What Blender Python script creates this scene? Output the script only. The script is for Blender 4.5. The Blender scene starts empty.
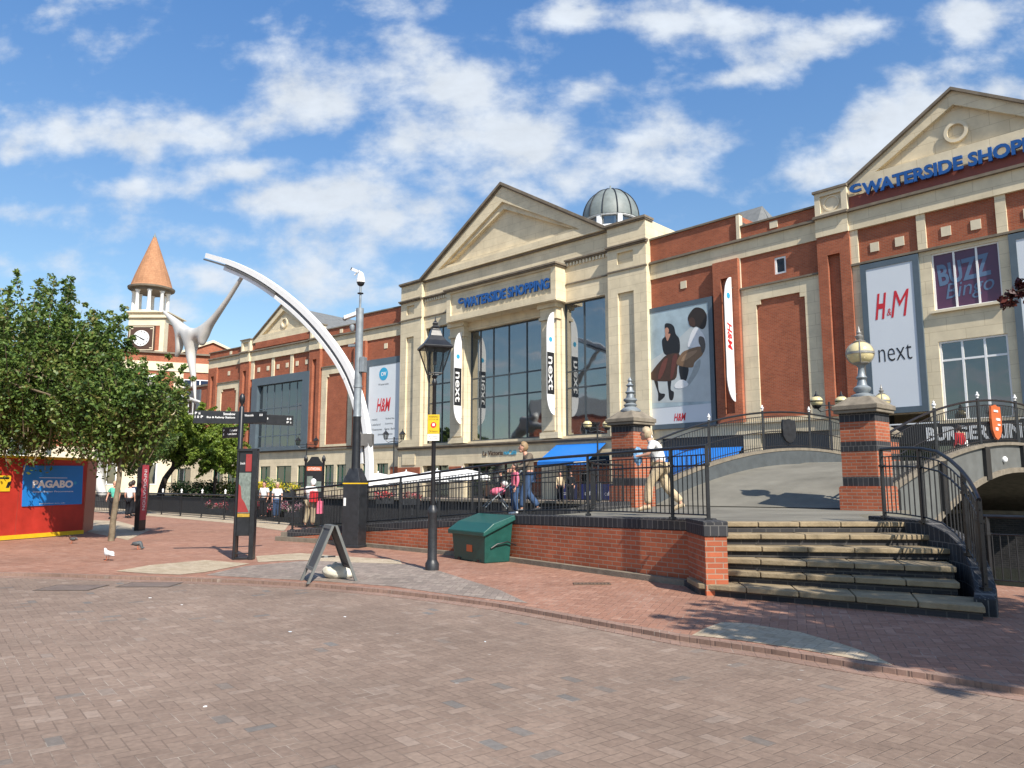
import bpy, bmesh, math, random
from mathutils import Vector, Matrix, Quaternion
R=math.radians
random.seed(7)
D=bpy.data; SC=bpy.context.scene; COL=SC.collection
# ---------------------------------------------------------------- camera, sky, sun, exposure
FPX=759.0; HOR=484.0; CH=1.6
PIT=math.atan((HOR-384)/FPX)
cam=D.objects.new('camera',D.cameras.new('camera')); COL.objects.link(cam)
cam.location=(0,0,CH); cam.rotation_euler=(math.pi/2+PIT,0,0)
cam.data.sensor_width=36; cam.data.lens=FPX/1024*36; cam.data.clip_end=3000; cam.data.clip_start=.05
SC.camera=cam
SC.view_settings.view_transform='Standard'; SC.view_settings.look='None'
SC.view_settings.exposure=0.72; SC.view_settings.gamma=1; SC.view_settings.use_curve_mapping=False
SUN_EL=R(43.5); TS=Vector((.47,-.883,0)).normalized()
TOSUN=Vector((TS.x*math.cos(SUN_EL),TS.y*math.cos(SUN_EL),math.sin(SUN_EL)))
sun=D.objects.new('sun',D.lights.new('sun','SUN')); COL.objects.link(sun)
sun.data.energy=4.6; sun.data.angle=R(.53); sun.data.color=(1,.93,.82)
sun.rotation_euler=TOSUN.to_track_quat('Z','Y').to_euler()
W=D.worlds.new('World'); SC.world=W; W.use_nodes=True
SKY_STR=.12
CLOUDS=[(103,48,48,22,0,.75),(100,132,85,24,-8,.85),(240,125,115,34,6,.9),(375,72,115,38,12,1.0),(455,90,75,42,0,.9),(330,110,70,30,0,.9),
(563,15,60,22,0,.8),(700,22,95,32,5,.95),(835,42,95,30,12,.9),(975,22,60,38,0,.9),(250,175,75,18,0,.8),(375,215,100,42,-8,1.0),(330,255,90,28,0,.7),
(520,148,85,40,12,1.0),(600,95,60,30,0,.7),(680,140,95,28,5,.9),(30,215,44,16,0,.85),(150,190,70,12,0,.5),(190,235,90,16,0,.6),(60,262,110,14,0,.45),
(340,285,110,26,0,.55),(700,188,60,14,0,.8),(905,125,110,34,18,.95),(1000,95,60,36,20,.85),(840,160,80,20,15,.9),(640,175,110,20,0,.7),(12,150,30,20,0,.6),
(200,275,120,20,0,.4),(440,170,60,50,0,.7),(940,70,60,20,15,.6),(730,80,50,14,0,.5),(560,190,50,20,0,.6),(280,205,60,16,0,.7)]
def sky():
    nt=W.node_tree; N=nt.nodes; L=nt.links; N.clear()
    out=N.new('ShaderNodeOutputWorld'); bg=N.new('ShaderNodeBackground'); bg.inputs[1].default_value=SKY_STR
    st=N.new('ShaderNodeTexSky'); st.sky_type='NISHITA'; st.sun_disc=False; st.sun_elevation=SUN_EL
    st.sun_rotation=math.atan2(TOSUN.x,TOSUN.y); st.air_density=1.0; st.dust_density=.5; st.ozone_density=2.0; st.altitude=0
    tc=N.new('ShaderNodeTexCoord'); sp=N.new('ShaderNodeSeparateXYZ'); L.new(tc.outputs['Generated'],sp.inputs[0])
    def M(op,a,b=None,c=None,clamp=False):
        n=N.new('ShaderNodeMath'); n.operation=op; n.use_clamp=clamp
        for i,v in enumerate((a,b,c)):
            if v is None: continue
            if isinstance(v,(int,float)): n.inputs[i].default_value=v
            else: L.new(v,n.inputs[i])
        return n.outputs[0]
    x,y,z=sp.outputs
    yy=M('MAXIMUM',y,.08)
    u=M('DIVIDE',x,yy); v=M('DIVIDE',z,yy)
    cb=N.new('ShaderNodeCombineXYZ'); L.new(u,cb.inputs[0]); L.new(v,cb.inputs[1])
    # general altocumulus coordinates, a flat layer seen from below
    zz=M('ADD',M('MAXIMUM',z,0.0),.14)
    cp=N.new('ShaderNodeCombineXYZ'); L.new(M('DIVIDE',x,zz),cp.inputs[0]); L.new(M('DIVIDE',y,zz),cp.inputs[1])
    def noise(vec,scale,det,rough,dist=0,loc=(0,0,0),sc=(1,1,1)):
        mp=N.new('ShaderNodeMapping'); mp.inputs['Location'].default_value=loc; mp.inputs['Scale'].default_value=sc
        L.new(vec,mp.inputs[0]); n=N.new('ShaderNodeTexNoise'); n.inputs['Scale'].default_value=scale; n.inputs['Detail'].default_value=det
        n.inputs['Roughness'].default_value=rough; n.inputs['Distortion'].default_value=dist; L.new(mp.outputs[0],n.inputs[0]); return n
    # wobble for blob edges
    wn=noise(cb.outputs[0],7,3,.5,0,(3,1,0))
    wv=N.new('ShaderNodeVectorMath'); wv.operation='MULTIPLY_ADD'; L.new(wn.outputs['Color'],wv.inputs[0]); wv.inputs[1].default_value=(.12,.08,0)
    sub=N.new('ShaderNodeVectorMath'); sub.operation='SUBTRACT'; L.new(cb.outputs[0],sub.inputs[0]); sub.inputs[1].default_value=(.06,.04,0)
    L.new(sub.outputs[0],wv.inputs[2]); P=wv.outputs[0]
    acc=None
    for cx,cy,rx,ry,a,s in CLOUDS:
        c_,s_=math.cos(PIT),math.sin(PIT); q=384-cy; dy=c_*FPX-s_*q
        uu=(cx-512)/dy; vv=(s_*FPX+c_*q)/dy
        mp=N.new('ShaderNodeMapping'); mp.vector_type='TEXTURE'
        mp.inputs['Location'].default_value=(uu,vv,0); mp.inputs['Rotation'].default_value=(0,0,R(a)); mp.inputs['Scale'].default_value=(rx*1.5/FPX,ry*1.5/FPX,1)
        L.new(P,mp.inputs[0]); ln=N.new('ShaderNodeVectorMath'); ln.operation='LENGTH'; L.new(mp.outputs[0],ln.inputs[0])
        r=N.new('ShaderNodeMapRange'); r.interpolation_type='SMOOTHSTEP'; L.new(ln.outputs['Value'],r.inputs[0])
        for i,val in enumerate((1.0,0.0,0.0,s)): r.inputs[i+1].default_value=val
        acc=r.outputs[0] if acc is None else M('SUBTRACT',M('ADD',acc,r.outputs[0]),M('MULTIPLY',acc,r.outputs[0]))
    # outside the front the layer is plain noise
    n1=noise(cp.outputs[0],1.1,5,.55,.3)
    front=N.new('ShaderNodeMapRange'); L.new(y,front.inputs[0]); front.inputs[1].default_value=.1; front.inputs[2].default_value=.35
    gen=N.new('ShaderNodeMapRange'); gen.interpolation_type='SMOOTHSTEP'; L.new(n1.outputs[0],gen.inputs[0]); gen.inputs[1].default_value=.45; gen.inputs[2].default_value=.7
    mx=N.new('ShaderNodeMix'); mx.data_type='FLOAT'; L.new(front.outputs[0],mx.inputs[0]); L.new(gen.outputs[0],mx.inputs[2]); L.new(acc,mx.inputs[3])
    cover=mx.outputs[0]
    # streaky puffs, elongated along the horizon
    n2=noise(cb.outputs[0],19,7,.62,.1,(1,2,0),(.55,1.0,1)); n3=noise(cb.outputs[0],4.2,4,.55,.2,(5,0,0),(.8,1.2,1))
    n5=noise(cb.outputs[0],11,6,.56,.08,(2,7,0),(.75,1.0,1))
    d=M('ADD',M('MULTIPLY',cover,.44),M('MULTIPLY',n2.outputs[0],.42)); d=M('ADD',d,M('MULTIPLY',n3.outputs[0],.2)); d=M('ADD',d,M('MULTIPLY',n5.outputs[0],1.35))
    dens=N.new('ShaderNodeMapRange'); dens.interpolation_type='SMOOTHSTEP'; L.new(d,dens.inputs[0])
    for i,val in enumerate((.985,1.43,0.0,.97)): dens.inputs[i+1].default_value=val
    # cloud brightness: thicker = slightly whiter, faint grey undersides
    cr=N.new('ShaderNodeMapRange'); L.new(n2.outputs[0],cr.inputs[0]); cr.inputs[1].default_value=.3; cr.inputs[2].default_value=.7; cr.inputs[3].default_value=.86; cr.inputs[4].default_value=1.04
    cc=N.new('ShaderNodeVectorMath'); cc.operation='SCALE'; cc.inputs[0].default_value=(4.0,4.35,4.8); L.new(cr.outputs[0],cc.inputs['Scale'])
    # sky blue a little richer
    tint=N.new('ShaderNodeMix'); tint.data_type='RGBA'; tint.blend_type='MULTIPLY'; tint.inputs[0].default_value=1
    tr_=N.new('ShaderNodeMapRange'); L.new(z,tr_.inputs[0]); tr_.inputs[1].default_value=.12; tr_.inputs[2].default_value=.55
    tm=N.new('ShaderNodeMix'); tm.data_type='RGBA'; L.new(tr_.outputs[0],tm.inputs[0]); tm.inputs[6].default_value=(.78,.80,.72,1); tm.inputs[7].default_value=(.62,.88,1.08,1)
    L.new(st.outputs[0],tint.inputs[6]); L.new(tm.outputs[2],tint.inputs[7])
    mix=N.new('ShaderNodeMix'); mix.data_type='RGBA'; L.new(dens.outputs[0],mix.inputs[0]); L.new(tint.outputs[2],mix.inputs[6]); L.new(cc.outputs[0],mix.inputs[7])
    L.new(mix.outputs[2],bg.inputs[0]); L.new(bg.outputs[0],out.inputs[0])
    W.cycles.sampling_method='MANUAL'; W.cycles.sample_map_resolution=512
sky()
# ---------------------------------------------------------------- measuring: a pixel of the photo -> a point of the place
def tr(px,py):
    c,s=math.cos(PIT),math.sin(PIT); q=384-py
    dy=c*FPX-s*q; dz=s*FPX+c*q
    return (px-512)/dy, dz/dy
def at(px,py,Y):
    a,b=tr(px,py); return Vector((a*Y,Y,CH+b*Y))
def gz(px,py,z=0.0):
    a,b=tr(px,py); Y=(z-CH)/b; return Vector((a*Y,Y,z))
class Seg:
    def __init__(s,p0,head):
        h=R(head); s.p0=p0; s.u=(math.sin(h),-math.cos(h)); s.i=(math.cos(h),math.sin(h)); s.rot=math.atan2(s.u[1],s.u[0])
    def px(s,x,y,off=0.0):
        a,b=tr(x,y); qx=s.p0[0]+s.i[0]*off; qy=s.p0[1]+s.i[1]*off
        Y=(qx*s.i[0]+qy*s.i[1])/(a*s.i[0]+s.i[1]); X=a*Y
        return ((X-qx)*s.u[0]+(Y-qy)*s.u[1], CH+b*Y)
    def w(s,a,off,z): return Vector((s.p0[0]+s.u[0]*a+s.i[0]*off, s.p0[1]+s.u[1]*a+s.i[1]*off, z))
    def m(s,a=0,off=0,z=0): return Matrix.Translation(s.w(a,off,z))@Matrix.Rotation(s.rot,4,'Z')
_c=at(645.5,241,45)
SP=Seg((_c[0],_c[1]),46.5)
PL=-23.9
SR=Seg(SP.w(0,.5,0)[:2],42.8)
SL=Seg(SP.w(PL,.5,0)[:2],51.0)
# ---------------------------------------------------------------- mesh helpers
class MB:
    def __init__(s): s.v=[]; s.f=[]; s.mi=[]; s.cur=0
    def add(s,vs,fs):
        o=len(s.v); s.v+= [tuple(p) for p in vs]
        for f in fs: s.f.append(tuple(i+o for i in f)); s.mi.append(s.cur)
        return s
    def box(s,x0,x1,y0,y1,z0,z1,m=None):
        vs=[Vector(p) for p in ((x0,y0,z0),(x1,y0,z0),(x1,y1,z0),(x0,y1,z0),(x0,y0,z1),(x1,y0,z1),(x1,y1,z1),(x0,y1,z1))]
        if m is not None: vs=[m@p for p in vs]
        return s.add(vs,[(3,2,1,0),(4,5,6,7),(0,1,5,4),(1,2,6,5),(2,3,7,6),(3,0,4,7)])
    def prism(s,poly,z0,z1):          # poly list of (x,y), z1 may be a list
        n=len(poly); a=sum(poly[i][0]*poly[(i+1)%n][1]-poly[(i+1)%n][0]*poly[i][1] for i in range(n))
        idx=list(range(n)); 
        if a<0: idx.reverse()
        zt=z1 if isinstance(z1,(list,tuple)) else [z1]*n
        zb=z0 if isinstance(z0,(list,tuple)) else [z0]*n
        vs=[(poly[i][0],poly[i][1],zb[i]) for i in idx]+[(poly[i][0],poly[i][1],zt[i]) for i in idx]
        fs=[tuple(reversed(range(n))),tuple(range(n,2*n))]+[(i,(i+1)%n,(i+1)%n+n,i+n) for i in range(n)]
        return s.add(vs,fs)
    def vprism(s,poly,y0,y1):         # poly list of (x,z) in the facade plane, from depth y0 (front) to y1
        n=len(poly); a=sum(poly[i][0]*poly[(i+1)%n][1]-poly[(i+1)%n][0]*poly[i][1] for i in range(n))
        p=list(poly) if a>0 else list(reversed(poly))
        vs=[(x,y0,z) for x,z in p]+[(x,y1,z) for x,z in p]
        fs=[tuple(range(n)),tuple(reversed(range(n,2*n)))]+[((i+1)%n,i,i+n,(i+1)%n+n) for i in range(n)]
        return s.add(vs,fs)
    def tube(s,pts,rad,n=8,cap=True,closed=False):
        pts=[Vector(p) for p in pts]; rs=rad if isinstance(rad,(list,tuple)) else [rad]*len(pts)
        o=len(s.v); k=len(pts); up=None
        for i,p in enumerate(pts):
            t=(pts[min(i+1,k-1)]-pts[max(i-1,0)]).normalized()
            if up is None:
                up=Vector((0,0,1)) if abs(t.z)<.9 else Vector((1,0,0))
            a=t.cross(up)
            if a.length<1e-4: a=t.cross(Vector((0,1,0)))
            a.normalize(); b=a.cross(t).normalized(); up=b
            for j in range(n):
                th=2*math.pi*j/n; s.v.append(tuple(p+a*math.cos(th)*rs[i]+b*math.sin(th)*rs[i]))
        for i in range(k-1):
            for j in range(n):
                s.f.append((o+i*n+j,o+i*n+(j+1)%n,o+(i+1)*n+(j+1)%n,o+(i+1)*n+j)); s.mi.append(s.cur)
        if cap:
            s.f.append(tuple(o+j for j in reversed(range(n)))); s.mi.append(s.cur)
            s.f.append(tuple(o+(k-1)*n+j for j in range(n))); s.mi.append(s.cur)
        return s
    def sweep(s,pts,w,h,flat=True,base=False):   # rectangular bar along a path: w across, h upright
        pts=[Vector(p) for p in pts]; o=len(s.v); k=len(pts)
        for i,p in enumerate(pts):
            t=pts[min(i+1,k-1)]-pts[max(i-1,0)]; t2=Vector((t.x,t.y,0)).normalized(); a=Vector((t2.y,-t2.x,0))
            z0=0 if base else -h/2; z1=h if base else h/2
            for dx,dz in ((-w/2,z0),(w/2,z0),(w/2,z1),(-w/2,z1)): s.v.append(tuple(p+a*dx+Vector((0,0,dz))))
        for i in range(k-1):
            for j in range(4): s.f.append((o+i*4+j,o+i*4+(j+1)%4,o+(i+1)*4+(j+1)%4,o+(i+1)*4+j)); s.mi.append(s.cur)
        s.f.append((o+3,o+2,o+1,o)); s.f.append(tuple(o+(k-1)*4+j for j in range(4))); s.mi+= [s.cur]*2
        return s
    def lathe(s,prof,c=(0,0,0),n=16,ang=0):
        c=Vector(c); o=len(s.v); k=len(prof)
        for r,z in prof:
            for j in range(n):
                th=2*math.pi*j/n+ang; s.v.append((c.x+r*math.cos(th),c.y+r*math.sin(th),c.z+z))
        for i in range(k-1):
            for j in range(n): s.f.append((o+i*n+j,o+i*n+(j+1)%n,o+(i+1)*n+(j+1)%n,o+(i+1)*n+j)); s.mi.append(s.cur)
        s.f.append(tuple(o+j for j in reversed(range(n)))); s.f.append(tuple(o+(k-1)*n+j for j in range(n))); s.mi+=[s.cur]*2
        return s
    def ball(s,c,r,n=12,m=8,sc=(1,1,1)):
        prof=[(max(.001,r*math.sin(math.pi*i/m)),-r*math.cos(math.pi*i/m)*sc[2]) for i in range(m+1)]
        o=len(s.v); s.lathe(prof,c,n)
        c=Vector(c)
        for i in range(o,len(s.v)):
            p=s.v[i]; s.v[i]=(c.x+(p[0]-c.x)*sc[0],c.y+(p[1]-c.y)*sc[1],p[2])
        return s
    def xf(s,m): s.v=[tuple(m@Vector(p)) for p in s.v]; return s
    def build(s,name,mat,parent=None,smooth=False,bevel=0,mw=None,lock=None):
        me=D.meshes.new(name); me.from_pydata(s.v,[],s.f)
        mats=mat if isinstance(mat,(list,tuple)) else [mat]
        for m in mats: me.materials.append(m)
        if len(mats)>1:
            for p,i in zip(me.polygons,s.mi): p.material_index=min(i,len(mats)-1)
        if smooth:
            me.polygons.foreach_set('use_smooth',[True]*len(me.polygons)); 
            try: me.set_sharp_from_angle(angle=R(40))
            except Exception: pass
        me.update()
        o=D.objects.new(name,me); COL.objects.link(o)
        if parent: o.parent=parent
        if mw is not None: o.matrix_basis=mw
        if bevel:
            b=o.modifiers.new('Bevel','BEVEL'); b.width=bevel; b.segments=2; b.limit_method='ANGLE'; b.angle_limit=R(40)
        return o
def tag(o,label=None,cat=None,group=None,kind=None):
    if label: o['label']=label
    if cat: o['category']=cat
    if group: o['group']=group
    if kind: o['kind']=kind
    return o
def thing(name,label,cat,mw=None,group=None,loc=None):
    o=D.objects.new(name,None); COL.objects.link(o); o.empty_display_size=.2
    if loc is not None: o.location=loc
    if mw is not None: o.matrix_basis=mw
    return tag(o,label,cat,group)
def copy_tree(o,parent=None):
    c=o.copy(); COL.objects.link(c); c.parent=parent
    for ch in [k for k in D.objects if k.parent==o]: copy_tree(ch,c)
    return c
# ---------------------------------------------------------------- materials
def nodes(name):
    m=D.materials.new(name); m.use_nodes=True; nt=m.node_tree; b=nt.nodes['Principled BSDF']; return m,nt.nodes,nt.links,b
def lin(c):
    return tuple(((x/255)/12.92 if x/255<=.04045 else ((x/255+.055)/1.055)**2.4) for x in c)
def paint(name,col,rough=.5,metal=0,var=.12,scale=6,bump=.0,spec=.5,streak=0,coat=0):
    m,N,L,b=nodes(name)
    tc=N.new('ShaderNodeTexCoord'); mp=N.new('ShaderNodeMapping'); L.new(tc.outputs['Object'],mp.inputs[0])
    if streak: mp.inputs['Scale'].default_value=(1,1,.18)
    n=N.new('ShaderNodeTexNoise'); n.inputs['Scale'].default_value=scale; n.inputs['Detail'].default_value=6; n.inputs['Roughness'].default_value=.6; L.new(mp.outputs[0],n.inputs[0])
    mr=N.new('ShaderNodeMapRange'); L.new(n.outputs[0],mr.inputs[0]); mr.inputs[1].default_value=.3; mr.inputs[2].default_value=.72; mr.inputs[3].default_value=1-var; mr.inputs[4].default_value=1+var*.6
    v=N.new('ShaderNodeVectorMath'); v.operation='SCALE'; v.inputs[0].default_value=col; L.new(mr.outputs[0],v.inputs['Scale']); L.new(v.outputs[0],b.inputs['Base Color'])
    r2=N.new('ShaderNodeMapRange'); L.new(n.outputs[0],r2.inputs[0]); r2.inputs[3].default_value=max(0,rough-.1); r2.inputs[4].default_value=min(1,rough+.1); L.new(r2.outputs[0],b.inputs['Roughness'])
    b.inputs['Metallic'].default_value=metal; b.inputs['Specular IOR Level'].default_value=spec; b.inputs['Coat Weight'].default_value=coat
    if bump:
        n2=N.new('ShaderNodeTexNoise'); n2.inputs['Scale'].default_value=scale*8; n2.inputs['Detail'].default_value=4; L.new(tc.outputs['Object'],n2.inputs[0])
        bp=N.new('ShaderNodeBump'); bp.inputs['Strength'].default_value=bump; bp.inputs['Distance'].default_value=.02; L.new(n2.outputs[0],bp.inputs['Height']); L.new(bp.outputs[0],b.inputs['Normal'])
    return m
def brick(name,c1,c2,mortar,bw=.225,bh=.075,ms=.010,bump=.4,stain=.25):
    m,N,L,b=nodes(name)
    tc=N.new('ShaderNodeTexCoord'); g=N.new('ShaderNodeNewGeometry'); sp=N.new('ShaderNodeSeparateXYZ'); L.new(g.outputs['Position'],sp.inputs[0]); sn=N.new('ShaderNodeSeparateXYZ'); L.new(g.outputs['True Normal'],sn.inputs[0])
    def M(op,x,y):
        n=N.new('ShaderNodeMath'); n.operation=op
        for i,v in enumerate((x,y)):
            if isinstance(v,(int,float)): n.inputs[i].default_value=v
            else: L.new(v,n.inputs[i])
        return n
    a=M('ADD',M('SUBTRACT',M('MULTIPLY',sp.outputs[1],sn.outputs[0]).outputs[0],M('MULTIPLY',sp.outputs[0],sn.outputs[1]).outputs[0]).outputs[0],M('MULTIPLY',M('GREATER_THAN',M('ABSOLUTE',sn.outputs[2],0).outputs[0],.5).outputs[0],sp.outputs[0]).outputs[0])
    cb=N.new('ShaderNodeCombineXYZ'); L.new(a.outputs[0],cb.inputs[0]); L.new(sp.outputs[2],cb.inputs[1])
    t=N.new('ShaderNodeTexBrick'); L.new(cb.outputs[0],t.inputs[0]); t.inputs['Scale'].default_value=1; t.inputs['Brick Width'].default_value=bw; t.inputs['Row Height'].default_value=bh
    t.inputs['Mortar Size'].default_value=ms; t.inputs['Mortar Smooth'].default_value=.3; t.inputs['Color1'].default_value=(*c1,1); t.inputs['Color2'].default_value=(*c2,1); t.inputs['Mortar'].default_value=(*mortar,1); t.inputs['Bias'].default_value=0
    n=N.new('ShaderNodeTexNoise'); n.inputs['Scale'].default_value=.9; n.inputs['Detail'].default_value=7; n.inputs['Roughness'].default_value=.65; L.new(tc.outputs['Object'],n.inputs[0])
    mr=N.new('ShaderNodeMapRange'); L.new(n.outputs[0],mr.inputs[0]); mr.inputs[1].default_value=.3; mr.inputs[2].default_value=.7; mr.inputs[3].default_value=1-stain; mr.inputs[4].default_value=1+stain*.5
    v=N.new('ShaderNodeVectorMath'); v.operation='SCALE'; L.new(t.outputs[0],v.inputs[0]); L.new(mr.outputs[0],v.inputs['Scale']); L.new(v.outputs[0],b.inputs['Base Color'])
    b.inputs['Roughness'].default_value=.85; b.inputs['Specular IOR Level'].default_value=.25
    bp=N.new('ShaderNodeBump'); bp.invert=True; bp.inputs['Strength'].default_value=bump; bp.inputs['Distance'].default_value=.01; L.new(t.outputs['Fac'],bp.inputs['Height']); L.new(bp.outputs[0],b.inputs['Normal'])
    return m
def herring(name,cols,joint,cell=.1,rot=0,stain=.3,jf=.6,jw=.055):
    """block paving in herringbone: 2x1 blocks, random tone per block"""
    m,N,L,b=nodes(name)
    def M(op,a,b_=None,c=None):
        n=N.new('ShaderNodeMath'); n.operation=op
        for i,v in enumerate((a,b_,c)):
            if v is None: continue
            if isinstance(v,(int,float)): n.inputs[i].default_value=v
            else: L.new(v,n.inputs[i])
        return n.outputs[0]
    g=N.new('ShaderNodeNewGeometry'); mp=N.new('ShaderNodeMapping'); mp.inputs['Rotation'].default_value=(0,0,R(rot)); mp.inputs['Scale'].default_value=(1/cell,1/cell,1)
    mp.vector_type='POINT'; L.new(g.outputs['Position'],mp.inputs[0]); sp=N.new('ShaderNodeSeparateXYZ'); L.new(mp.outputs[0],sp.inputs[0])
    x,y=sp.outputs[0],sp.outputs[1]
    i=M('FLOOR',x); j=M('FLOOR',y); fx=M('SUBTRACT',x,i); fy=M('SUBTRACT',y,j)
    k=M('FLOORED_MODULO',M('SUBTRACT',i,j),4.0)
    hor=M('LESS_THAN',k,1.5); m1=M('COMPARE',k,1.0,.1); m2=M('COMPARE',k,2.0,.1)
    # block id
    bi=M('SUBTRACT',i,m1); bj=M('SUBTRACT',j,m2)
    # position inside the block along/across
    al=M('ADD',M('MULTIPLY',hor,M('ADD',fx,m1)),M('MULTIPLY',M('SUBTRACT',1,hor),M('ADD',fy,m2)))
    ac=M('ADD',M('MULTIPLY',hor,fy),M('MULTIPLY',M('SUBTRACT',1,hor),fx))
    e1=M('MINIMUM',al,M('SUBTRACT',2,al)); e2=M('MINIMUM',ac,M('SUBTRACT',1,ac)); e=M('MINIMUM',e1,e2)
    jm=N.new('ShaderNodeMapRange'); jm.interpolation_type='SMOOTHSTEP'; L.new(e,jm.inputs[0]); jm.inputs[1].default_value=jw*.4; jm.inputs[2].default_value=jw*1.3; jm.inputs[3].default_value=1; jm.inputs[4].default_value=0
    cb=N.new('ShaderNodeCombineXYZ'); L.new(bi,cb.inputs[0]); L.new(bj,cb.inputs[1]); wn=N.new('ShaderNodeTexWhiteNoise'); L.new(cb.outputs[0],wn.inputs[0])
    cr=N.new('ShaderNodeValToRGB'); cr.color_ramp.interpolation='LINEAR'
    for q,(p,c) in enumerate(cols):
        if q<2: el=cr.color_ramp.elements[q]; el.position=p
        else: el=cr.color_ramp.elements.new(p)
        el.color=(*c,1)
    L.new(wn.outputs['Value'],cr.inputs[0])
    n=N.new('ShaderNodeTexNoise'); n.inputs['Scale'].default_value=.35; n.inputs['Detail'].default_value=8; n.inputs['Roughness'].default_value=.68; L.new(g.outputs['Position'],n.inputs[0])
    mr=N.new('ShaderNodeMapRange'); L.new(n.outputs[0],mr.inputs[0]); mr.inputs[1].default_value=.3; mr.inputs[2].default_value=.7; mr.inputs[3].default_value=1-stain; mr.inputs[4].default_value=1+stain*.6
    n3=N.new('ShaderNodeTexNoise'); n3.inputs['Scale'].default_value=22; n3.inputs['Detail'].default_value=5; L.new(g.outputs['Position'],n3.inputs[0])
    mr3=N.new('ShaderNodeMapRange'); L.new(n3.outputs[0],mr3.inputs[0]); mr3.inputs[1].default_value=.3; mr3.inputs[2].default_value=.7; mr3.inputs[3].default_value=.86; mr3.inputs[4].default_value=1.12
    s1=N.new('ShaderNodeVectorMath'); s1.operation='SCALE'; L.new(cr.outputs[0],s1.inputs[0]); L.new(M('MULTIPLY',mr.outputs[0],mr3.outputs[0]),s1.inputs['Scale'])
    # joints: mostly dark dirt, in places filled with pale sand
    n4=N.new('ShaderNodeTexNoise'); n4.inputs['Scale'].default_value=1.3; n4.inputs['Detail'].default_value=5; n4.inputs['Roughness'].default_value=.7; L.new(g.outputs['Position'],n4.inputs[0])
    sand=N.new('ShaderNodeMapRange'); L.new(n4.outputs[0],sand.inputs[0]); sand.inputs[1].default_value=.5; sand.inputs[2].default_value=.64
    jc=N.new('ShaderNodeMix'); jc.data_type='RGBA'; L.new(sand.outputs[0],jc.inputs[0]); jc.inputs[6].default_value=(*joint,1); jc.inputs[7].default_value=(.42,.36,.30,1)
    mx=N.new('ShaderNodeMix'); mx.data_type='RGBA'; L.new(M('MULTIPLY',jm.outputs[0],jf),mx.inputs[0]); L.new(s1.outputs[0],mx.inputs[6]); L.new(jc.outputs[2],mx.inputs[7])
    # trodden gum and grit spots
    vo=N.new('ShaderNodeTexVoronoi'); vo.inputs['Scale'].default_value=1.7; L.new(g.outputs['Position'],vo.inputs[0])
    sp1=N.new('ShaderNodeMapRange'); L.new(vo.outputs['Distance'],sp1.inputs[0]); sp1.inputs[1].default_value=.028; sp1.inputs[2].default_value=.04; sp1.inputs[3].default_value=.45; sp1.inputs[4].default_value=0
    mx2=N.new('ShaderNodeMix'); mx2.data_type='RGBA'; L.new(sp1.outputs[0],mx2.inputs[0]); L.new(mx.outputs[2],mx2.inputs[6]); mx2.inputs[7].default_value=(.42,.40,.37,1)
    L.new(mx2.outputs[2],b.inputs['Base Color']); b.inputs['Roughness'].default_value=.8; b.inputs['Specular IOR Level'].default_value=.3
    bp=N.new('ShaderNodeBump'); bp.invert=True; bp.inputs['Strength'].default_value=.5; bp.inputs['Distance'].default_value=.006; L.new(jm.outputs[0],bp.inputs['Height']); L.new(bp.outputs[0],b.inputs['Normal'])
    return m
def leafmat(name,cols,trans=.35):
    m,N,L,b=nodes(name); g=N.new('ShaderNodeNewGeometry'); cr=N.new('ShaderNodeValToRGB')
    for q,(p,c) in enumerate(cols):
        if q<2: el=cr.color_ramp.elements[q]; el.position=p
        else: el=cr.color_ramp.elements.new(p)
        el.color=(*c,1)
    cn=N.new('ShaderNodeTexNoise'); cn.inputs['Scale'].default_value=1.1; cn.inputs['Detail'].default_value=2; L.new(g.outputs['Position'],cn.inputs[0]); ca=N.new('ShaderNodeMapRange'); L.new(cn.outputs[0],ca.inputs[0]); ca.inputs[1].default_value=.35; ca.inputs[2].default_value=.65; ca.inputs[3].default_value=-.28; ca.inputs[4].default_value=.28
    cm=N.new('ShaderNodeMath'); cm.operation='ADD'; cm.use_clamp=True; L.new(g.outputs['Random Per Island'],cm.inputs[0]); L.new(ca.outputs[0],cm.inputs[1]); L.new(cm.outputs[0],cr.inputs[0]); L.new(cr.outputs[0],b.inputs['Base Color']); b.inputs['Roughness'].default_value=.5; b.inputs['Specular IOR Level'].default_value=.4
    t=N.new('ShaderNodeBsdfTranslucent'); L.new(cr.outputs[0],t.inputs[0]); mx=N.new('ShaderNodeMixShader'); mx.inputs[0].default_value=trans
    L.new(b.outputs[0],mx.inputs[1]); L.new(t.outputs[0],mx.inputs[2]); L.new(mx.outputs[0],N['Material Output'].inputs[0]); return m
def glass(name,tint=(.35,.45,.5),see=.55,ior=1.9):
    m,N,L,b=nodes(name); b.inputs['Base Color'].default_value=(.012,.02,.03,1); b.inputs['Roughness'].default_value=.03; b.inputs['IOR'].default_value=ior
    t=N.new('ShaderNodeBsdfTransparent'); t.inputs[0].default_value=(*tint,1); mx=N.new('ShaderNodeMixShader'); mx.inputs[0].default_value=see
    n=N.new('ShaderNodeTexNoise'); n.inputs['Scale'].default_value=.5; tc=N.new('ShaderNodeTexCoord'); L.new(tc.outputs['Object'],n.inputs[0]); bp=N.new('ShaderNodeBump'); bp.inputs['Strength'].default_value=.2; bp.inputs['Distance'].default_value=.05
    L.new(n.outputs[0],bp.inputs['Height']); L.new(bp.outputs[0],b.inputs['Normal'])
    L.new(b.outputs[0],mx.inputs[1]); L.new(t.outputs[0],mx.inputs[2]); L.new(mx.outputs[0],N['Material Output'].inputs[0]); return m
M_={}
M_['cream']=brick('cream_render',(.70,.60,.42),(.675,.575,.40),(.50,.41,.27),bw=1.5,bh=.6,ms=.011,bump=.25,stain=.2)
M_['cream2']=paint('pale_stone',(.68,.59,.43),.8,var=.12,scale=1.2,bump=.1,spec=.2)
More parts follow.
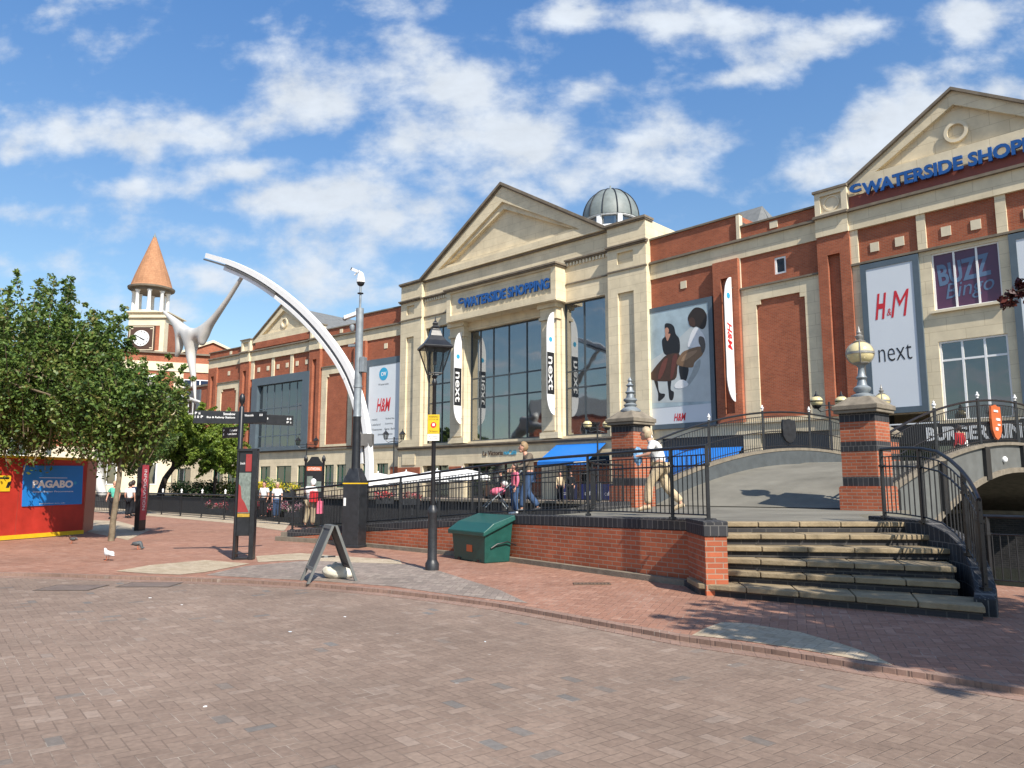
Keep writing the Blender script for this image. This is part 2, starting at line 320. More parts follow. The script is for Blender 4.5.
M_['cap']=paint('weathered_capping',(.20,.165,.125),.8,var=.3,scale=2,spec=.2)
M_['brick']=brick('facade_brick',(.40,.115,.055),(.31,.085,.043),(.30,.19,.13),ms=.008,stain=.22)
M_['brickd']=paint('dark_red_fascia',(.20,.05,.034),.6,var=.15)
M_['brick2']=brick('orange_red_brick',(.44,.125,.06),(.33,.09,.045),(.33,.23,.17),bw=.235,bh=.078,ms=.009,stain=.3)
M_['bluebrick']=brick('blue_engineering_brick',(.046,.047,.052),(.03,.031,.035),(.13,.125,.12),bw=.12,bh=.25,ms=.008,stain=.25)
M_['stone']=paint('sandstone_steps',(.28,.22,.14),.85,var=.35,scale=4,bump=.35,spec=.2)
M_['copes']=paint('pillar_capstone',(.21,.18,.14),.85,var=.3,scale=5,bump=.3,spec=.2)
M_['riser']=brick('blue_riser_brick',(.05,.048,.05),(.03,.03,.033),(.08,.075,.07),stain=.3)
M_['concrete']=paint('bridge_surface',(.175,.165,.138),.9,var=.3,scale=.8,bump=.25,spec=.2)
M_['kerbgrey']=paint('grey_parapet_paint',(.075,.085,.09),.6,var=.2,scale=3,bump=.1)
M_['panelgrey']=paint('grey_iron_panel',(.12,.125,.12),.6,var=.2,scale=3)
M_['black']=paint('black_railing_paint',(.012,.013,.016),.38,var=.35,scale=9,spec=.5)
M_['iron']=paint('worn_black_iron',(.022,.024,.028),.45,var=.4,scale=7,bump=.1)
M_['frame']=paint('blue_grey_frame',(.085,.115,.14),.45,var=.12,scale=2)
M_['dframe']=paint('dark_window_frame',(.05,.062,.072),.4,var=.1)
M_['white']=paint('white_paint',(.78,.78,.77),.4,var=.05,scale=3)
M_['poster']=paint('poster_vinyl_white',(.62,.655,.69),.45,var=.03,scale=.6)
M_['postersky']=paint('poster_sky_print',(.40,.50,.54),.45,var=.3,scale=.8)
M_['posterwall']=paint('poster_wall_print',(.50,.54,.54),.45,var=.12,scale=1)
M_['red']=paint('red_print',(.55,.02,.03),.4,var=.03)
M_['blackp']=paint('black_print',(.014,.014,.016),.45,var=.03)
M_['greyp']=paint('grey_print',(.16,.17,.18),.45,var=.03)
M_['bluesign']=paint('blue_letter_enamel',(.014,.085,.29),.3,var=.08,scale=2)
M_['cyan']=paint('cyan_print',(.03,.33,.55),.4,var=.03)
M_['blueboard']=paint('blue_board',(.014,.19,.56),.4,var=.05,scale=2)
M_['redhoard']=paint('red_hoarding_paint',(.42,.03,.018),.5,var=.28,scale=1.5)
M_['yellow']=paint('yellow_paint',(.70,.45,.015),.45,var=.1)
M_['slate']=paint('grey_slate_roof',(.15,.155,.155),.7,var=.25,scale=3,bump=.3)
M_['lead']=paint('lead_dome',(.17,.195,.19),.55,var=.25,scale=2,metal=.0,bump=.1)
M_['cone']=brick('cone_roof_tiles',(.42,.215,.115),(.36,.18,.095),(.28,.14,.08),bw=.3,bh=.25,ms=.012,stain=.15)
M_['glass']=glass('showroom_glass',(.6,.72,.78),.34,4.6)
M_['glassd']=glass('dark_window_glass',(.3,.42,.44),.3,3.0)
M_['glassb']=glass('blue_film_glass',(.1,.2,.6),.35,1.6)
M_['purple']=paint('purple_window_vinyl',(.085,.03,.07),.35,var=.1,scale=1,spec=.6)
M_['purpleL']=paint('blue_lettering_vinyl',(.10,.16,.26),.35,var=.05)
M_['int']=paint('interior_wall',(.34,.38,.40),.8,var=.3,scale=.6)
M_['intl']=paint('interior_column',(.45,.5,.47),.7,var=.1)
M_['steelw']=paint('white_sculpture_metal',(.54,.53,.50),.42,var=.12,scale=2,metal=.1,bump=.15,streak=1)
M_['steeld']=paint('sculpture_dark_metal_and_shade',(.16,.15,.14),.5,var=.2,scale=3,metal=.4)  # dark metal for web and coupling; also paints the shade under the beam
M_['galv']=paint('galvanised_pole',(.26,.29,.31),.5,var=.3,scale=4,metal=.35)
M_['binG']=paint('green_grit_bin_plastic',(.010,.075,.062),.42,var=.18,scale=6,bump=.08)
M_['awn']=paint('blue_awning_canvas',(.012,.16,.55),.6,var=.08,scale=2)
M_['navy']=paint('navy_canvas',(.012,.02,.12),.7,var=.15,scale=2)
M_['parasol']=paint('white_parasol_canvas',(.75,.75,.75),.7,var=.06)
M_['globe']=paint('cream_lamp_glass',(.66,.56,.30),.18,var=.12,scale=5,spec=.6,coat=.4)
M_['lampglass']=glass('lantern_glass',(.9,.9,.88),.75,1.45)
M_['brass']=paint('worn_metal_finial',(.30,.29,.27),.45,var=.25,scale=8,metal=.4)
M_['bark']=paint('pale_bark',(.20,.16,.11),.9,var=.4,scale=7,bump=.6,spec=.1)
M_['barkd']=paint('dark_bark',(.045,.035,.03),.9,var=.4,scale=7,bump=.6,spec=.1)
M_['orange']=paint('orange_shield_enamel',(.55,.12,.035),.4,var=.1)
M_['timber']=paint('brown_shopfront',(.07,.035,.022),.5,var=.2)
M_['bag']=paint('cream_sack_cloth',(.60,.57,.48),.8,var=.2,scale=12,bump=.4)
M_['green']=paint('dark_green_frame',(.012,.07,.045),.5,var=.15)
M_['water']=paint('river_water',(.022,.026,.018),.06,var=.2,scale=1,spec=.6,bump=.12)
M_['mapred']=paint('red_map_print',(.25,.03,.03),.3,var=.1)
M_['faded']=paint('faded_yellow_print',(.38,.24,.03),.4,var=.3,scale=20)
M_['mapgrey']=paint('street_map_print',(.16,.19,.17),.3,var=.4,scale=14)
M_['skin']=paint('skin_light',(.50,.26,.18),.55,var=.06,spec=.35)
M_['hairg']=paint('blonde_grey_hair',(.42,.33,.21),.6,var=.25,scale=30)
M_['hairb']=paint('dark_blonde_hair',(.26,.17,.085),.6,var=.25,scale=30)
M_['haird']=paint('dark_hair',(.03,.02,.015),.55,var=.25,scale=30)
HB=[(0,(.19,.105,.078)),(.35,(.25,.135,.095)),(.7,(.22,.125,.095)),(1,(.29,.165,.12))]
M_['pave']=herring('red_block_paving',[(0,(.26,.13,.088)),(.4,(.32,.165,.112)),(.75,(.30,.16,.112)),(1,(.37,.205,.145))],(.11,.07,.05),rot=20,stain=.22)
M_['road']=herring('brown_grey_block_road',[(0,(.205,.147,.114)),(.5,(.228,.165,.128)),(.9,(.243,.178,.138)),(.975,(.272,.206,.165)),(.99,(.175,.145,.124)),(1,(.165,.150,.138))],(.105,.077,.06),rot=52,stain=.3,jw=.05,jf=.5)
M_['greypave']=herring('grey_brown_setts',[(0,(.20,.165,.14)),(.5,(.25,.20,.17)),(1,(.30,.25,.21))],(.11,.09,.075),rot=5,stain=.25)
M_['palepave']=herring('pale_sandy_paving',[(0,(.36,.29,.20)),(.5,(.42,.34,.24)),(1,(.46,.38,.28))],(.2,.16,.11),rot=35,stain=.2)
M_['kerb']=herring('kerb_blocks',[(0,(.23,.15,.115)),(1,(.28,.18,.14))],(.15,.10,.08),rot=10,stain=.3)
# ---------------------------------------------------------------- lettering
def lettering(name,txt,mat,parent,x0,x1,z0,z1,y,ext=.01,bold=0,shear=0,mw=None,rotz=0):
    cu=D.curves.new(name,'FONT'); cu.body=txt; cu.extrude=.02; cu.offset=bold; cu.shear=shear; cu.size=1; cu.resolution_u=3
    t=D.objects.new(name,cu); COL.objects.link(t); bpy.context.view_layer.update()
    me=D.meshes.new_from_object(t.evaluated_get(bpy.context.evaluated_depsgraph_get())); D.objects.remove(t); D.curves.remove(cu)
    vs=[v.co.copy() for v in me.vertices]; ax=min(v.x for v in vs); bx=max(v.x for v in vs); ay=min(v.y for v in vs); by=max(v.y for v in vs)
    for v,c in zip(me.vertices,vs):
        p=Vector((x0+(c.x-ax)/(bx-ax)*(x1-x0), y-(ext if c.z>0 else 0), z0+(c.y-ay)/(by-ay)*(z1-z0)))
        if rotz:
            cx,cz=(x0+x1)/2,(z0+z1)/2; q=Matrix.Rotation(rotz,2)@Vector((p.x-cx,p.z-cz)); p=Vector((cx+q.x,p.y,cz+q.y))
        v.co=p
    me.materials.clear(); me.materials.append(mat); me.name=name; me.update()
    o=D.objects.new(name,me); COL.objects.link(o)
    if parent: o.parent=parent
    if mw is not None: o.matrix_basis=mw
    return o
# ================================================================ THE SHOPPING CENTRE
GB=.6      # level of the far bank
def wall_open(mb,s0,s1,z0,z1,ops,y,dep):
    """front face at depth y with rectangular openings (s0,s1,z0,z1) and reveals dep deep"""
    xs=sorted(set([s0,s1]+[a for o in ops for a in o[:2] if s0<a<s1])); zs=sorted(set([z0,z1]+[a for o in ops for a in o[2:4] if z0<a<z1]))
    for i in range(len(xs)-1):
        for j in range(len(zs)-1):
            cx,cz=(xs[i]+xs[i+1])/2,(zs[j]+zs[j+1])/2
            if any(o[0]<cx<o[1] and o[2]<cz<o[3] for o in ops): continue
            mb.add([(xs[i],y,zs[j]),(xs[i+1],y,zs[j]),(xs[i+1],y,zs[j+1]),(xs[i],y,zs[j+1])],[(0,1,2,3)])
    for a,b,c,d in [o[:4] for o in ops]:
        e=y+dep
        mb.add([(a,y,c),(a,e,c),(a,e,d),(a,y,d)],[(0,1,2,3)]); mb.add([(b,y,c),(b,y,d),(b,e,d),(b,e,c)],[(0,1,2,3)])
        mb.add([(a,y,d),(a,e,d),(b,e,d),(b,y,d)],[(0,1,2,3)]); mb.add([(a,y,c),(b,y,c),(b,e,c),(a,e,c)],[(0,1,2,3)])
    return mb
def ring(mb,s0,s1,z0,z1,w,y0,y1,wb=None,wt=None):
    wb=w if wb is None else wb; wt=w if wt is None else wt
    mb.box(s0,s0+w,y0,y1,z0,z1); mb.box(s1-w,s1,y0,y1,z0,z1)
    if wb: mb.box(s0+w,s1-w,y0,y1,z0,z0+wb)
    if wt: mb.box(s0+w,s1-w,y0,y1,z1-wt,z1)
    return mb
def tri_ring(mb,o,i,y0,y1):
    for a,b in ((0,1),(1,2),(2,0)): mb.vprism([o[a],o[b],i[b],i[a]],y0,y1)
    return mb
root=thing('shopping_centre','long red brick and cream shopping centre with three gables and a lead dome','shopping centre',loc=SP.w(-12,0,GB))
RI=root.matrix_basis.inverted()
mP,mR,mL=RI@SP.m(),RI@SR.m(),RI@SL.m()
def prt(mb,name,mat,m,label=None,par=None,smooth=False,bevel=0):
    o=mb.build(name,mat,par or root,smooth=smooth,bevel=bevel,mw=m if par is None else None)
    if label: o['label']=label
    return o
def prts(mb,name,mat,m,par=None):
    for i in range(0,len(mb.v),8):
        q=MB(); q.v=mb.v[i:i+8]; q.f=[(3,2,1,0),(4,5,6,7),(0,1,5,4),(1,2,6,5),(2,3,7,6),(3,0,4,7)]; q.mi=[0]*6; prt(q,name,mat,m,None,par)
def window(m,s0,s1,z0,z1,y,vs,hs,fm,gm,fw=.07,mw=.06,par=None,label=None,name='window',arch=0):
    f=MB(); ring(f,s0,s1,z0,z1,fw,y-.06,y+.06)
    for v in vs: f.box(v-mw/2,v+mw/2,y-.05,y+.05,z0+fw,z1-fw)
    for h in hs: f.box(s0+fw,s1-fw,y-.045,y+.045,h-mw/2,h+mw/2)
    o=prt(f,name,fm,m,label,par)
    g=MB(); g.box(s0+fw*.8,s1-fw*.8,y-.006,y+.006,z0+fw*.8,z1-fw*.8); g.build('pane',gm,o)
    return o
cream,cream2,cap,brk=M_['cream'],M_['cream2'],M_['cap'],M_['brick']
def pier(m,s0,s1,y,zb=4.9,zt=14.0):
    b=MB(); w=(s1-s0)*.31
    b.box(s0,s0+w,y,y+.3,zb,zt); b.box(s1-w,s1,y,y+.3,zb,zt); b.box(s0+w,s1-w,y,y+.3,13.0,zt); b.box(s0+w,s1-w,y,y+.3,zb,zb+.5); b.box(s0+w,s1-w,y+.22,y+.3,zb+.5,13.0)
    prt(b,'brick_pier',brk,m)
def squares(m,lst,y):
    b=MB()
    for s,z in lst: b.box(s-.2,s+.2,y-.04,y+.05,z-.22,z+.22)
    prts(b,'stone_square',cream2,m)
def bandrun(m,s0,s1,y,z0=14.0,z1=14.93,over=.0):
    b=MB(); b.box(s0,s1,y-.08,y+.2,z0,z1); prt(b,'cream_band',cream,m)
    c=MB(); c.box(s0-over,s1+over,y-.26,y+.2,z1,z1+.07); c.box(s0-over,s1+over,y-.18,y+.2,z1+.07,z1+.16); prt(c,'cornice',cap,m)
def gable(m,c,hw,z0,za,y,dep,name,roof_dep=14):
    """small gable: raking band round a sunken triangle with a roundel"""
    b=MB(); k=(za-z0)/hw
    o=[(c-hw,z0),(c+hw,z0),(c,za)]; i=[(c-hw+1.35,z0+.33),(c+hw-1.35,z0+.33),(c,za-.66)]
    tri_ring(b,o,i,y,y+.5); b.vprism(i,y+.24,y+.5)
    prt(b,'pediment',cream,m)
    q=MB(); zc=z0+.33+(za-.66-z0-.33)*.40; n=28
    for j in range(n):
        a0,a1=2*math.pi*j/n,2*math.pi*(j+1)/n
        q.vprism([(c+r*math.cos(a),zc+r*math.sin(a)) for r,a in ((.50,a0),(.50,a1),(.36,a1),(.36,a0))],y+.1,y+.3)
    prt(q,'roundel',cream2,m,smooth=False)
    e=MB(); t=.13
    for sg in (-1,1):
        e.vprism([(c,za),(c+sg*hw,z0),(c+sg*(hw+.05),z0+t),(c,za+t*1.15)],y-.16,y+.6)
    prt(e,'raking_coping',cap,m)
    r=MB()
    for sg in (-1,1):
        r.vprism([(c,za-.15),(c+sg*(hw-.3),z0-.1),(c+sg*(hw-.3),z0-.3),(c,za-.35)],y+.6,y+roof_dep)
    prt(r,'roof',M_['slate'],m)
# ---------------- right range
b=MB()
wall_open(b,0,6.1,4.8,16.5,[],0,.3); wall_open(b,6.1,10.62,4.8,15.75,[(8.1,8.75,12.68,13.6)],0,.25)
prt(b,'brick_wall',brk,mR); b=MB(); wall_open(b,23.7,34,4.8,15.75,[],0,.3); prt(b,'brick_wall',brk,mR); b=MB()
b.add([(6.1,0,15.7),(6.1,0,16.5),(6.1,3,16.5),(6.1,3,15.7)],[(0,3,2,1)])
prt(b,'brick_wall',brk,mR)
b=MB(); b.box(0,6.1,.3,9,16.0,16.2); b.box(0,34,.4,9,15.0,15.2); b.box(0,34,9,9.3,.6,16); prts(b,'flat_roof',M_['slate'],mR)
bandrun(mR,0,10.6,0); bandrun(mR,10.6,12.24,-.3,over=.06); bandrun(mR,12.24,22.1,-.2); bandrun(mR,22.1,23.7,-.3,over=.06); bandrun(mR,23.7,34,0)
b=MB(); b.box(-.02,6.16,-.1,.35,16.5,16.6); b.box(6.16,10.6,-.1,.35,15.75,15.85); b.box(23.7,34,-.1,.35,15.75,15.85); prts(b,'parapet_coping',cap,mR)
b=MB(); b.box(6.0,6.2,-.14,.2,15.1,16.48); b.box(7.95,8.4,-.05,.1,15.25,15.62); prts(b,'stone_block',cream2,mR)
window(mR,8.1,8.75,12.68,13.6,.1,[],[],M_['white'],M_['glassb'],fw=.1)
squares(mR,[(2.35,13.25)],0)
pier(mR,4.5,6.08,-.3); pier(mR,10.6,12.24,-.3); pier(mR,22.1,23.7,-.3)
b=MB(); b.box(6.04,6.12,-.08,0,4.8,14); prt(b,'downpipe',cream2,mR)
b=MB(); ring(b,6.14,10.58,4.9,12.18,.85,-.1,.05,wb=.15,wt=.72); b.box(6.99,7.25,-.1,.05,11.2,11.46); b.box(9.47,9.73,-.1,.05,11.2,11.46)
prt(b,'cream_panel_frame',cream,mR); b=MB(); b.box(6.12,10.6,-.2,.0,12.18,12.28); prt(b,'ledge',cap,mR)
# right bay
b=MB(); wall_open(b,12.24,22.1,12.2,14.0,[],-.1,.1); prt(b,'brick_wall',brk,mR)
b=MB(); b.box(12.62,15.3,-.06,.3,4.8,12.2); b.box(18.9,21.6,-.06,.3,4.8,12.2); b.box(12.24,22.1,3.9,4.0,4.3,12.2); prts(b,'cream_wall',cream,mR)
b=MB()
for s0,s1 in ((12.24,12.6),(15.3,15.68),(18.5,18.9),(21.6,22.1)): b.box(s0,s1,-.2,-.1,12.3,14.0)
prts(b,'cream_pilaster',cream,mR)
b=MB(); b.box(12.24,22.1,-.28,-.05,12.2,12.3); prt(b,'ledge',cap,mR)
squares(mR,[(13.35,12.95),(14.5,12.95),(16.5,12.95),(17.7,12.95),(19.7,12.95),(20.8,12.95)],-.1)
b=MB(); wall_open(b,15.3,18.9,4.4,12.2,[(15.8,18.5,9.37,12.02),(15.85,18.55,4.4,7.95)],-.14,.3)
b.box(12.24,12.62,-.14,-.06,4.8,12.2); b.box(21.6,22.1,-.14,-.06,4.8,12.2)
prt(b,'cream_wall',cream,mR)
b=MB(); b.box(15.65,18.65,-.3,-.1,9.25,9.36); b.box(15.7,18.7,-.3,-.1,4.25,4.36); prts(b,'window_sill',cream2,mR)
bz=window(mR,15.8,18.5,9.37,12.02,.0,[16.7,17.6],[],M_['white'],M_['purple'],fw=.07,mw=.08,label='purple vinyl covered window with Buzz Bingo lettering')
lettering('window_lettering','BUZZ',M_['purpleL'],bz,16.0,18.1,10.55,11.55,-.012,.004,bold=.03,rotz=R(4))
lettering('window_lettering','Bingo',M_['purpleL'],bz,16.25,18.2,9.7,10.6,-.012,.004,shear=.3,bold=.0,rotz=R(4))
window(mR,15.85,18.55,4.36,7.95,.0,[16.77,17.65],[7.08],M_['white'],M_['glassd'],fw=.09,mw=.09)
# fascia, gable and end blocks of the bay
b=MB(); b.box(12.24,22.1,-.08,.3,15.1,15.78); prt(b,'dark_red_fascia',M_['brickd'],mR)
b=MB(); b.box(12.24,22.1,-.1,.3,15.78,16.35); prt(b,'cream_frieze',cream,mR)
gable(mR,17.17,4.93,16.35,19.45,-.1,0,'r')
for s0,s1 in ((10.6,12.24),(22.1,23.7)):
    b=MB(); ring(b,s0,s1,15.12,16.32,.28,-.32,.3,wb=.12,wt=.2); b.box(s0+.28,s1-.28,-.2,.3,15.24,16.12); c=(s0+s1)/2
    for j in range(20):
        a0,a1=2*math.pi*j/20,2*math.pi*(j+1)/20
        b.vprism([(c+r*math.cos(a),15.68+r*math.sin(a)) for r,a in ((.42,a0),(.42,a1),(.34,a1),(.34,a0))],-.25,-.1)
    prt(b,'end_block',cream2,mR); b=MB(); b.box(s0-.07,s1+.05,-.42,.4,16.32,16.44); prt(b,'coping',cap,mR)
# ground floor of the right range
b=MB(); b.box(0,12.24,-.12,.3,4.25,4.8); b.box(-.0,12.24,-.22,.0,4.8,4.9); b.box(5.9,6.9,-.05,.3,GB,4.25); b.box(10.6,12.2,-.05,.3,GB,4.25); b.box(.0,.5,-.05,.3,GB,4.25); b.box(23.7,34,-.1,.3,GB,4.8)
prts(b,'cream_fascia',cream,mR)
b=MB(); b.box(.5,5.9,.1,.3,GB,4.25); b.box(6.9,10.6,.1,.3,GB,4.25); prts(b,'shopfront',M_['dframe'],mR)
b=MB(); b.box(12.24,23.7,-.25,.0,3.4,4.24); prt(b,'shop_fascia',M_['blackp'],mR,label='black shop fascia below the right gable')
b=MB(); b.box(12.24,23.7,-.15,.3,4.3,4.36); prt(b,'white_strip',M_['white'],mR)
sf=MB(); ring(sf,12.3,23.6,GB,3.4,.12,-.05,.05); [sf.box(12.3+i*1.4,12.38+i*1.4,-.05,.05,GB,3.3) for i in range(1,8)]
sfo=prt(sf,'shopfront',M_['dframe'],mR); g=MB(); g.box(12.4,23.5,.0,.02,GB+.1,3.3); g.build('pane',M_['glassd'],sfo)
# roofs seen over the parapet
q=SR.px(762,206,6.0); q2=SR.px(654,236,6.0)
b=MB(); b.vprism([(q2[0]+.2,15.5),(q[0]+1.6,15.5),(q[0],q[1]),(q2[0]-.5,q[1])],6,6.1)
b.add([(q2[0],3,15.8),(q[0]+.8,3,15.8),(q[0],6,q[1]),(q2[0],6,q[1])],[(0,1,2,3)]); b.add([(q[0]+.8,3,15.8),(q[0]+1.8,9,15.8),(q[0],6,q[1])],[(0,1,2)])
prt(b,'roof',M_['slate'],mR)
# ---------------- pavilion
s_mull=[SP.px(x,385,.7)[0] for x in (481,494,509.5,527.5)]
mainw=(-16.15,-8.6,4.72,13.05)
ops=[mainw,(-21.1,-17.85,4.72,13.95),(-6.95,-3.35,4.72,13.65)]
b=MB(); wall_open(b,-21.3,-2.85,4.5,17.85,ops,.3,.4)
# blocks at the ends with sunken panels
for s0,s1 in ((-23.95,-21.3),(-2.9,0)):
    wall_open(b,s0,s1,4.5,17.85,[(s0+.75,s1-.95,5.1,13.45),(s0+.75,s1-.95,15.3,16.05)],0,.16)
    b.box(s0+.74,s1-.94,.16,.3,5.0,16.2)
b.add([(0,0,GB),(0,8,GB),(0,8,17.85),(0,0,17.85)],[(0,1,2,3)]); b.add([(-2.9,0,4.5),(-2.9,0,17.85),(-2.9,.3,17.85),(-2.9,.3,4.5)],[(3,2,1,0)]); b.add([(-21.3,0,4.5),(-21.3,0,17.85),(-21.3,.3,17.85),(-21.3,.3,4.5)],[(0,1,2,3)]); b.add([(-23.95,0,GB),(-23.95,8,GB),(-23.95,8,17.85),(-23.95,0,17.85)],[(3,2,1,0)])
prt(b,'cream_wall',cream,mP)
# shallow arch head of the main window
b=MB(); n=16; pts=[(-16.15+7.55*i/n,13.05+.62*math.sin(math.pi*i/n)) for i in range(n+1)]
b=MB(); b.vprism([(-16.15,13.0),(-16.15,13.7),(-8.6,13.7),(-8.6,13.0)],.62,.75); prt(b,'arch_head',cream,mP)
# gable
o=[(-21.35,17.85),(-3.0,17.85),(-12.3,23.4)]; i1=[(-19.4,18.35),(-5.1,18.35),(-12.3,22.15)]; i2=[(-18.6,18.62),(-5.9,18.62),(-12.3,21.65)]
b=MB(); tri_ring(b,o,i1,.0,.7); tri_ring(b,i1,i2,.2,.7); b.vprism(i2,.5,.7); prt(b,'pediment',cream,mP)
e=MB(); 
for sg,x in ((-1,-21.35),(1,-3.0)):
    e.vprism([(-12.3,23.4),(x,17.85),(x+sg*.05,18.02),(-12.3,23.62)],-.22,.8); e.vprism([(-12.3,23.3),(x+.0,17.75),(x,17.86),(-12.3,23.41)],-.1,.0)
for s0,s1 in ((-24.05,-21.25),(-3.05,.12)): e.box(s0,s1,-.22,.8,17.86,18.0); e.box(s0+.04,s1-.04,-.14,.7,17.78,17.86)
for s0,s1,y in ((-24.05,-21.25,0),(-21.25,-17.5,.3),(-6.55,-2.95,.3),(-2.95,.14,0)): e.box(s0,s1,y-.24,y+.1,16.42,16.52); e.box(s0+.04,s1-.04,y-.14,y+.1,16.32,16.42)
for s0,s1,y in ((-23.98,-21.28,0),(-21.28,-17.5,.3),(-6.55,-2.88,.3),(-2.9,.05,0)): e.box(s0,s1,y-.08,y+.05,14.84,14.93)
e.box(-17.62,-6.42,-.98,.3,16.12,16.24); e.box(-17.55,-6.5,-.9,.3,16.02,16.12)
e.box(-21.3,-2.9,.14,.35,17.72,17.84)
prt(e,'cornice',cap,mP)
d=MB()
for a0,a1 in ((-21.1,-17.7),(-6.4,-3.0)):
    k=a0
    while k<a1: d.box(k,k+.13,.18,.3,16.08,16.3); k+=.27
prts(d,'dentil',cream2,mP)
b=MB(); ring(b,-17.45,-6.6,13.72,16.02,.42,-.75,.3,wb=.45,wt=.12); b.box(-17.04,-7.01,-.6,.3,14.16,15.92); b.box(-17.45,-6.6,-.7,.29,13.7,13.73); prt(b,'sign_box',cream,mP)
for s0,s1 in ((-17.7,-16.2),(-8.5,-7.1)):
    b=MB(); b.box(s0,s1,-.05,.3,4.6,12.6); b.box(s0+.18,s1-.18,-.13,-.05,5.1,12.3); b.box(s0-.1,s1+.1,-.2,.3,12.6,12.8); b.box(s0-.02,s1+.02,-.12,.3,12.8,13.4); b.box(s0-.16,s1+.16,-.3,.3,13.4,13.7); b.box(s0-.1,s1+.1,-.15,.3,4.6,5.0); prt(b,'pilaster',cream,mP)
window(mP,*mainw,.68,s_mull,[7.9,9.4],M_['dframe'],M_['glass'],fw=.1,mw=.1)
s1m=SP.px(585.5,370,.7)[0]; s2m=SP.px(443,370,.7)[0]
window(mP,-6.95,-3.35,4.72,13.65,.68,[s1m],[7.9,9.0],M_['dframe'],M_['glass'],fw=.1,mw=.1)
window(mP,-21.1,-17.85,4.72,13.95,.68,[s2m],[7.9,9.4],M_['dframe'],M_['glass'],fw=.1,mw=.1)
# rooms behind the glass
b=MB(); b.box(-21.6,-2.8,6,6.2,4.5,14.2); b.box(-21.6,-21.4,.9,6,4.5,14.2); b.box(-3,-2.8,.9,6,4.5,14.2); b.box(-21.6,-2.8,.9,6,14.0,14.2); b.box(-21.6,-2.8,.8,6,4.45,4.6); b.box(-21.5,-2.9,1.6,6,9.0,9.3)
io=prt(b,'interior',M_['int'],mP)
b=MB()
for s in (-19.9,-15.2,-11.9,-7.6,-4.9): b.box(s,s+.5,1.6,2.1,4.6,14)
b.build('interior_column',M_['intl'],io)
rs=random.Random(3); cols=[M_['timber'],M_['mapgrey'],M_['purple'],M_['postersky'],M_['navy'],M_['white']]
b=MB()
for k in range(46):
    s=-20.8+rs.random()*17; z=4.62 if rs.random()<.75 else 9.32; h=.8+rs.random()*1.3; b.cur=rs.randrange(6); yy=1.3+rs.random()*2.5; b.box(s,s+.3+rs.random()*.6,yy,yy+.25,z,z+h)
b.build('shop_display',cols,io)
b=MB(); b.box(-24.0,.06,-.2,.3,4.42,4.52); b.box(-23.98,.02,-.1,.3,4.3,4.42); prt(b,'ledge',cap,mP)
b=MB(); wall_open(b,-23.95,0,GB,4.35,[(-20.9,-17.9,GB,3.0),(-16.2,-8.6,GB,3.1),(-6.8,-3.0,GB,3.4)],.02,.5)
b.box(-23.4,-21.8,-.04,.04,3.1,4.0); b.box(-2.4,-.6,-.04,.04,3.1,4.0)
prt(b,'cream_wall',cream,mP)
b=MB(); b.box(-23.95,-21.2,-.02,.05,2.2,2.9); b.box(-17.8,-16.3,-.02,.05,2.2,2.9); prts(b,'brick_stripe',brk,mP)
b=MB(); b.box(-20.9,-17.9,.5,.55,GB,3.0); b.box(-16.2,-8.6,.5,.55,GB,3.1); b.box(-6.8,-3.0,.5,.55,GB,3.4); so=prt(b,'shopfront',M_['glassd'],mP)
b=MB(); 
for s in (-14.3,-12.4,-10.5,-19.4,-4.9): b.box(s,s+.08,.42,.5,GB,3.0)
b.box(-16.2,-8.6,.4,.5,2.3,2.4); b.build('shopfront_frame',M_['timber'],so)
b=MB(); b.box(-16.2,-8.6,4,4.1,GB,3.1); b.box(-20.9,-3,3,3.1,GB,3.4); prts(b,'interior',M_['int'],mP)
gb=MB()
for sg,x in ((-1,-21.0),(1,-3.4)): gb.vprism([(-12.3,23.2),(x,17.7),(x,17.5),(-12.3,23.0)],.8,18)
gb.box(-23.9,-.1,.8,16,17.3,17.5); prt(gb,'roof',M_['slate'],mP)
# dome
dc=at(611,222,58); drp=root.location
dm=Matrix.Translation(Vector((dc.x,dc.y,0))-drp)
b=MB(); n=16
b.lathe([(2.05,18-.0),(2.05,21.2)],n=n); prt(b,'dome_drum',M_['intl'],dm)
b=MB()
for j in range(8):
    a=2*math.pi*j/8+.2; b.box(-.17,.17,-.12,.12,20.3,22.1,Matrix.Rotation(a,4,'Z')@Matrix.Translation((0,-2.05,0)))
b.lathe([(2.2,22.12),(2.2,22.24),(2.0,22.24)],n=32); b.lathe([(2.25,21.1),(2.25,21.3),(2.0,21.3)],n=32); prt(b,'dome_windows',M_['white'],dm)
b=MB(); b.lathe([(1.95,21.2),(1.95,22.2)],n=16); prt(b,'dome_glazing',M_['glassd'],dm)
b=MB(); prof=[(2.25*math.cos(a),22.2+2.6*math.sin(a)) for a in [i*math.pi/2/14 for i in range(14)]]+[(.12,24.85),(.06,25.05),(.05,25.2)]
b.lathe(prof,n=40); prt(b,'dome',M_['lead'],dm,smooth=True)
b=MB()
for j in range(12):
    a=2*math.pi*j/12+.1; b.tube([(2.28*math.cos(t)*math.cos(a),2.28*math.cos(t)*math.sin(a),22.2+2.63*math.sin(t)) for t in [i*math.pi/2/12 for i in range(12)]],.05,6)
prt(b,'dome_rib',M_['iron'],dm)
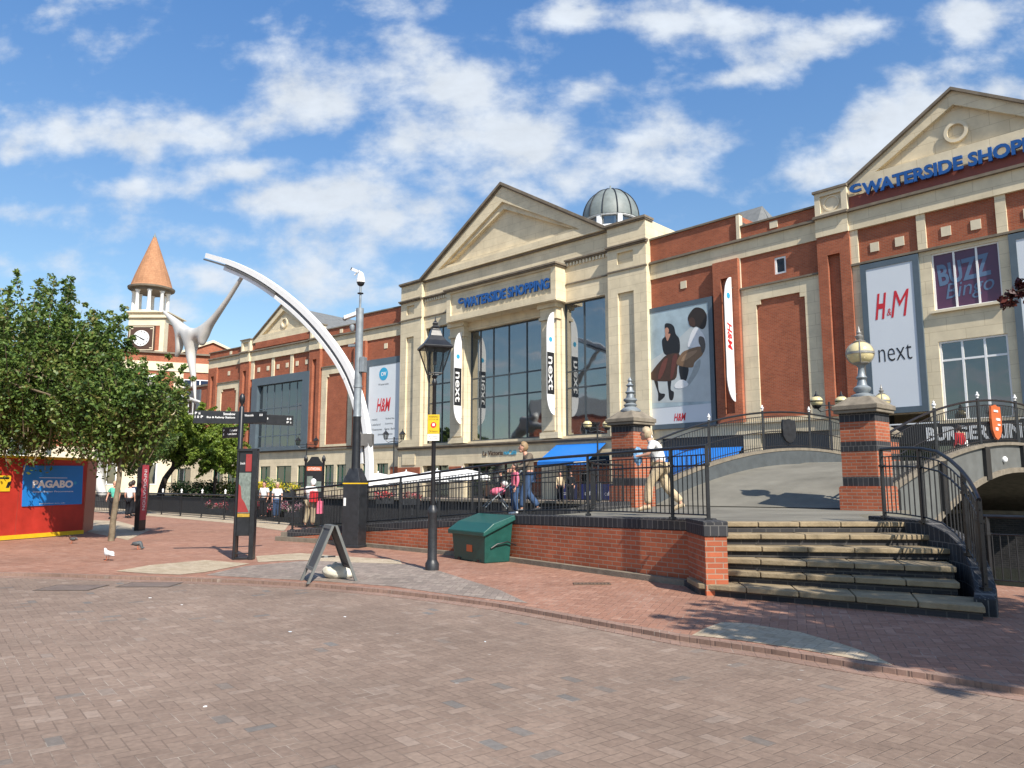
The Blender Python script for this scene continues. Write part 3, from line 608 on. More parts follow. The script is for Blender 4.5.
# ---------------- left range
b=MB(); wall_open(b,-30.8,0,4.8,15.0,[],0,.3); wall_open(b,-6.1,0,15.0,16.3,[],0,.2); wall_open(b,-30.8,-6.1,15.0,15.6,[],0,.2); wall_open(b,-37.5,-30.8,4.8,12.1,[(-36.8,-32.2,5.0,11.8)],0,.3)
b.add([(-30.8,0,12.1),(-30.8,8,12.1),(-30.8,8,15.6),(-30.8,0,15.6)],[(3,2,1,0)])
b.box(-21.9,-12.6,-.15,.3,15.12,15.75)
prt(b,'brick_wall',brk,mL)
bandrun(mL,-30.85,-24.25,0,13.9,14.82); bandrun(mL,-24.25,-22.6,-.3,13.9,14.82,over=.05); bandrun(mL,-22.6,-12.65,-.1,13.9,14.82); bandrun(mL,-12.65,-11.05,-.3,13.9,14.82,over=.05); bandrun(mL,-11.05,0,0,13.9,14.82)
pier(mL,-24.25,-22.6,-.3,zt=13.9); pier(mL,-12.65,-11.05,-.3,zt=13.9); pier(mL,-6.25,-4.75,-.3,zt=13.9); pier(mL,-30.6,-28.95,-.2,zt=13.9)
b=MB(); b.box(-6.15,0,-.1,.3,16.3,16.4); b.box(-11.0,-6.15,-.1,.3,15.6,15.7); b.box(-30.9,-24.3,-.1,.3,15.6,15.7); b.box(-37.6,-30.85,-.15,.3,12.1,12.3); prts(b,'parapet_coping',cap,mL)
b=MB(); b.box(-6.25,-6.05,-.14,.2,14.9,16.28)
for s in (-26.8,-8.6): b.box(s,s+.4,-.05,.1,15.08,15.42)
prts(b,'stone_block',cream2,mL)
b=MB()
for s0,s1 in ((-22.6,-22.05),(-19.0,-18.55),(-15.9,-15.45),(-12.95,-12.65)): b.box(s0,s1,-.1,.02,12.05,13.9)
prts(b,'cream_pilaster',cream,mL)
squares(mL,[(-21.3,12.95),(-19.7,12.95),(-18.0,12.95),(-16.5,12.95),(-14.9,12.95),(-13.4,12.95),(-2.4,13.2),(-26.8,13.1)],0)
for s0,s1 in ((-28.8,-24.4),(-10.95,-6.4)):
    b=MB(); ring(b,s0,s1,4.9,12.1,.75,-.1,.05,wb=.2,wt=.65); b.box(s0+.75,s0+1.0,-.1,.05,11.2,11.45); b.box(s1-1.0,s1-.75,-.1,.05,11.2,11.45); prt(b,'cream_panel_frame',cream,mL)
    b=MB(); b.box(s0,s1,-.2,.0,12.1,12.2); prt(b,'ledge',cap,mL)
fr=SL.px(258.6,383.3,-.0); f2=SL.px(301.8,379.2,.0)
b=MB(); ring(b,-21.9,-12.5,4.75,12.0,1.0,-.35,.05,wb=.35,wt=.75); prt(b,'grey_window_surround',M_['frame'],mL)
gs0,gs1=-20.9,-13.5; mv=[gs0+(gs1-gs0)*k/6 for k in range(1,6)]
window(mL,gs0,gs1,5.1,11.25,.0,mv,[6.2,8.9],M_['frame'],M_['glassd'],fw=.06,mw=.09)
b=MB(); b.box(gs0,gs0+.9,.1,.2,5.1,11); b.box(-15.7,-15.0,.06,.1,6.1,8.4); b.box(-14.6,-13.8,.06,.1,7,8.7); 
prt(b,'interior_blind',[M_['green']],mL)
b=MB(); ring(b,-36.8,-32.2,5.0,11.8,.7,-.2,.3); prt(b,'grey_window_surround',M_['frame'],mL)
window(mL,-36.1,-32.9,5.7,11.1,.1,[-35,-34],[7.5,9.3],M_['white'],M_['glassb'],fw=.1,mw=.12)
for s0,s1 in ((-24.25,-22.6),(-12.65,-11.05)): b=MB(); ring(b,s0,s1,14.98,16.15,.28,-.3,.3,wb=.12,wt=.2); b.box(s0+.27,s1-.27,-.15,.3,15.1,16); prt(b,'end_block',cream2,mL)
b=MB(); b.box(-24.35,-22.5,-.4,.4,16.15,16.26); b.box(-12.75,-10.95,-.4,.4,16.15,16.26); prts(b,'coping',cap,mL)
b=MB(); b.box(-22.6,-12.65,-.12,.3,15.75,16.1); prt(b,'cream_frieze',cream,mL)
gable(mL,-17.35,4.9,16.1,19.1,-.1,0,'l',roof_dep=16)
q=MB(); q.box(-30.7,0,.4,14,14.9,15.0); q.box(-37.5,-30.8,.4,8,11.8,11.95); prts(q,'flat_roof',M_['slate'],mL)
b=MB(); b.box(-37.5,0,-.16,.2,4.62,4.8); prt(b,'ledge',cap,mL)
gw=[(-36.5,-33.5),(-29.0,-27.0),(-26.2,-24.4),(-20.3,-18.6),(-17.6,-15.2),(-14.2,-12.6),(-10.2,-8.9),(-8.5,-7.2),(-5.0,-3.6),(-3.2,-1.8)]
b=MB(); wall_open(b,-37.5,0,GB,4.62,[(a,c,1.3,3.3) for a,c in gw],-.02,.3); prt(b,'cream_wall',cream,mL)
b=MB()
for s0,s1 in ((-21.6,-20.6),(-11.3,-10.5),(-1.5,-.1),(-23.8,-22.8)): b.box(s0,s1,-.05,.0,1.4,3.0)
prts(b,'brick_stripe',brk,mL)
for a,c in gw: window(mL,a,c,1.3,3.3,.12,[(a+c)/2],[],M_['green'],M_['glassd'],fw=.08,mw=.08)
b=MB(); b.box(-37.5,0,1.5,1.6,GB,4.6); b.box(-37.5,0,14,14.2,GB,15); prts(b,'interior',M_['int'],mL)
# ---------------- lettering and posters on the front: things of their own
def sgn(name,label,cat,S,s,off,z,group=None): return thing(name,label,cat,mw=S.m(s,off,z),group=group)
zz0=SP.px(500,307,-.6)[1]; 
t=sgn('wall_sign','smaller blue letters WATERSIDE SHOPPING on the cream box above the tall central window','sign',SP,-12.1,-.62,14.2)
a0=SP.px(458,300,-.7)[0]+12.1; a1=SP.px(549,290,-.7)[0]+12.1
lettering('letters','WATERSIDE SHOPPING',M_['bluesign'],t,a0+.55,a1,.36,1.12,0,.09,bold=.035)
lettering('wave_mark','c',M_['bluesign'],t,a0,a0+.5,.75,1.2,0,.09,bold=.03)
t=sgn('wall_sign','larger blue raised letters WATERSIDE SHOPPING under the gable nearest the right edge','sign',SR,12.3,-.2,15.3)
w0=SR.px(862,190,-.3)[0]-12.3; w1=SR.px(1010,150,-.3)[0]-12.3
z0=SR.px(866,199,-.3)[1]-15.3; z1=SR.px(866,186,-.3)[1]-15.3
# letters up to SHOP end near the right edge; the rest runs on beyond it
wl=(SR.px(1021,150,-.3)[0]-12.3-w0)/14.2
lettering('letters','WATERSIDE SHOPPING',M_['bluesign'],t,w0,w0+wl*18.2,.27,.92,0,.12,bold=.04)
lettering('wave_mark','c',M_['bluesign'],t,w0-.62,w0-.05,.55,.98,0,.12,bold=.03)
def board(label,S,s0,s1,z0,z1,y,fw,cat='billboard',wt=None,ft=.12):
    t=sgn('billboard',label,cat,S,s0,y,z0); w=s1-s0; h=z1-z0
    f=MB(); ring(f,0,w,0,h,fw,-.12,.02,wt=wt); f.build('frame',M_['frame'],t)
    g=MB(); g.box(fw*.9,w-fw*.9,-ft+.03,.0,fw*.9,h-fw*.9); g.build('poster',M_['poster'],t)
    return t,w,h
yb=-ft_y if False else -.095
t,w,h=board('tall white poster with red H&M above black next, left of the bingo window',SR,12.65,15.3,4.85,12.15,-.15,.27)
lettering('poster_text','H',M_['red'],t,.58,1.14,4.5,5.75,yb,.004,bold=.03,shear=.35)
lettering('poster_text','&',M_['red'],t,1.12,1.32,4.62,4.95,yb,.004,shear=.2)
lettering('poster_text','M',M_['red'],t,1.3,2.15,4.5,5.75,yb,.004,bold=.0,shear=.3)
lettering('poster_text','next',M_['blackp'],t,.62,2.1,2.45,3.15,yb,.004,bold=-.012)
t,w,h=board('white poster cut off by the right edge of the photo beside the bingo window',SR,18.9,21.6,4.85,12.15,-.15,.27)
lettering('poster_text','next',M_['blackp'],t,.6,2.1,2.45,3.15,yb,.004,bold=-.012)
t,w,h=board('white poster with a round blue CW badge above red H&M and small names',SL,-4.65,-.15,4.65,12.15,-.02,.3,wt=.55)
b=MB()
for j in range(28):
    a0_,a1_=2*math.pi*j/28,2*math.pi*(j+1)/28; b.vprism([(2.15,6.15),(2.15+.55*math.cos(a0_),6.15+.55*math.sin(a0_)),(2.15+.55*math.cos(a1_),6.15+.55*math.sin(a1_))],yb-.006,yb+.002)
b.build('badge',M_['cyan'],t); lettering('badge_letters','cw',M_['white'],t,1.85,2.5,5.98,6.32,yb-.008,.004,bold=.01)
lettering('poster_text','Waterside',M_['greyp'],t,1.5,2.8,5.2,5.36,yb,.004)
lettering('poster_text','H&M',M_['red'],t,1.35,3.1,2.95,4.1,yb,.004,bold=.02,shear=.3)
for k,(tx,c) in enumerate((('next',(.8,1.5)),('Lakeland',(.8,1.9)),('Waterstones',(.8,2.1)),('Starbucks',(1.6,2.2)))): lettering('poster_text',tx,M_['greyp'],t,c[0],c[1],2.25-k*.42,2.42-k*.42,yb,.004)
for k,(tx,c) in enumerate((('The Body Shop',(2.5,3.6)),('Superdrug',(2.5,3.4)),('Game  Bank',(2.4,3.7)),('Clintons',(2.6,3.4)))): lettering('poster_text',tx,M_['greyp'],t,c[0],c[1],2.25-k*.42,2.42-k*.42,yb,.004)
# fashion poster with two seated people
t,w,h=board('large fashion poster of two seated women in long skirts, right of the central gable',SR,-.62,4.38,4.8,12.15,-.15,.28)
def onp(x,y):
    a,z=SR.px(x,y,-.27); return (a+.62,z-4.8)
ZP=lambda zx,zy:(640+zx/5.49,290+zy/5.486)
def blob(name,pts,mat,lay,par=t):
    k=len(pts); q=[]
    for i in range(k):
        p0,p1,p2,p3=[Vector(pts[(i+j)%k]) for j in (-1,0,1,2)]
        for u in (0,.25,.5,.75): q.append(.5*((2*p1)+(p2-p0)*u+(2*p0-5*p1+4*p2-p3)*u*u+(3*p1-p0-3*p2+p3)*u**3))
    if name in('pictured_wall',): q=pts
    b=MB(); b.vprism([onp(*ZP(*p)) for p in q],yb-.003*lay,yb+.001); 
    me=b.build(name,mat,par); return me
def seg(name,x0,z0_,x1,z1_,mat,lay):
    b=MB(); b.box(x0,x1,yb-.003*lay,yb,z0_,z1_); b.build(name,mat,t)
seg('poster_picture',.29,1.28,w-.29,h-.30,M_['postersky'],1)
blob('pictured_wall',[(40,400),(130,340),(280,200),(380,110),(400,610),(48,620)],M_['posterwall'],2)
blob('pictured_woman',[(135,190),(160,183),(185,200),(195,240),(215,270),(218,330),(205,352),(150,358),(128,340),(120,275),(138,250)],M_['blackp'],3)
blob('pictured_face',[(137,212),(150,206),(158,222),(150,242),(138,236)],M_['skin'],4)
blob('pictured_skirt',[(150,355),(215,350),(205,420),(190,490),(100,500),(48,480),(70,440),(110,390)],M_['timber'],4)
for p in ([(75,490),(95,495),(105,560),(135,570),(130,590),(100,610),(98,565)],[(150,490),(170,490),(168,545),(185,560),(180,600),(162,600),(155,550)]): blob('pictured_leg',p,M_['blackp'],3)
blob('pictured_hair',[(285,110),(310,95),(345,105),(365,140),(360,195),(340,215),(310,200),(290,205),(270,185),(262,150)],M_['haird'],4)
blob('pictured_face',[(268,160),(285,150),(300,165),(300,195),(280,200),(268,185)],M_['timber'],5)
blob('pictured_jumper',[(285,225),(305,205),(330,220),(355,260),(355,300),(330,310),(300,315),(262,310),(270,265)],M_['parasol'],5)
blob('pictured_skirt',[(255,330),(330,310),(345,350),(300,395),(285,425),(215,415),(200,395),(225,350)],paint('tan_skirt_print',(.22,.13,.07),.5),6)
blob('pictured_leg',[(215,410),(265,425),(250,500),(225,495)],M_['blackp'],5)
blob('pictured_shoe',[(190,520),(215,495),(245,495),(265,520),(230,538),(195,538)],M_['white'],6)
blob('pictured_sleeve',[(325,255),(350,262),(358,300),(352,335),(340,345),(332,310),(322,285)],paint('dark_stripe_print',(.10,.085,.075),.5),7)
blob('pictured_collar',[(150,245),(166,240),(160,262),(150,280),(143,262)],M_['skin'],5)
blob('pictured_hand',[(138,240),(152,236),(160,250),(150,266),(140,258)],M_['skin'],6)
blob('pictured_fold',[(120,400),(150,372),(138,430),(112,485),(98,480)],paint('rust_fold_print',(.16,.05,.035),.5),6)
blob('pictured_fold',[(180,365),(205,360),(192,430),(178,480),(166,478)],paint('rust_fold_print',(.13,.04,.03),.5),6)
blob('pictured_fold',[(250,350),(310,330),(300,350),(250,385),(225,388)],paint('light_tan_print',(.34,.21,.12),.5),7)
blob('pictured_shadow',[(300,410),(330,380),(322,440),(270,520),(255,515),(285,450)],paint('soft_shadow_print',(.34,.37,.37),.5),3)
hs=[onp(*ZP(185,702)),onp(*ZP(250,655))]
lettering('poster_text','H&M',M_['red'],t,hs[0][0],hs[1][0],.42,.86,yb,.004,bold=.02,shear=.3)
# blade banners fixed to the wall
def banner(label,S,s,y,z0,z1,txt,grp,wd=.75):
    t=sgn('blade_banner',label,'banner',S,s,y,z0,grp); h=z1-z0
    # blade stands out from the wall: lies in the y-z plane, seen from the right
    p=MB(); n=10; pr=[(-.1,.05),(-.1,h-.1)]
    out=[(-.12,h)]+[(-.12-wd*math.sin(i/n*math.pi/2),h-1.5*(1-math.cos(i/n*math.pi/2))) for i in range(n+1)]
    lo=[(-.12-wd+wd*(1-math.cos(i/n*math.pi/2)),1.3*(1-math.sin(i/n*math.pi/2))) for i in range(n+1)]
    poly=out+lo
    vs=[(-.02,y_,z_) for y_,z_ in poly]+[(.02,y_,z_) for y_,z_ in poly]; k=len(poly)
    p.add(vs,[tuple(range(k)),tuple(reversed(range(k,2*k)))]+[((i+1)%k,i,i+k,(i+1)%k+k) for i in range(k)])
    p.build('banner',M_['white'],t)
    q=MB()
    for zz in (.4,h-.6): q.box(-.02,.02,-.14,.0,zz,zz+.05)
    q.build('bracket',M_['galv'],t)
    if txt=='next':
        q=MB(); q.box(-.026,.026,-.12-wd*.98,-.14,1.35,h*.60); q.build('black_panel',M_['blackp'],t)
        o=lettering('banner_text','next',M_['white'],t,0,(h*.60-1.35)*.8,0,wd*.62,0,.004,bold=.01)
        o.matrix_basis=Matrix.Translation((.03,-.12-wd*.8,h*.60-.35))@Matrix.Rotation(R(90),4,'Y')@Matrix.Rotation(R(90),4,'X')@Matrix.Rotation(R(90),4,'X')
        o.matrix_basis=Matrix(((0,-1,0,.03),(0,0,1,-.12-wd*.82),(-1,0,0,h*.60-.3),(0,0,0,1)))
        q=MB(); [q.vprism([(0,0),(.17*math.cos(j*.4),.17*math.sin(j*.4)),(.17*math.cos(j*.4+.4),.17*math.sin(j*.4+.4))],-.004,.0) for j in range(16)]
        oo=q.build('badge',M_['cyan'],t); oo.matrix_basis=Matrix(((0,-1,0,.03),(1,0,0,-.12-wd*.5),(0,0,1,h-1.9),(0,0,0,1)))
    else:
        o=lettering('banner_text','H&M',M_['red'],t,0,1.5,0,wd*.6,0,.004,bold=.02,shear=.25)
        o.matrix_basis=Matrix(((0,-1,0,.03),(0,0,1,-.12-wd*.8),(-1,0,0,h*.52+.7),(0,0,0,1)))
        q=MB(); [q.vprism([(0,0),(.17*math.cos(j*.4),.17*math.sin(j*.4)),(.17*math.cos(j*.4+.4),.17*math.sin(j*.4+.4))],-.004,.0) for j in range(16)]
        oo=q.build('badge',M_['cyan'],t); oo.matrix_basis=Matrix(((0,-1,0,.03),(1,0,0,-.12-wd*.5),(0,0,1,h-1.1),(0,0,0,1)))
    return t
g1='blade banners on brackets along the shopping centre front'
def bz_(S,px,yt,yb_,off): 
    s,zt=S.px(px,yt,off); _,zb=S.px(px,yb_,off); return s,zb,zt
s,zb,zt=bz_(SP,461,332,424,-.3); banner('black and white next banner on the left pilaster of the central gable',SP,s-.0,-.1,zb,zt,'next',g1,wd=.75)
s,zb,zt=bz_(SP,553,312,415,-.3); banner('black and white next banner between the tall central window and the narrow right window',SP,s,-.1,zb,zt,'next',g1,wd=.75)
s,zb,zt=bz_(SR,730,277,402,-.5); banner('white H&M banner on the brick pier right of the fashion poster',SR,s,-.3,zb,zt,'hm',g1,wd=.75)
s,zb,zt=bz_(SL,363,356,455,-.3); banner('plain white banner behind the curved sculpture beam, left of the CW poster',SL,s,-.3,zb,zt,'hm2',g1,wd=.6)
# shop name signs
t=sgn('shop_sign','small dark and blue shop name letters over the shop under the tall central window','sign',SP,SP.px(483,452)[0],-.0,SP.px(500,455)[1])
lettering('letters','La Victoria',M_['timber'],t,0,2.0,.0,.32,0,.03); lettering('letters','noCafé',M_['cyan'],t,2.1,3.3,.0,.32,0,.03)
t=sgn('shop_sign','white letters BURGER KING on the black fascia behind the railings of the arched footbridge','sign',SR,SR.px(926,433,-.3)[0],-.27,3.48)
wS=SR.px(1024,433,-.3)[0]-SR.px(926,433,-.3)[0]
lettering('letters','BURGER KING',M_['white'],t,0,wS*1.12,.02,.64,0,.03,bold=.04)
# awnings
def awning(label,S,s0,s1,z0,z1,out,skirt=.25):
    t=sgn('awning',label,'awning',S,s0,-.05,z0); w=s1-s0; h=z1-z0
    b=MB(); b.add([(0,0,h),(w,0,h),(w,-out,0),(0,-out,0),(0,0,h-.04),(w,0,h-.04),(w,-out,-.04),(0,-out,-.04)],[(3,2,1,0),(4,5,6,7),(0,1,5,4),(2,3,7,6),(0,4,7,3),(1,2,6,5)])
    b.build('canopy',M_['awn'],t); b=MB(); b.box(0,w,-out-.02,-out,-skirt,.0); b.build('valance',M_['awn'],t)
    b=MB(); b.tube([(.05,0,.1),(.05,-out,-.05)],.02,6); b.tube([(w-.05,0,.1),(w-.05,-out,-.05)],.02,6); b.build('arm',M_['dframe'],t)
awning('sloping blue awning left of the brick pillar with the grey finial',SP,-7.2,-3.2,3.0,4.15,1.9)
awning('blue awning behind the white haired walker, under the fashion poster',SR,.6,5.8,2.6,3.6,1.2,.5)
# ================================================================ GROUND, RIVER
U=Vector((.682,-.731,0)); NI=Vector((.731,.682,0)); A0=Vector((-20.8,43,0))
nb=[Vector((-90,58,0)),Vector((-45,52,0)),A0,A0+U*30,A0+U*42,A0+U*110]
def flat(name,poly,z,mat,kind='structure',thick=0):
    bm=bmesh.new(); vs=[bm.verts.new((p[0],p[1],z)) for p in poly]; f=bm.faces.new(vs)
    bm.normal_update()
    if f.normal.z<0: f.normal_flip()
    bmesh.ops.triangulate(bm,faces=bm.faces[:]); me=D.meshes.new(name); bm.to_mesh(me); bm.free(); me.materials.append(mat)
    o=D.objects.new(name,me); COL.objects.link(o); tag(o,kind=kind); return o
# near bank
near=[(-500,58),(-90,58)]+[(p.x,p.y) for p in nb[1:]]+[(60,-300),(-500,-300)]
# the roadway is a slightly lower sheet; the footway edge follows the photograph
edge=[gz(x,y,-.05) for x,y in ((0,575.5),(60,576.5),(110,578.5),(180,580.5),(250,583),(320,587),(390,593),(450,600),(500,607),(540,614),(600,625),(680,640),(770,653),(860,668),(950,682),(1024,694))]
ex=Vector((-60,16.5,0)); far_l=[Vector((-500,20,0)),Vector((-120,19,0)),Vector((-60,17,0))]
edge_xy=[(p.x,p.y) for p in far_l]+[(p.x,p.y) for p in edge]+[(12,1.0),(60,-40)]
flat('ground',[(-500,58),(-90,58)]+[(p.x,p.y) for p in nb[1:]]+[(A0+U*110).to_tuple()[:2]]+[(60,-40)]+list(reversed(edge_xy[:-1])),0,M_['pave'])
flat('road',edge_xy+[(60,-300),(-500,-300)],-.05,M_['road'])
kb=MB(); kb.sweep([(x,y,-.05) for x,y in edge_xy[1:]],.13,.054,base=True); ko=kb.build('kerb',M_['kerb']); tag(ko,kind='structure')
k2=MB(); k2.sweep([(x,y-.22,-.05) for x,y in edge_xy[1:-1]],.2,.006,base=True); tag(k2.build('gutter',M_['kerb']),kind='structure')
def gpoly(pts,z): return [gz(x,y,z).to_tuple()[:2] for x,y in pts]
flat('grey_paving',gpoly([(250,577.5),(205,575),(245,566),(300,561),(350,561),(400,563),(440,571),(500,590),(528,603),(500,600),(440,593),(390,586),(320,581)],.004),.004,M_['greypave'])
flat('pale_strip',gpoly([(116,571),(150,565),(205,560),(250,563.5),(205,572),(180,574.5),(150,573.5)],.007),.007,M_['palepave'])
flat('pale_strip',gpoly([(256,556),(300,553),(340,556),(400,560),(402,564),(345,562),(300,560),(258,562)],.007),.007,M_['palepave'])
flat('pale_paving',gpoly([(692,635),(705,628),(722,622),(745,623),(800,632),(842,644),(870,653),(893,665),(868,661),(800,649),(740,640)],.005),.005,M_['palepave'])
flat('pale_strip',gpoly([(92,507),(230,516),(290,523),(284,531),(230,523),(140,515),(92,511)],.006),.006,M_['palepave'])
flat('pale_strip',gpoly([(88,520),(118,521),(150,530),(128,540),(88,532)],.006),.006,M_['palepave'])
# river and far bank
fb=[SR.w(40,-5,0),SR.w(0,-5,0),SP.w(-12,-5,0),SP.w(PL,-5,0),SL.w(-18,-5,0),SL.w(-40,-5,0),Vector((-90,92,0))]
flat('river',[(-300,40),(90,-60),(90,60),(-60,120),(-300,120)],-1.4,M_['water'])
fx=[(p.x,p.y) for p in fb]; flat('far_bank',fx+[(-500,92),(-500,900),(500,900),(500,-20),(fx[0][0]+30,fx[0][1]-30)],GB,M_['greypave'])
def quay(name,pts,z1,mat,flip):
    b=MB()
    for a,c in zip(pts[:-1],pts[1:]):
        v=[(a[0],a[1],-2),(c[0],c[1],-2),(c[0],c[1],z1),(a[0],a[1],z1)]; b.add(v,[(0,1,2,3)])
    tag(b.build(name,mat),kind='structure')
quay('near_quay',[(p.x,p.y) for p in nb],0,M_['riser'],0); quay('far_quay',fx,GB,M_['riser'],0)
b=MB(); b.sweep([(x,y,GB-.1) for x,y in fx],.4,.14,base=True); tag(b.build('far_quay_coping',M_['copes']),kind='structure')
# ================================================================ RAMP, LANDING, STEPS
ZL=1.0
Wn=[(-6.4,22.0,.25),(-3.9,20.3,.5),(-.09,16.45,.9),(3.05,12.3,ZL)]
Wf=[(-4.7,24.0,.25),(-2.1,22.3,.5),(1.5,18.9,.9),(4.0,16.6,ZL)]
P1=(8.62,18.5); P2=(3.55,21.95)
d=Vector((.785,.62,0)).normalized(); NS=Vector((9.1,18.5,0)); FS=Vector((4.0,22.3,0))
land=[(3.1,12.3),(3.24,12.35),(6.45,12.35),(6.2,13.3),(7.0,15.6),(9.2,17.9),(9.5,18.3),(4.2,22.9),(2.8,22.0),(1.5,18.9),(.1,16.6)]
rt=thing('raised_walkway','brick sided ramp and landing with blue brick coping leading up to the footbridge','walkway',loc=(3,15,0))
ri=Matrix.Translation((-3,-15,0))
def rp(mb,name,mat,label=None,**k):
    o=mb.build(name,mat,rt,mw=ri,**k); 
    if label:o['label']=label
    return o
b=MB()
for a in range(2):
    q=[Wn[a],Wn[a+1],Wf[a+1],Wf[a]]; b.prism([(p[0]+(.15 if i_<2 else 0),p[1]+(.12 if i_<2 else 0)) for i_,p in enumerate(q)],-1.9,[p[2]-.03 for p in q])
q=[Wn[2],(2.0,14.0),(1.9,19.2),Wf[2]]
b.prism([(p[0],p[1]) for p in land],-1.9,[ZL-.02]*9+[.9-.02]*2)
rp(b,'deck',M_['concrete'])
b=MB(); thick=.34
for a,c in zip(Wn[:-1],Wn[1:]):
    a,c=Vector(a),Vector(c); t=(c-a); t.z=0; t.normalize(); nn=Vector((t.y,-t.x,0)); nn=nn if nn.y<0 else -nn
    q=[a,c,c-nn*thick,a-nn*thick]; q=[a+nn*.05,c+nn*.05,c-nn*thick,a-nn*thick]
    b.prism([(p.x,p.y) for p in q],-.02,[a.z-.15,c.z-.15,c.z-.15,a.z-.15])
rp(b,'brick_wall',M_['brick2'])
b=MB(); wc=[Vector(p)+Vector((.12,.1,-.15)) for p in Wn]; b.sweep(wc,.42,.2,base=True); rp(b,'coping',M_['bluebrick'],bevel=.02)
b=MB(); wf=[Vector(p)+Vector((0,0,-.1)) for p in Wf[:3]]+[Vector((2.2,20.3,.87)),Vector((3.2,21.7,.9))]; b.sweep(wf,.4,.22,base=True); rp(b,'coping',M_['bluebrick'])
b=MB(); b.sweep([Vector((x,y,0)) for x,y,_ in ((Wn[0][0]-.1,Wn[0][1],0),(Wn[1][0]-.1,Wn[1][1]-.12,0),(Wn[2][0]-.08,Wn[2][1]-.1,0),(2.9,12.2,0))],.14,.09,base=True); rp(b,'plinth_course',M_['copes'])
b=MB(); b.prism([(-6.75,22.0),(-5.1,20.95),(-4.0,22.4),(-5.0,24.2)],0,.12); b.prism([(-6.6,22.05),(-5.0,21.1),(-3.9,22.6),(-4.9,24.1)],.12,.24); rp(b,'ramp_foot',M_['copes'])
# end pier by the steps
pm=(2.96,11.42)
b=MB(); b.box(pm[0]-.16,pm[0]+.16,pm[1]-.2,pm[1]+.9,0,.84); rp(b,'pier',M_['brick2']); b=MB(); b.box(pm[0]-.18,pm[0]+.18,pm[1]-.22,pm[1]+.9,.84,1.06); rp(b,'pier_cap',M_['bluebrick'],bevel=.015)
# steps
st=thing('entrance_steps','six worn sandstone steps with dark brick risers up to the landing','steps',loc=(4.5,10.5,0)); si=Matrix.Translation((-4.5,-10.5,0))
NOS=[((698,583.5),(986,607)),((717,570),(960.5,583)),((717,558),(957,567)),((717,546),(951,549)),((717,534),(940,535)),((717,522),(923.5,522))]
rr=random.Random(5)
for k,(l,r_) in enumerate(NOS):
    z1=(k+1)/6*ZL; z0=k/6*ZL; a=gz(*l,z1); c=gz(*r_,z1)
    back=[(6.55,12.35),(a.x,12.45)]; 
    fr=[(a.x,a.y),((a.x*2+c.x)/3,(a.y*2+c.y)/3-.01*k),((a.x+2*c.x)/3,(a.y+2*c.y)/3-.015*k),(c.x,c.y)]
    t_=MB(); 
    # the tread is laid as a row of slabs with open joints
    n=5; 
    for j in range(n):
        u0,u1=j/n+.002,(j+1)/n-.002; f=lambda u:Vector((a.x+(c.x-a.x)*u,a.y+(c.y-a.y)*u,0)); bk=lambda u:Vector((a.x+((6.3,6.3,6.3,6.4,6.45,6.5)[k]-(.35,.2,.05,0,0,0)[k]-a.x)*u,min(12.5,f(u).y+.75) if k<5 else 12.6,0))
        p0,p1,p2,p3=f(u0),f(u1),bk(u1),bk(u0); w=rr.uniform(-.003,.003)
        t_.prism([(p0.x,p0.y),(p1.x,p1.y),(p2.x,p2.y),(p3.x,p3.y)],z1-.075,z1+w)
    t_.build('tread',M_['stone'],st,mw=si,bevel=.012)
    rb=MB(); rb.prism([(a.x+.02,a.y+.055),(c.x-.01,c.y+.055),((5.85,6.0,6.2,6.35,6.4,6.45)[k],12.3),(a.x+.02,12.3)],z0-.02 if k==0 else z0+.004,z1-.077); rb.build('riser',M_['riser'],st,mw=si)
# curved brick kerb beside the steps
KP=[(6.2,13.3,1.06),(6.28,12.6,1.06),(6.4,11.9,1.04),(6.45,11.3,.90),(6.4,10.8,.72),(6.22,10.3,.49),(6.0,9.85,.30),(5.78,9.5,.22)]
KP=[(x+.06-.012*i,y,z) for i,(x,y,z) in enumerate(KP)]
b=MB()
o_=len(b.v)
for i,p in enumerate(KP):
    q=Vector(KP[min(i+1,7)])-Vector(KP[max(i-1,0)]); q.z=0; q.normalize(); a=Vector((q.y,-q.x,0))*.12
    for s_,zz in ((1,-1.9 if i<4 else -.05),(-1,-.05),(-1,p[2]),(1,p[2])): b.v.append((p[0]+a.x*s_,p[1]+a.y*s_,zz))
for i in range(7):
    for j in range(4): b.f.append((o_+i*4+j,o_+i*4+(j+1)%4,o_+(i+1)*4+(j+1)%4,o_+(i+1)*4+j)); b.mi.append(0)
b.f.append((o_+28,o_+29,o_+30,o_+31)); b.mi.append(0); b.f.append((3,2,1,0)); b.mi.append(0)
b.build('curved_kerb',M_['bluebrick'],st,mw=si,bevel=.02)
# ================================================================ RAILINGS
def resample(pts,step):
    pts=[Vector(p) for p in pts]; out=[]; L=[0]
    for a,b_ in zip(pts[:-1],pts[1:]): L.append(L[-1]+(Vector((b_.x-a.x,b_.y-a.y,0))).length)
    n=max(1,round(L[-1]/step)); 
    def f(s):
        for i in range(len(pts)-1):
            if s<=L[i+1]+1e-6: 
                u=(s-L[i])/max(1e-9,L[i+1]-L[i]); return pts[i].lerp(pts[i+1],u)
        return pts[-1].copy()
    return [f(L[-1]*k/n) for k in range(n+1)],L[-1],f
def smooth(pts,n=4):
    """Catmull-Rom through the points"""
    P=[Vector(p) for p in pts]; out=[]
    for i in range(len(P)-1):
        p0=P[max(i-1,0)]; p1=P[i]; p2=P[i+1]; p3=P[min(i+2,len(P)-1)]
        for k in range(n):
            t=k/n; out.append(.5*((2*p1)+(p2-p0)*t+(2*p0-5*p1+4*p2-p3)*t*t+(3*p1-p0-3*p2+p3)*t**3))
    out.append(P[-1]); return out
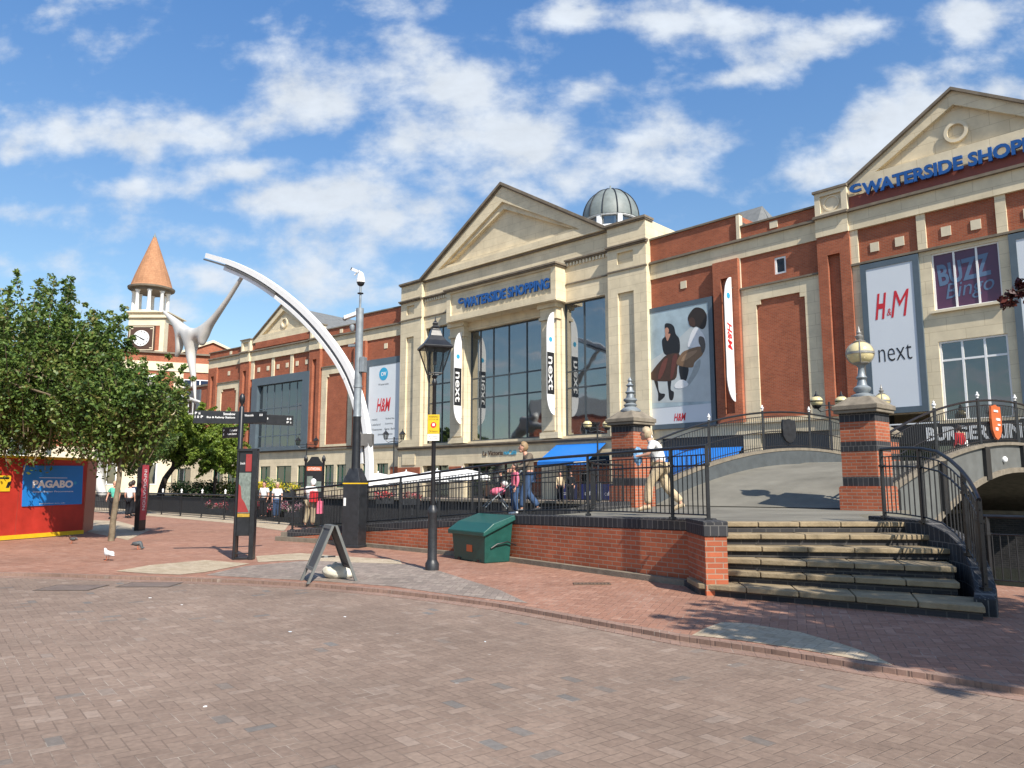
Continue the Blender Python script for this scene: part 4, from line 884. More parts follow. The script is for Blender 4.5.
def railing(name,label,pts,posts,H=1.12,rails=((1.12,.028),(.99,.011),(.83,.015),(.07,.013)),bal=(.07,.99,.115),pr=.025,post_h=None,finial=False,group=None,mat=None,balr=.0075,cat='railing',lean=0,endcurl=False):
    mat=mat or M_['black']; P=[Vector(p) for p in pts]; base=P[0].copy(); t=thing(name,label,cat,loc=base,group=group); P=[p-base for p in P]
    fine,Ln,f=resample(P,.35)
    for i,(h,r) in enumerate(rails):
        b=MB(); q=[p+Vector((0,0,h)) for p in fine]; b.tube(q,r,8 if r>.02 else 6); b.build('handrail' if i==0 else 'rail',mat,t,smooth=True)
    for s in posts:
        p=f(s*Ln); b=MB(); ph=post_h or H; b.box(-pr,pr,-pr,pr,-.04,ph); b.box(-pr*2,pr*2,-pr*2,pr*2,-.02,.02); b.box(-pr*1.5,pr*1.5,-pr*1.5,pr*1.5,ph-.3,ph-.26)
        po=b.build('post',mat,t,mw=Matrix.Translation(p))
        if finial:
            q=MB(); q.lathe([(.02,ph),(.045,ph+.02),(.045,ph+.05),(.02,ph+.07),(.05,ph+.1),(.055,ph+.14),(.03,ph+.18),(.008,ph+.22)],n=10); q.build('finial',M_['brass'] if finial!='w' else M_['white'],po,smooth=True)
    b=MB(); z0,z1,sp=bal; n=int(Ln/sp)
    for k in range(1,n):
        p=f(Ln*k/n); b.box(p.x-balr,p.x+balr,p.y-balr,p.y+balr,p.z+z0,p.z+z1)
    b.build('balusters',mat,t); return t
def along(pts,pxs):
    """fractions of a path at which given photo columns cross it"""
    P=[Vector(p) for p in pts]; out=[]; best=None
    fine,Ln,f=resample(P,.05)
    for x in pxs:
        k=min(range(len(fine)),key=lambda i:abs(512+FPX*fine[i].x/fine[i].y-x)); out.append(k/(len(fine)-1))
    return out
G2='black railings along the ramp'
wr=[(x+.1,y+.12,z+.05) for x,y,z in Wn[:3]]+[(1.6,14.35,1.03),(3.0,11.75,1.06)]
wr=smooth(wr,4)
railing('ramp_railing','black railing on the brick wall side of the ramp, ending at the steps',wr,[0]+along(wr,[369,402,440,480,524,587,671])+[1.0],group=G2)
wr2=[(x,y,z+.1) for x,y,z in Wf[:3]]+[(2.2,20.1,1.0),(3.1,21.4,1.0)]
railing('ramp_railing','black railing along the river side of the ramp, up to the grey finial pillar',smooth(wr2,3),[0,.2,.4,.6,.8,1],group=G2)
sr=smooth([(6.2,12.8,1.06),(6.25,12.2,1.05),(6.38,11.5,.98),(6.33,10.9,.76),(6.17,10.3,.5),(5.93,9.75,.28)],4)
railing('stair_railing','black railing curving down beside the right end of the sandstone steps',sr,[0,.31,.70,.99],group=G2)
# ================================================================ BRIDGE
LB=15.2
zr=lambda t:4.15-.0195*(t-8.4)**2
zk=lambda t:zr(t)-1.27
zd=lambda t:1.0+1.3*(1-((t-8)/8)**2) if t<8 else max(GB,zk(t)-.52)
zu=lambda t:1.98-.036*(t-8.5)**2
br=thing('arched_footbridge','arched footbridge with grey panelled sides and black railings crossing the river to the shops','bridge',loc=(10,22,0)); bi=Matrix.Translation((-10,-22,0))
def bp(mb,name,mat,label=None,par=None,**k):
    o=mb.build(name,mat,par or br,mw=bi if par is None else None,**k)
    if label:o['label']=label
    return o
def strip(mb,fa,fb,n=32,t0=0,t1=LB):
    o=len(mb.v)
    for i in range(n+1):
        t=t0+(t1-t0)*i/n; mb.v.append(tuple(fa(t))); mb.v.append(tuple(fb(t)))
    for i in range(n): mb.f.append((o+2*i,o+2*i+2,o+2*i+3,o+2*i+1)); mb.mi.append(mb.cur)
NB=lambda t,off=0:NS+d*t+Vector((.62,-.785,0))*off
FB=lambda t,off=0:FS+d*t-Vector((.62,-.785,0))*off
Z=lambda v,z:Vector((v.x,v.y,z))
b=MB(); strip(b,lambda t:Z(NB(t,-.1),zd(t)),lambda t:Z(FB(t,-.1),zd(t))); bp(b,'bridge_surface',M_['concrete'])
b=MB(); strip(b,lambda t:Z(NB(t,0),max(-1.9,zu(t)+.03)),lambda t:Z(FB(t,0),max(-1.9,zu(t)+.03))); bp(b,'underside',M_['copes'])
for nm,FN,sg in (('near',NB,1),('far',FB,-1)):
    b=MB()  # upstand: inner face, top, outer face
    strip(b,lambda t:Z(FN(t,-.18),zd(t)-.05),lambda t:Z(FN(t,-.18),zk(t)-.04)); strip(b,lambda t:Z(FN(t,.05),max(zu(t),-1.9)),lambda t:Z(FN(t,.05),zk(t)-.04))
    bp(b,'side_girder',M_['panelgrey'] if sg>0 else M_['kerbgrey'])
    b=MB(); strip(b,lambda t:Z(FN(t,-.2),zk(t)),lambda t:Z(FN(t,.13),zk(t))); strip(b,lambda t:Z(FN(t,.13),zk(t)-.09),lambda t:Z(FN(t,.13),zk(t))); strip(b,lambda t:Z(FN(t,-.2),zk(t)-.09),lambda t:Z(FN(t,-.2),zk(t)))
    strip(b,lambda t:Z(FN(t,-.2),zk(t)-.09),lambda t:Z(FN(t,.13),zk(t)-.09)); bp(b,'girder_coping',M_['copes'])
    b=MB()
    strip(b,lambda t:Z(FN(t,.12),max(zu(t),-1.9)-.02),lambda t:Z(FN(t,.12),max(zu(t),-1.9)+.13)); strip(b,lambda t:Z(FN(t,-.1),max(zu(t),-1.9)-.02),lambda t:Z(FN(t,.12),max(zu(t),-1.9)-.02)); strip(b,lambda t:Z(FN(t,.05),max(zu(t),-1.9)+.13),lambda t:Z(FN(t,.12),max(zu(t),-1.9)+.13)); bp(b,'arch_ring',M_['copes'])
    tps=[.1,2.85,5.8,8.75,11.6,14.4]
    for tt in tps:
        c=FN(tt,.09); b=MB(); b.box(-.17,.17,-.06,.06,max(zu(tt),-1.2)+.0,zk(tt)-.08,Matrix.Translation((c.x,c.y,0))@Matrix.Rotation(math.atan2(d.y,d.x),4,'Z')); bp(b,'side_bracket',M_['black'])
    # railing
    path=[Z(FN(t,-.02),zk(t)) for t in [LB*i/24 for i in range(25)]]
    rb=path[0]; tfr=[tt/LB for tt in tps]
    for h,r in ((1.27,.032),(1.13,.014),(.6,.016),(.09,.014)):
        q=MB(); q.tube([p+Vector((0,0,h)) for p in path],r,8); bp(q,'handrail' if h>1.2 else 'rail',M_['black'],smooth=True)
    q=MB(); n=int(LB/.125)
    for k in range(1,n):
        t=LB*k/n; c=FN(t,-.02); q.box(c.x-.008,c.x+.008,c.y-.008,c.y+.008,zk(t),zk(t)+1.13)
    bp(q,'balusters',M_['black'])
    for tt in tps:
        c=FN(tt,-.02); q=MB(); q.box(c.x-.032,c.x+.032,c.y-.032,c.y+.032,zk(tt)-.02,zk(tt)+1.33); po=bp(q,'post',M_['black'])
        q=MB(); q.lathe([(r*.7,z*.7) for r,z in [(.03,0),(.06,.03),(.03,.06),(.075,.11),(.085,.15),(.05,.19),(.035,.22),(.045,.25),(.008,.3)]],(c.x,c.y,zk(tt)+1.33),n=10); q.build('finial',M_['white'],po,smooth=True)
# shields: coat of arms on the near parapet, its dark back on the far one
def shield(cx,off,FN,tt,par_label,mat,sc=1,vs=.8):
    c=FN(tt,off); ang=math.atan2(d.y,d.x); b=MB(); h=.5*sc
    pts=[(-.3,.5),(-.12,.5),(0,.55),(.12,.5),(.3,.5),(.34,.1),(.31,-.25),(.18,-.46),(0,-.55),(-.18,-.46),(-.31,-.25),(-.34,.1)]
    b.vprism([(x*sc,z*sc*vs) for x,z in pts],-.03,.03); b.xf(Matrix.Translation((c.x,c.y,zk(tt)+.60))@Matrix.Rotation(ang,4,'Z')); return bp(b,'coat_of_arms',mat,par_label)
s_=shield(0,.08,NB,6.75,'orange shield shaped coat of arms on the near parapet',M_['orange'],1.12,.85)
c=NB(6.75,.12); ang=math.atan2(d.y,d.x); mx=Matrix.Translation((c.x,c.y,zk(6.75)+.60))@Matrix.Rotation(ang,4,'Z')
b=MB(); b.box(-.06,.22,-.01,.01,.05,.12,mx); b.box(-.16,.02,-.01,.01,-.25,-.16,mx); b.box(-.2,.1,-.01,.01,.3,.36,mx); b.box(.02,.2,-.01,.01,-.1,-.05,mx); b.build('shield_pattern',M_['white'],s_)
shield(0,-.1,FB,7.25,'dark back of a shield on the far parapet',M_['iron'],1.25,.62)
c=NB(7.15,.1); b=MB(); b.ball((c.x,c.y,zk(7.15)-.52),.085,12,8,(1,.6,1.1)); bp(b,'round_light',M_['white'],smooth=True)
# far end slope down to the bank
b=MB(); n0,f0=NB(LB),FB(LB); n1,f1=NB(LB+3.5),FB(LB+3.5); b.prism([(n0.x,n0.y),(n1.x,n1.y),(f1.x,f1.y),(f0.x,f0.y)],-1.9,[zd(LB)-.01,GB+.02,GB+.02,zd(LB)-.01]); bp(b,'abutment',M_['concrete'])
# ================================================================ BRICK PILLARS
def pillar(label,x,y,top,z0=ZL,w=.80,h=2.5,rotz=None):
    t=thing('brick_pillar',label,'pillar',mw=Matrix.Translation((x,y,z0))@Matrix.Rotation(SR.rot if rotz is None else rotz,4,'Z')@Matrix.Diagonal((1,1,.945,1)),group='banded brick pillars at the corners of the footbridge'); a=w/2
    def ly(z0,z1,e,nm,mat,bev=0):
        b=MB(); b.box(-a-e,a+e,-a-e,a+e,z0,z1); b.build(nm,mat,t,bevel=bev)
    ly(-2.5,.55,.07,'plinth',M_['brick2']); ly(.55,.58,.05,'plinth_top',M_['brick2']); ly(.58,.82,0,'blue_brick_band',M_['bluebrick']); ly(.82,1.45,0,'shaft',M_['brick2']); ly(1.45,1.7,.004,'blue_brick_band',M_['bluebrick']); ly(1.7,2.2,0,'shaft',M_['brick2']); ly(2.2,2.42,.004,'blue_brick_band',M_['bluebrick'])
    b=MB(); b.box(-a-.1,a+.1,-a-.1,a+.1,2.42,2.5); b.box(-a-.13,a+.13,-a-.13,a+.13,2.5,2.63); b.add([(-a-.1,-a-.1,2.63),(a+.1,-a-.1,2.63),(a+.1,a+.1,2.63),(-a-.1,a+.1,2.63),(-.25,-.25,2.86),(.25,-.25,2.86),(.25,.25,2.86),(-.25,.25,2.86)],[(4,5,6,7),(0,1,5,4),(1,2,6,5),(2,3,7,6),(3,0,4,7)])
    b.build('capstone',M_['copes'],t,bevel=.02)
    if top=='globe':
        b=MB(); b.lathe([(.27,2.84),(.27,2.9),(.14,2.96),(.2,3.04),(.2,3.1),(.12,3.16),(.09,3.3),(.13,3.36),(.09,3.42),(.07,3.62),(.1,3.68),(.14,3.72)],n=20); b.build('lamp_base',M_['galv'],t,smooth=True)
        b=MB(); b.ball((0,0,4.0),.31,24,16); g=b.build('globe',M_['globe'],t,smooth=True)
        b=MB(); n=24
        b.lathe([(.318,3.97),(.322,3.97),(.322,4.03),(.318,4.03)],n=24)
        for k in range(2): b.tube([(.315*math.cos(q)*math.cos(k*math.pi/2+.4),.315*math.cos(q)*math.sin(k*math.pi/2+.4),4.0+.315*math.sin(q)) for q in [2*math.pi*i/32 for i in range(33)]],.016,6)
        b.lathe([(.14,3.70),(.2,3.74),(.17,3.78)],n=20); b.lathe([(.12,4.28),(.14,4.32),(.06,4.36),(.09,4.42),(.1,4.46),(.04,4.5),(.06,4.55),(.03,4.6),(.01,4.72)],n=14); b.build('globe_frame',M_['brass'],t,smooth=True)
    else:
        b=MB(); b.lathe([(.3,2.84),(.3,2.9),(.16,3.0),(.2,3.06),(.12,3.12),(.2,3.2),(.2,3.24),(.12,3.28),(.1,3.4),(.15,3.45),(.1,3.5),(.07,3.62),(.12,3.67),(.06,3.72),(.04,3.78),(.07,3.82),(.02,3.92)],n=20); b.build('finial',M_['galv'],t,smooth=True)
    return t
p1=at(873.5,510,18.2); pillar('nearest brick pillar with a large cream globe lamp, at the top of the steps',p1.x,p1.y+.2,'globe',w=.84)
p2=at(633.5,505,21.9); pillar('brick pillar with a grey turned finial and no lamp, behind the white haired walker',p2.x,p2.y+.2,'fin')
p3=at(884,434,31.0); pillar('far brick pillar with a small cream globe lamp, half hidden behind the nearest pillar',p3.x,p3.y,'globe',z0=1.75-.55)
# riverside railing beyond the steps
ra=A0+U*41.6; rb_=A0+U*50
railing('riverside_railing','low black riverside railing right of the steps, in front of the bridge arch',[(ra.x,ra.y,0),(rb_.x,rb_.y,0)],[0.02,.33,.66,.98],H=1.08,rails=((1.08,.03),(.8,.012),(.08,.012)),bal=(.08,.8,.11))
rb2=A0+U*20; rm=(-6.9,27.2,0)
railing('riverside_railing','long riverside railing at the far left between the clock tower trees and the ramp',[(-45,52,0),(A0.x,A0.y,0),(-12.5,34.2,0),(-7.5,28.9,0)],[i/17 for i in range(18)],H=1.15,rails=((1.1,.03),(.95,.014),(.1,.015)),bal=(.1,.95,.13),finial='w',balr=.01)
# ================================================================ CLOCK TOWER BUILDING
TY=86; tc=at(149.5,400,TY); s_=TY/FPX
tw=thing('clock_tower_building','brick and cream clock tower with a tall orange tiled cone roof on white columns','clock tower',loc=(tc.x,TY+2.9,GB)); ti=tw.matrix_basis.inverted()
def H(y): return at(149,y,TY).z
def tp(mb,name,mat,par=None,**k): return mb.build(name,mat,par or tw,mw=ti if par is None else None,**k)
def X(px): return at(px,400,TY).x
f0,f1=X(124),X(160.5); fy=TY; by=TY+4.3; zb=H(353); zt=H(318)
b=MB(); b.box(f0,f1,fy,by,zb-12,zt); tp(b,'tower_shaft',brk)
b=MB()
for a,c in ((f0,f0+.55),(f1-.55,f1)): b.box(a-.03 if a==f0 else a,c if a==f0 else c+.03,fy-.06,fy+.0,zb,zt)
b.box(f1,f1+.06,fy-.06,fy+.75,zb,zt); b.box(f1,f1+.06,by-.9,by+.05,zb,zt); b.box(f0,f1,fy-.05,fy,zt-.9,zt); b.box(f0,f1,fy-.05,fy,zb,zb+.3); b.box(f1,f1+.05,fy,by,zt-.5,zt)
tp(b,'cream_quoins',cream2)
b=MB(); b.box(f0-.25,f1+.3,fy-.3,by+.3,zt,zt+.25); b.box(f0-.1,f1+.15,fy-.15,by+.15,zt+.25,zt+.6); b.box(f0-.35,f1+.4,fy-.4,by+.4,zt+.6,zt+.72); tp(b,'tower_cornice',cream2)
# clock
cx,cz=X(138),H(338.5); b=MB(); b.box(cx-1.55,cx+1.55,fy-.16,fy-.05,cz-1.5,cz+1.5); ck=tp(b,'clock_panel',M_['timber'])
b=MB(); q=1.38
ring(b,cx-q,cx+q,cz-q,cz+q,.07,fy-.2,fy-.16)
for sx in (-1,1):
    for sz in (-1,1): b.box(cx+sx*1.12-.14,cx+sx*1.12+.14,fy-.19,fy-.16,cz+sz*1.12-.05,cz+sz*1.12+.05)
b.build('gilt_border',M_['cream2'],ck)
b=MB(); n=32; b.vprism([(cx+.92*math.cos(2*math.pi*i/n),cz+.92*math.sin(2*math.pi*i/n)) for i in range(n)],fy-.24,fy-.16); dl=b.build('dial',M_['white'],ck)
b=MB()
for k in range(12):
    a=k*math.pi/6; m=Matrix.Translation((cx,0,cz))@Matrix.Rotation(-a,4,'Y'); b.box(-.035,.035,fy-.26,fy-.24,.66,.84,m)
b.build('hour_marks',M_['blackp'],dl)
for nm,a,ln,w in (('hour_hand',R(-62),.5,.06),('minute_hand',R(-62+0),.74,.04)):
    a=R(-60) if nm=='minute_hand' else R(118-0)
    b=MB(); b.box(-w,w,fy-.28,fy-.26,-.1,ln,Matrix.Translation((cx,0,cz))@Matrix.Rotation(a,4,'Y')); b.build(nm,M_['blackp'],dl)
# lantern, cone
lc=(at(147.5,400,TY+2.2).x-.35,TY+2.2); ztp=zt+.72; zc=H(287)
b=MB(); b.lathe([(2.35,ztp),(2.35,ztp+.25)],(lc[0],lc[1],0),n=24); tp(b,'lantern_base',cream2)
for k in range(8):
    a=2*math.pi*k/8+.35; b=MB(); b.lathe([(.3,ztp+.2),(.3,ztp+.35),(.22,ztp+.4),(.2,zc-.35),(.28,zc-.25),(.3,zc-.1)],(lc[0]+1.85*math.cos(a),lc[1]+1.85*math.sin(a),0),n=10); tp(b,'lantern_column',M_['white'],smooth=True)
b=MB(); b.lathe([(2.15,zc-.15),(2.15,zc+.1),(2.55,zc+.15),(2.6,zc+.35)],(lc[0],lc[1],0),n=36); tp(b,'lantern_ring',M_['cap'])
b=MB(); za=H(231); b.lathe([(2.55,zc+.35),(2.3,zc+.55),(1.88,zc+1.0+.9),(.16,za)],(lc[0],lc[1],0),n=20); tp(b,'cone_roof',M_['cone'])
b=MB(); b.lathe([(.22,za-.4),(.2,za),(.05,za+.3),(.02,za+.5)],(lc[0],lc[1],0),n=8); tp(b,'roof_tip',M_['lead'])
# lower ranges
wd=math.atan2(8,11); wl0=(X(160.5),TY-.0)
wm=ti@Matrix.Translation((X(150),TY-.6,0))@Matrix.Rotation(R(22),4,'Z')
za_,zb_,zc_,zd_=H(352),H(363),H(370),H(415)
def wp(mb,name,mat,par=None): return mb.build(name,mat,par or tw,mw=wm if par is None else None)
b=MB(); wall_open(b,-9.0,14,GB,zb,[(3.6,6.4,H(414),H(378))],0,.3); b.box(-9,14,.3,8,zb-.3,zb-.1); b.add([(14,0,GB),(14,8,GB),(14,8,zb),(14,0,zb)],[(0,1,2,3)]); wp(b,'brick_wall',brk)
b=MB(); b.box(-9,14.05,-.12,0,H(371),H(362)); b.box(-9,14.05,-.1,0,H(432),H(415)); b.box(2.6,3.6,-.06,0,GB,H(371)); b.box(6.4,7.0,-.06,0,GB,H(371)); b.box(-2,-1.2,-.06,0,GB,H(371)); b.box(10.5,14,-.08,0,GB,H(440)); b.box(-9,2.6,-.05,0,GB,H(448)); wp(b,'cream_bands',cream2)
b=MB(); b.box(-9.1,14.1,-.3,8,zb-.1,zb+.1); wp(b,'cornice',cap)
f=MB(); wz0,wz1=H(414),H(378); ring(f,3.6,6.4,wz0,wz1,.12,.02,.12); [f.box(v-.06,v+.06,.02,.12,wz0,wz1) for v in (4.5,5.4)]; [f.box(3.6,6.4,.03,.11,h-.06,h+.06) for h in (wz0+1.1,wz1-1.0)]; fo=wp(f,'window',M_['white']); g=MB(); g.box(3.65,6.35,.06,.07,wz0,wz1); g.build('pane',M_['glassb'],fo)
b=MB(); b.vprism([(3.0,zb),(10.2,zb),(6.6,H(340))],-.05,.3); wp(b,'small_gable',brk)
b=MB()
for sg in (-1,1): b.vprism([(6.6,H(340)),(6.6+sg*3.7,zb-.05),(6.6+sg*3.9,zb+.1),(6.6,H(340)+.3)],-.3,.6)
wp(b,'gable_coping',M_['cream2']); b=MB(); b.vprism([(3.0,zb),(10.2,zb),(6.6,H(341))],.6,9); b.box(8.8,12,2,8,zb,zb+.8); wp(b,'roof',M_['slate'])
for a in (-7.5,-4.5,-.5,4.1,8.2,11.2):
    f=MB(); ring(f,a,a+1.9,GB+.9,GB+3.3,.12,-.1,.02); f.box(a+.9,a+1.0,-.1,.02,GB+.9,GB+3.3); fo=wp(f,'window',M_['white']); g=MB(); g.box(a+.1,a+1.8,-.06,-.05,GB+1,GB+3.2); g.build('pane',M_['glassd'],fo)
# brick shops further left behind the tree, and the row opposite that the tall windows mirror
def shops(label,x0,x1,y,dep,h,rot,mat,n):
    t=thing('shop_building',label,'building',mw=Matrix.Translation((x0,y,GB))@Matrix.Rotation(rot,4,'Z')); L_=x1-x0
    ops=[]; fl=int(h//3.4)
    for k in range(n):
        for j in range(fl): ops.append((L_*(k+.25)/n,L_*(k+.75)/n,.9+j*3.3+(0 if j else -.4),2.9+j*3.3))
    b=MB(); wall_open(b,0,L_,0,h,ops,0,.25); b.box(0,L_,.3,dep,0,h-.05); b.build('wall',mat,t)
    for o_ in ops:
        f=MB(); ring(f,o_[0],o_[1],o_[2],o_[3],.08,.1,.2); fo=f.build('window',M_['white'],t); g=MB(); g.box(o_[0]+.05,o_[1]-.05,.14,.15,o_[2]+.05,o_[3]-.05); g.build('pane',M_['glassd'],fo)
    b=MB(); m=(dep)/2
    b.add([(-.3,-.3,h),(L_+.3,-.3,h),(L_+.3,dep+.3,h),(-.3,dep+.3,h),(-.3,m,h+2.6),(L_+.3,m,h+2.6)],[(0,1,5,4),(2,3,4,5),(1,2,5),(3,0,4),(3,2,1,0)]); b.build('roof',M_['slate'],t)
shops('cream and brick shop building half hidden behind the leafy tree, left of the clock tower',-76,-50,86,8,9.5,R(2),M_['cream2'],6)
shops('red brick shop row beyond the left edge, seen only mirrored in the tall shop windows',-50,-4,2,9,10.5,R(90),M_['brick'],9)
# ================================================================ SCULPTURE
scR=at(372,486,38); scL=at(101,497,53); dv=(scL-scR); dv.z=0; dv.normalize(); nv=Vector((-dv.y,dv.x,0)); nv=nv if nv.y>0 else -nv
def SPt(px,py,off=0):
    a,b_=tr(px,py); q=scR+nv*off; Y=(q.x*nv.x+q.y*nv.y)/(a*nv.x+nv.y); return Vector((a*Y,Y,CH+b_*Y))
sc_=thing('arch_sculpture','white metal sculpture of two reaching figures with a long curved beam over the river','sculpture',loc=(scR.x,scR.y,0)); sci=sc_.matrix_basis.inverted()
def scp(mb,name,mat,**k): return mb.build(name,mat,sc_,mw=sci,**k)
ct=[(371,486),(371.5,462),(370,440),(366.5,415),(361,393),(353,372),(343,354),(330,336),(315,318.5),(298,302),(280,287.5),(262,275.5),(245,266.5),(228,259.5),(208,253.5)]
def ribbon(px,w,dpt,shift,off):
    """box section beam following the curve; shift moves it to the inside of the bend, in metres"""
    P=smooth([SPt(x,y,off) for x,y in px],5); b=MB(); o=0; k=len(P)
    for i,p in enumerate(P):
        t=(P[min(i+1,k-1)]-P[max(i-1,0)]).normalized(); a=nv.cross(t).normalized()
        if a.dot(Vector((dv.x,dv.y,-.6)))<0: a=-a
        c=p+a*shift
        for x,y in ((0,-dpt/2),(w,-dpt/2),(w,dpt/2),(0,dpt/2)): b.v.append(tuple(c+a*x+nv*y))
    for i in range(k-1):
        for j in range(4): b.f.append((i*4+j,i*4+(j+1)%4,(i+1)*4+(j+1)%4,(i+1)*4+j)); b.mi.append(0)
    b.f.append((3,2,1,0)); b.f.append(tuple((k-1)*4+j for j in range(4))); b.mi+=[0,0]; return b
b=ribbon(ct,.30,.30,0,0); scp(b,'outer_beam',M_['white'])
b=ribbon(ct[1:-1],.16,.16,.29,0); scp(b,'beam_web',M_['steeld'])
for a,c in ((0,4),(4,9),(9,13)):
    seg_=ct[1:-1][a:c+ (1 if c<13 else 0)]
    P_=[(x,y) for x,y in seg_]; b=ribbon(P_,.20,.24,.50,0); scp(b,'inner_beam',M_['white'])
b=ribbon(ct[10:],.10,.42,.37,0); scp(b,'beam_underside_shade',M_['steeld'])  # dark strip: the shade under the beam tip is put into its colour
b=MB(); q=SPt(366,440); b.box(q.x-.5,q.x+.35,q.y-.3,q.y+.3,q.z-.3,q.z+.3); scp(b,'beam_coupling',M_['steeld'])
def skin(name,pts,edges,radii,mat,parent,mw=None,sub=2,root=0):
    me=D.meshes.new(name); me.from_pydata([tuple(p) for p in pts],edges,[]); o=D.objects.new(name,me); COL.objects.link(o); me.materials.append(mat)
    o.parent=parent
    if mw is not None: o.matrix_basis=mw
    m=o.modifiers.new('Skin','SKIN'); m.use_smooth_shade=True
    sv=me.skin_vertices[0].data
    for i,r in enumerate(radii):
        sv[i].radius=r if isinstance(r,(tuple,list)) else (r,r); sv[i].use_root=(i==root)
    s=o.modifiers.new('Sub','SUBSURF'); s.levels=sub; s.render_levels=sub
    # freeze to a plain mesh
    bpy.context.view_layer.update(); dg=bpy.context.evaluated_depsgraph_get(); nm=D.meshes.new_from_object(o.evaluated_get(dg)); nm.polygons.foreach_set('use_smooth',[True]*len(nm.polygons))
    if not nm.materials: nm.materials.append(mat)
    o.modifiers.clear(); old=o.data; o.data=nm; nm.name=name; D.meshes.remove(old); return o
pp=[(191,337,.5),(204,331,.36),(216,316,.22),(228,299,.16),(244,274,.12),(181,328,.38),(171,318,.2),(163,311,.08),(179,350,.24),(176,357,.1),(191,358,.3),(194,380,.15),(195.5,404,.04),(201,346,.22)]
skin('reaching_figure',[SPt(x,y,.1) for x,y,_ in pp],[(0,1),(1,2),(2,3),(3,4),(0,5),(5,6),(6,7),(5,8),(8,9),(0,10),(10,11),(11,12),(1,13)],[r for _,_,r in pp],M_['steelw'],sc_,sci)
pp=[(104,497,.28),(97,470,.42),(103,449,.52),(116,424,.42),(128,406,.5),(141,392,.6),(150,402,.3),(134,381,.45),(153,380,.5),(154,373,.3),(170,397,.28),(186,398,.16),(200,402,.08),(99,484,.4)]
skin('standing_figure',[SPt(x,y,.1) for x,y,_ in pp],[(0,13),(13,1),(1,2),(2,3),(3,4),(4,5),(5,6),(5,7),(5,8),(8,9),(5,10),(10,11),(11,12)],[r for _,_,r in pp],M_['steelw'],sc_,sci)
# ================================================================ STREET FURNITURE
def Tz(p): return Matrix.Translation(p)
# lamp post
lp=gz(432,570); t=thing('lamp_post','black heritage lamp post with a four sided lantern and a yellow sign','lamp post',loc=(lp.x,lp.y,0))
b=MB(); b.lathe([(.13,0),(.13,.12),(.105,.16),(.09,.2),(.085,1.0),(.1,1.04),(.1,1.1),(.07,1.16),(.05,1.2)],n=16); b.build('base',M_['iron'],t,smooth=True)
b=MB(); b.lathe([(.045,1.15),(.036,3.5),(.05,3.52),(.05,3.56),(.03,3.62),(.06,3.66),(.03,3.7)],n=14); b.build('pole',M_['black'],t,smooth=True)
lt=thing('x','','') if False else None
b=MB(); z0,z1=3.72,4.22; r0,r1=.16,.33
cs=lambda r,z:[(-r,-r,z),(r,-r,z),(r,r,z),(-r,r,z)]
R45=Matrix.Rotation(R(20),4,'Z')
a0_,a1_=cs(r0*.75,z0),cs(r1*.78,z1)
for p,q in zip(a0_,a1_): b.tube([p,q],.013,6)
for L4 in (a0_,a1_): b.tube(L4+[L4[0]],.014,6)
b.tube([(0,0,3.66),(0,0,4.2)],.012,6); b.box(-.03,.03,-.03,.03,3.9,4.15); b.xf(R45); ln=b.build('lantern_frame',M_['black'],t)
b=MB(); a=cs(r0*.72,z0+.01); c=cs(r1*.75,z1-.01); b.add(a+c,[(0,1,5,4),(1,2,6,5),(2,3,7,6),(3,0,4,7)]); b.xf(R45); b.build('lantern_glass',M_['lampglass'],ln)
b=MB(); b.lathe([(.40,4.2),(.41,4.24),(.26,4.36),(.17,4.46),(.13,4.56),(.1,4.6),(.12,4.64),(.05,4.67),(.07,4.72),(.02,4.77),(.01,4.86)],n=4,ang=R(45)); b.xf(R45); b.build('lantern_roof',M_['black'],ln,bevel=.01)
s=thing('warning_sign','yellow and white security notice strapped to the heritage lamp post','sign',mw=Tz((lp.x,lp.y-.06,2.42))@Matrix.Rotation(R(-8),4,'Z'))
b=MB(); b.box(-.115,.115,-.012,0,.13,.5); b.build('yellow_panel',M_['yellow'],s,bevel=.003); b=MB(); b.box(-.115,.115,-.012,0,0,.127); b.build('white_panel',M_['white'],s)
b=MB(); n=16; b.vprism([(.055*math.cos(2*math.pi*i/n),.30+.055*math.sin(2*math.pi*i/n)) for i in range(n)],-.015,-.012); b.build('red_symbol',M_['red'],s)
b=MB(); b.box(-.02,.025,-.017,-.015,.28,.33); b.build('camera_symbol',M_['white'],s)
lettering('notice_text','WARNING',M_['blackp'],s,-.09,.09,.44,.475,-.0125,.001); lettering('notice_text','CCTV IN USE',M_['blackp'],s,-.09,.09,.395,.42,-.0125,.001); lettering('notice_text','24 hours',M_['blackp'],s,-.08,.08,.16,.2,-.0125,.001); lettering('notice_text','NO LOADING',M_['blackp'],s,-.09,.09,.075,.1,-.0125,.001); lettering('notice_text','At any time',M_['blackp'],s,-.08,.08,.03,.06,-.0125,.001)
# CCTV mast
cp=gz(352,548); t=thing('camera_mast','grey and black camera mast rising from a dark box cabinet with sloped shoulders','camera mast',mw=Tz((cp.x,cp.y+.2,0))@Matrix.Rotation(R(-20),4,'Z'))
b=MB(); b.box(-.24,.24,-.2,.2,.04,1.68); b.add([(-.24,-.2,1.68),(.24,-.2,1.68),(.24,.2,1.68),(-.24,.2,1.68),(-.13,-.11,2.0),(.13,-.11,2.0),(.13,.11,2.0),(-.13,.11,2.0)],[(4,5,6,7),(0,1,5,4),(1,2,6,5),(2,3,7,6),(3,0,4,7)]); b.box(-.27,.27,-.23,.23,0,.06); cb_=b.build('cabinet',M_['iron'],t,bevel=.01)
b=MB(); b.box(-.245,.245,-.205,.205,1.6,1.63); b.build('gold_band',M_['yellow'],cb_); b=MB(); b.box(-.2,-.14,-.215,-.2,1.05,1.25); b.build('cabinet_label',M_['white'],cb_)
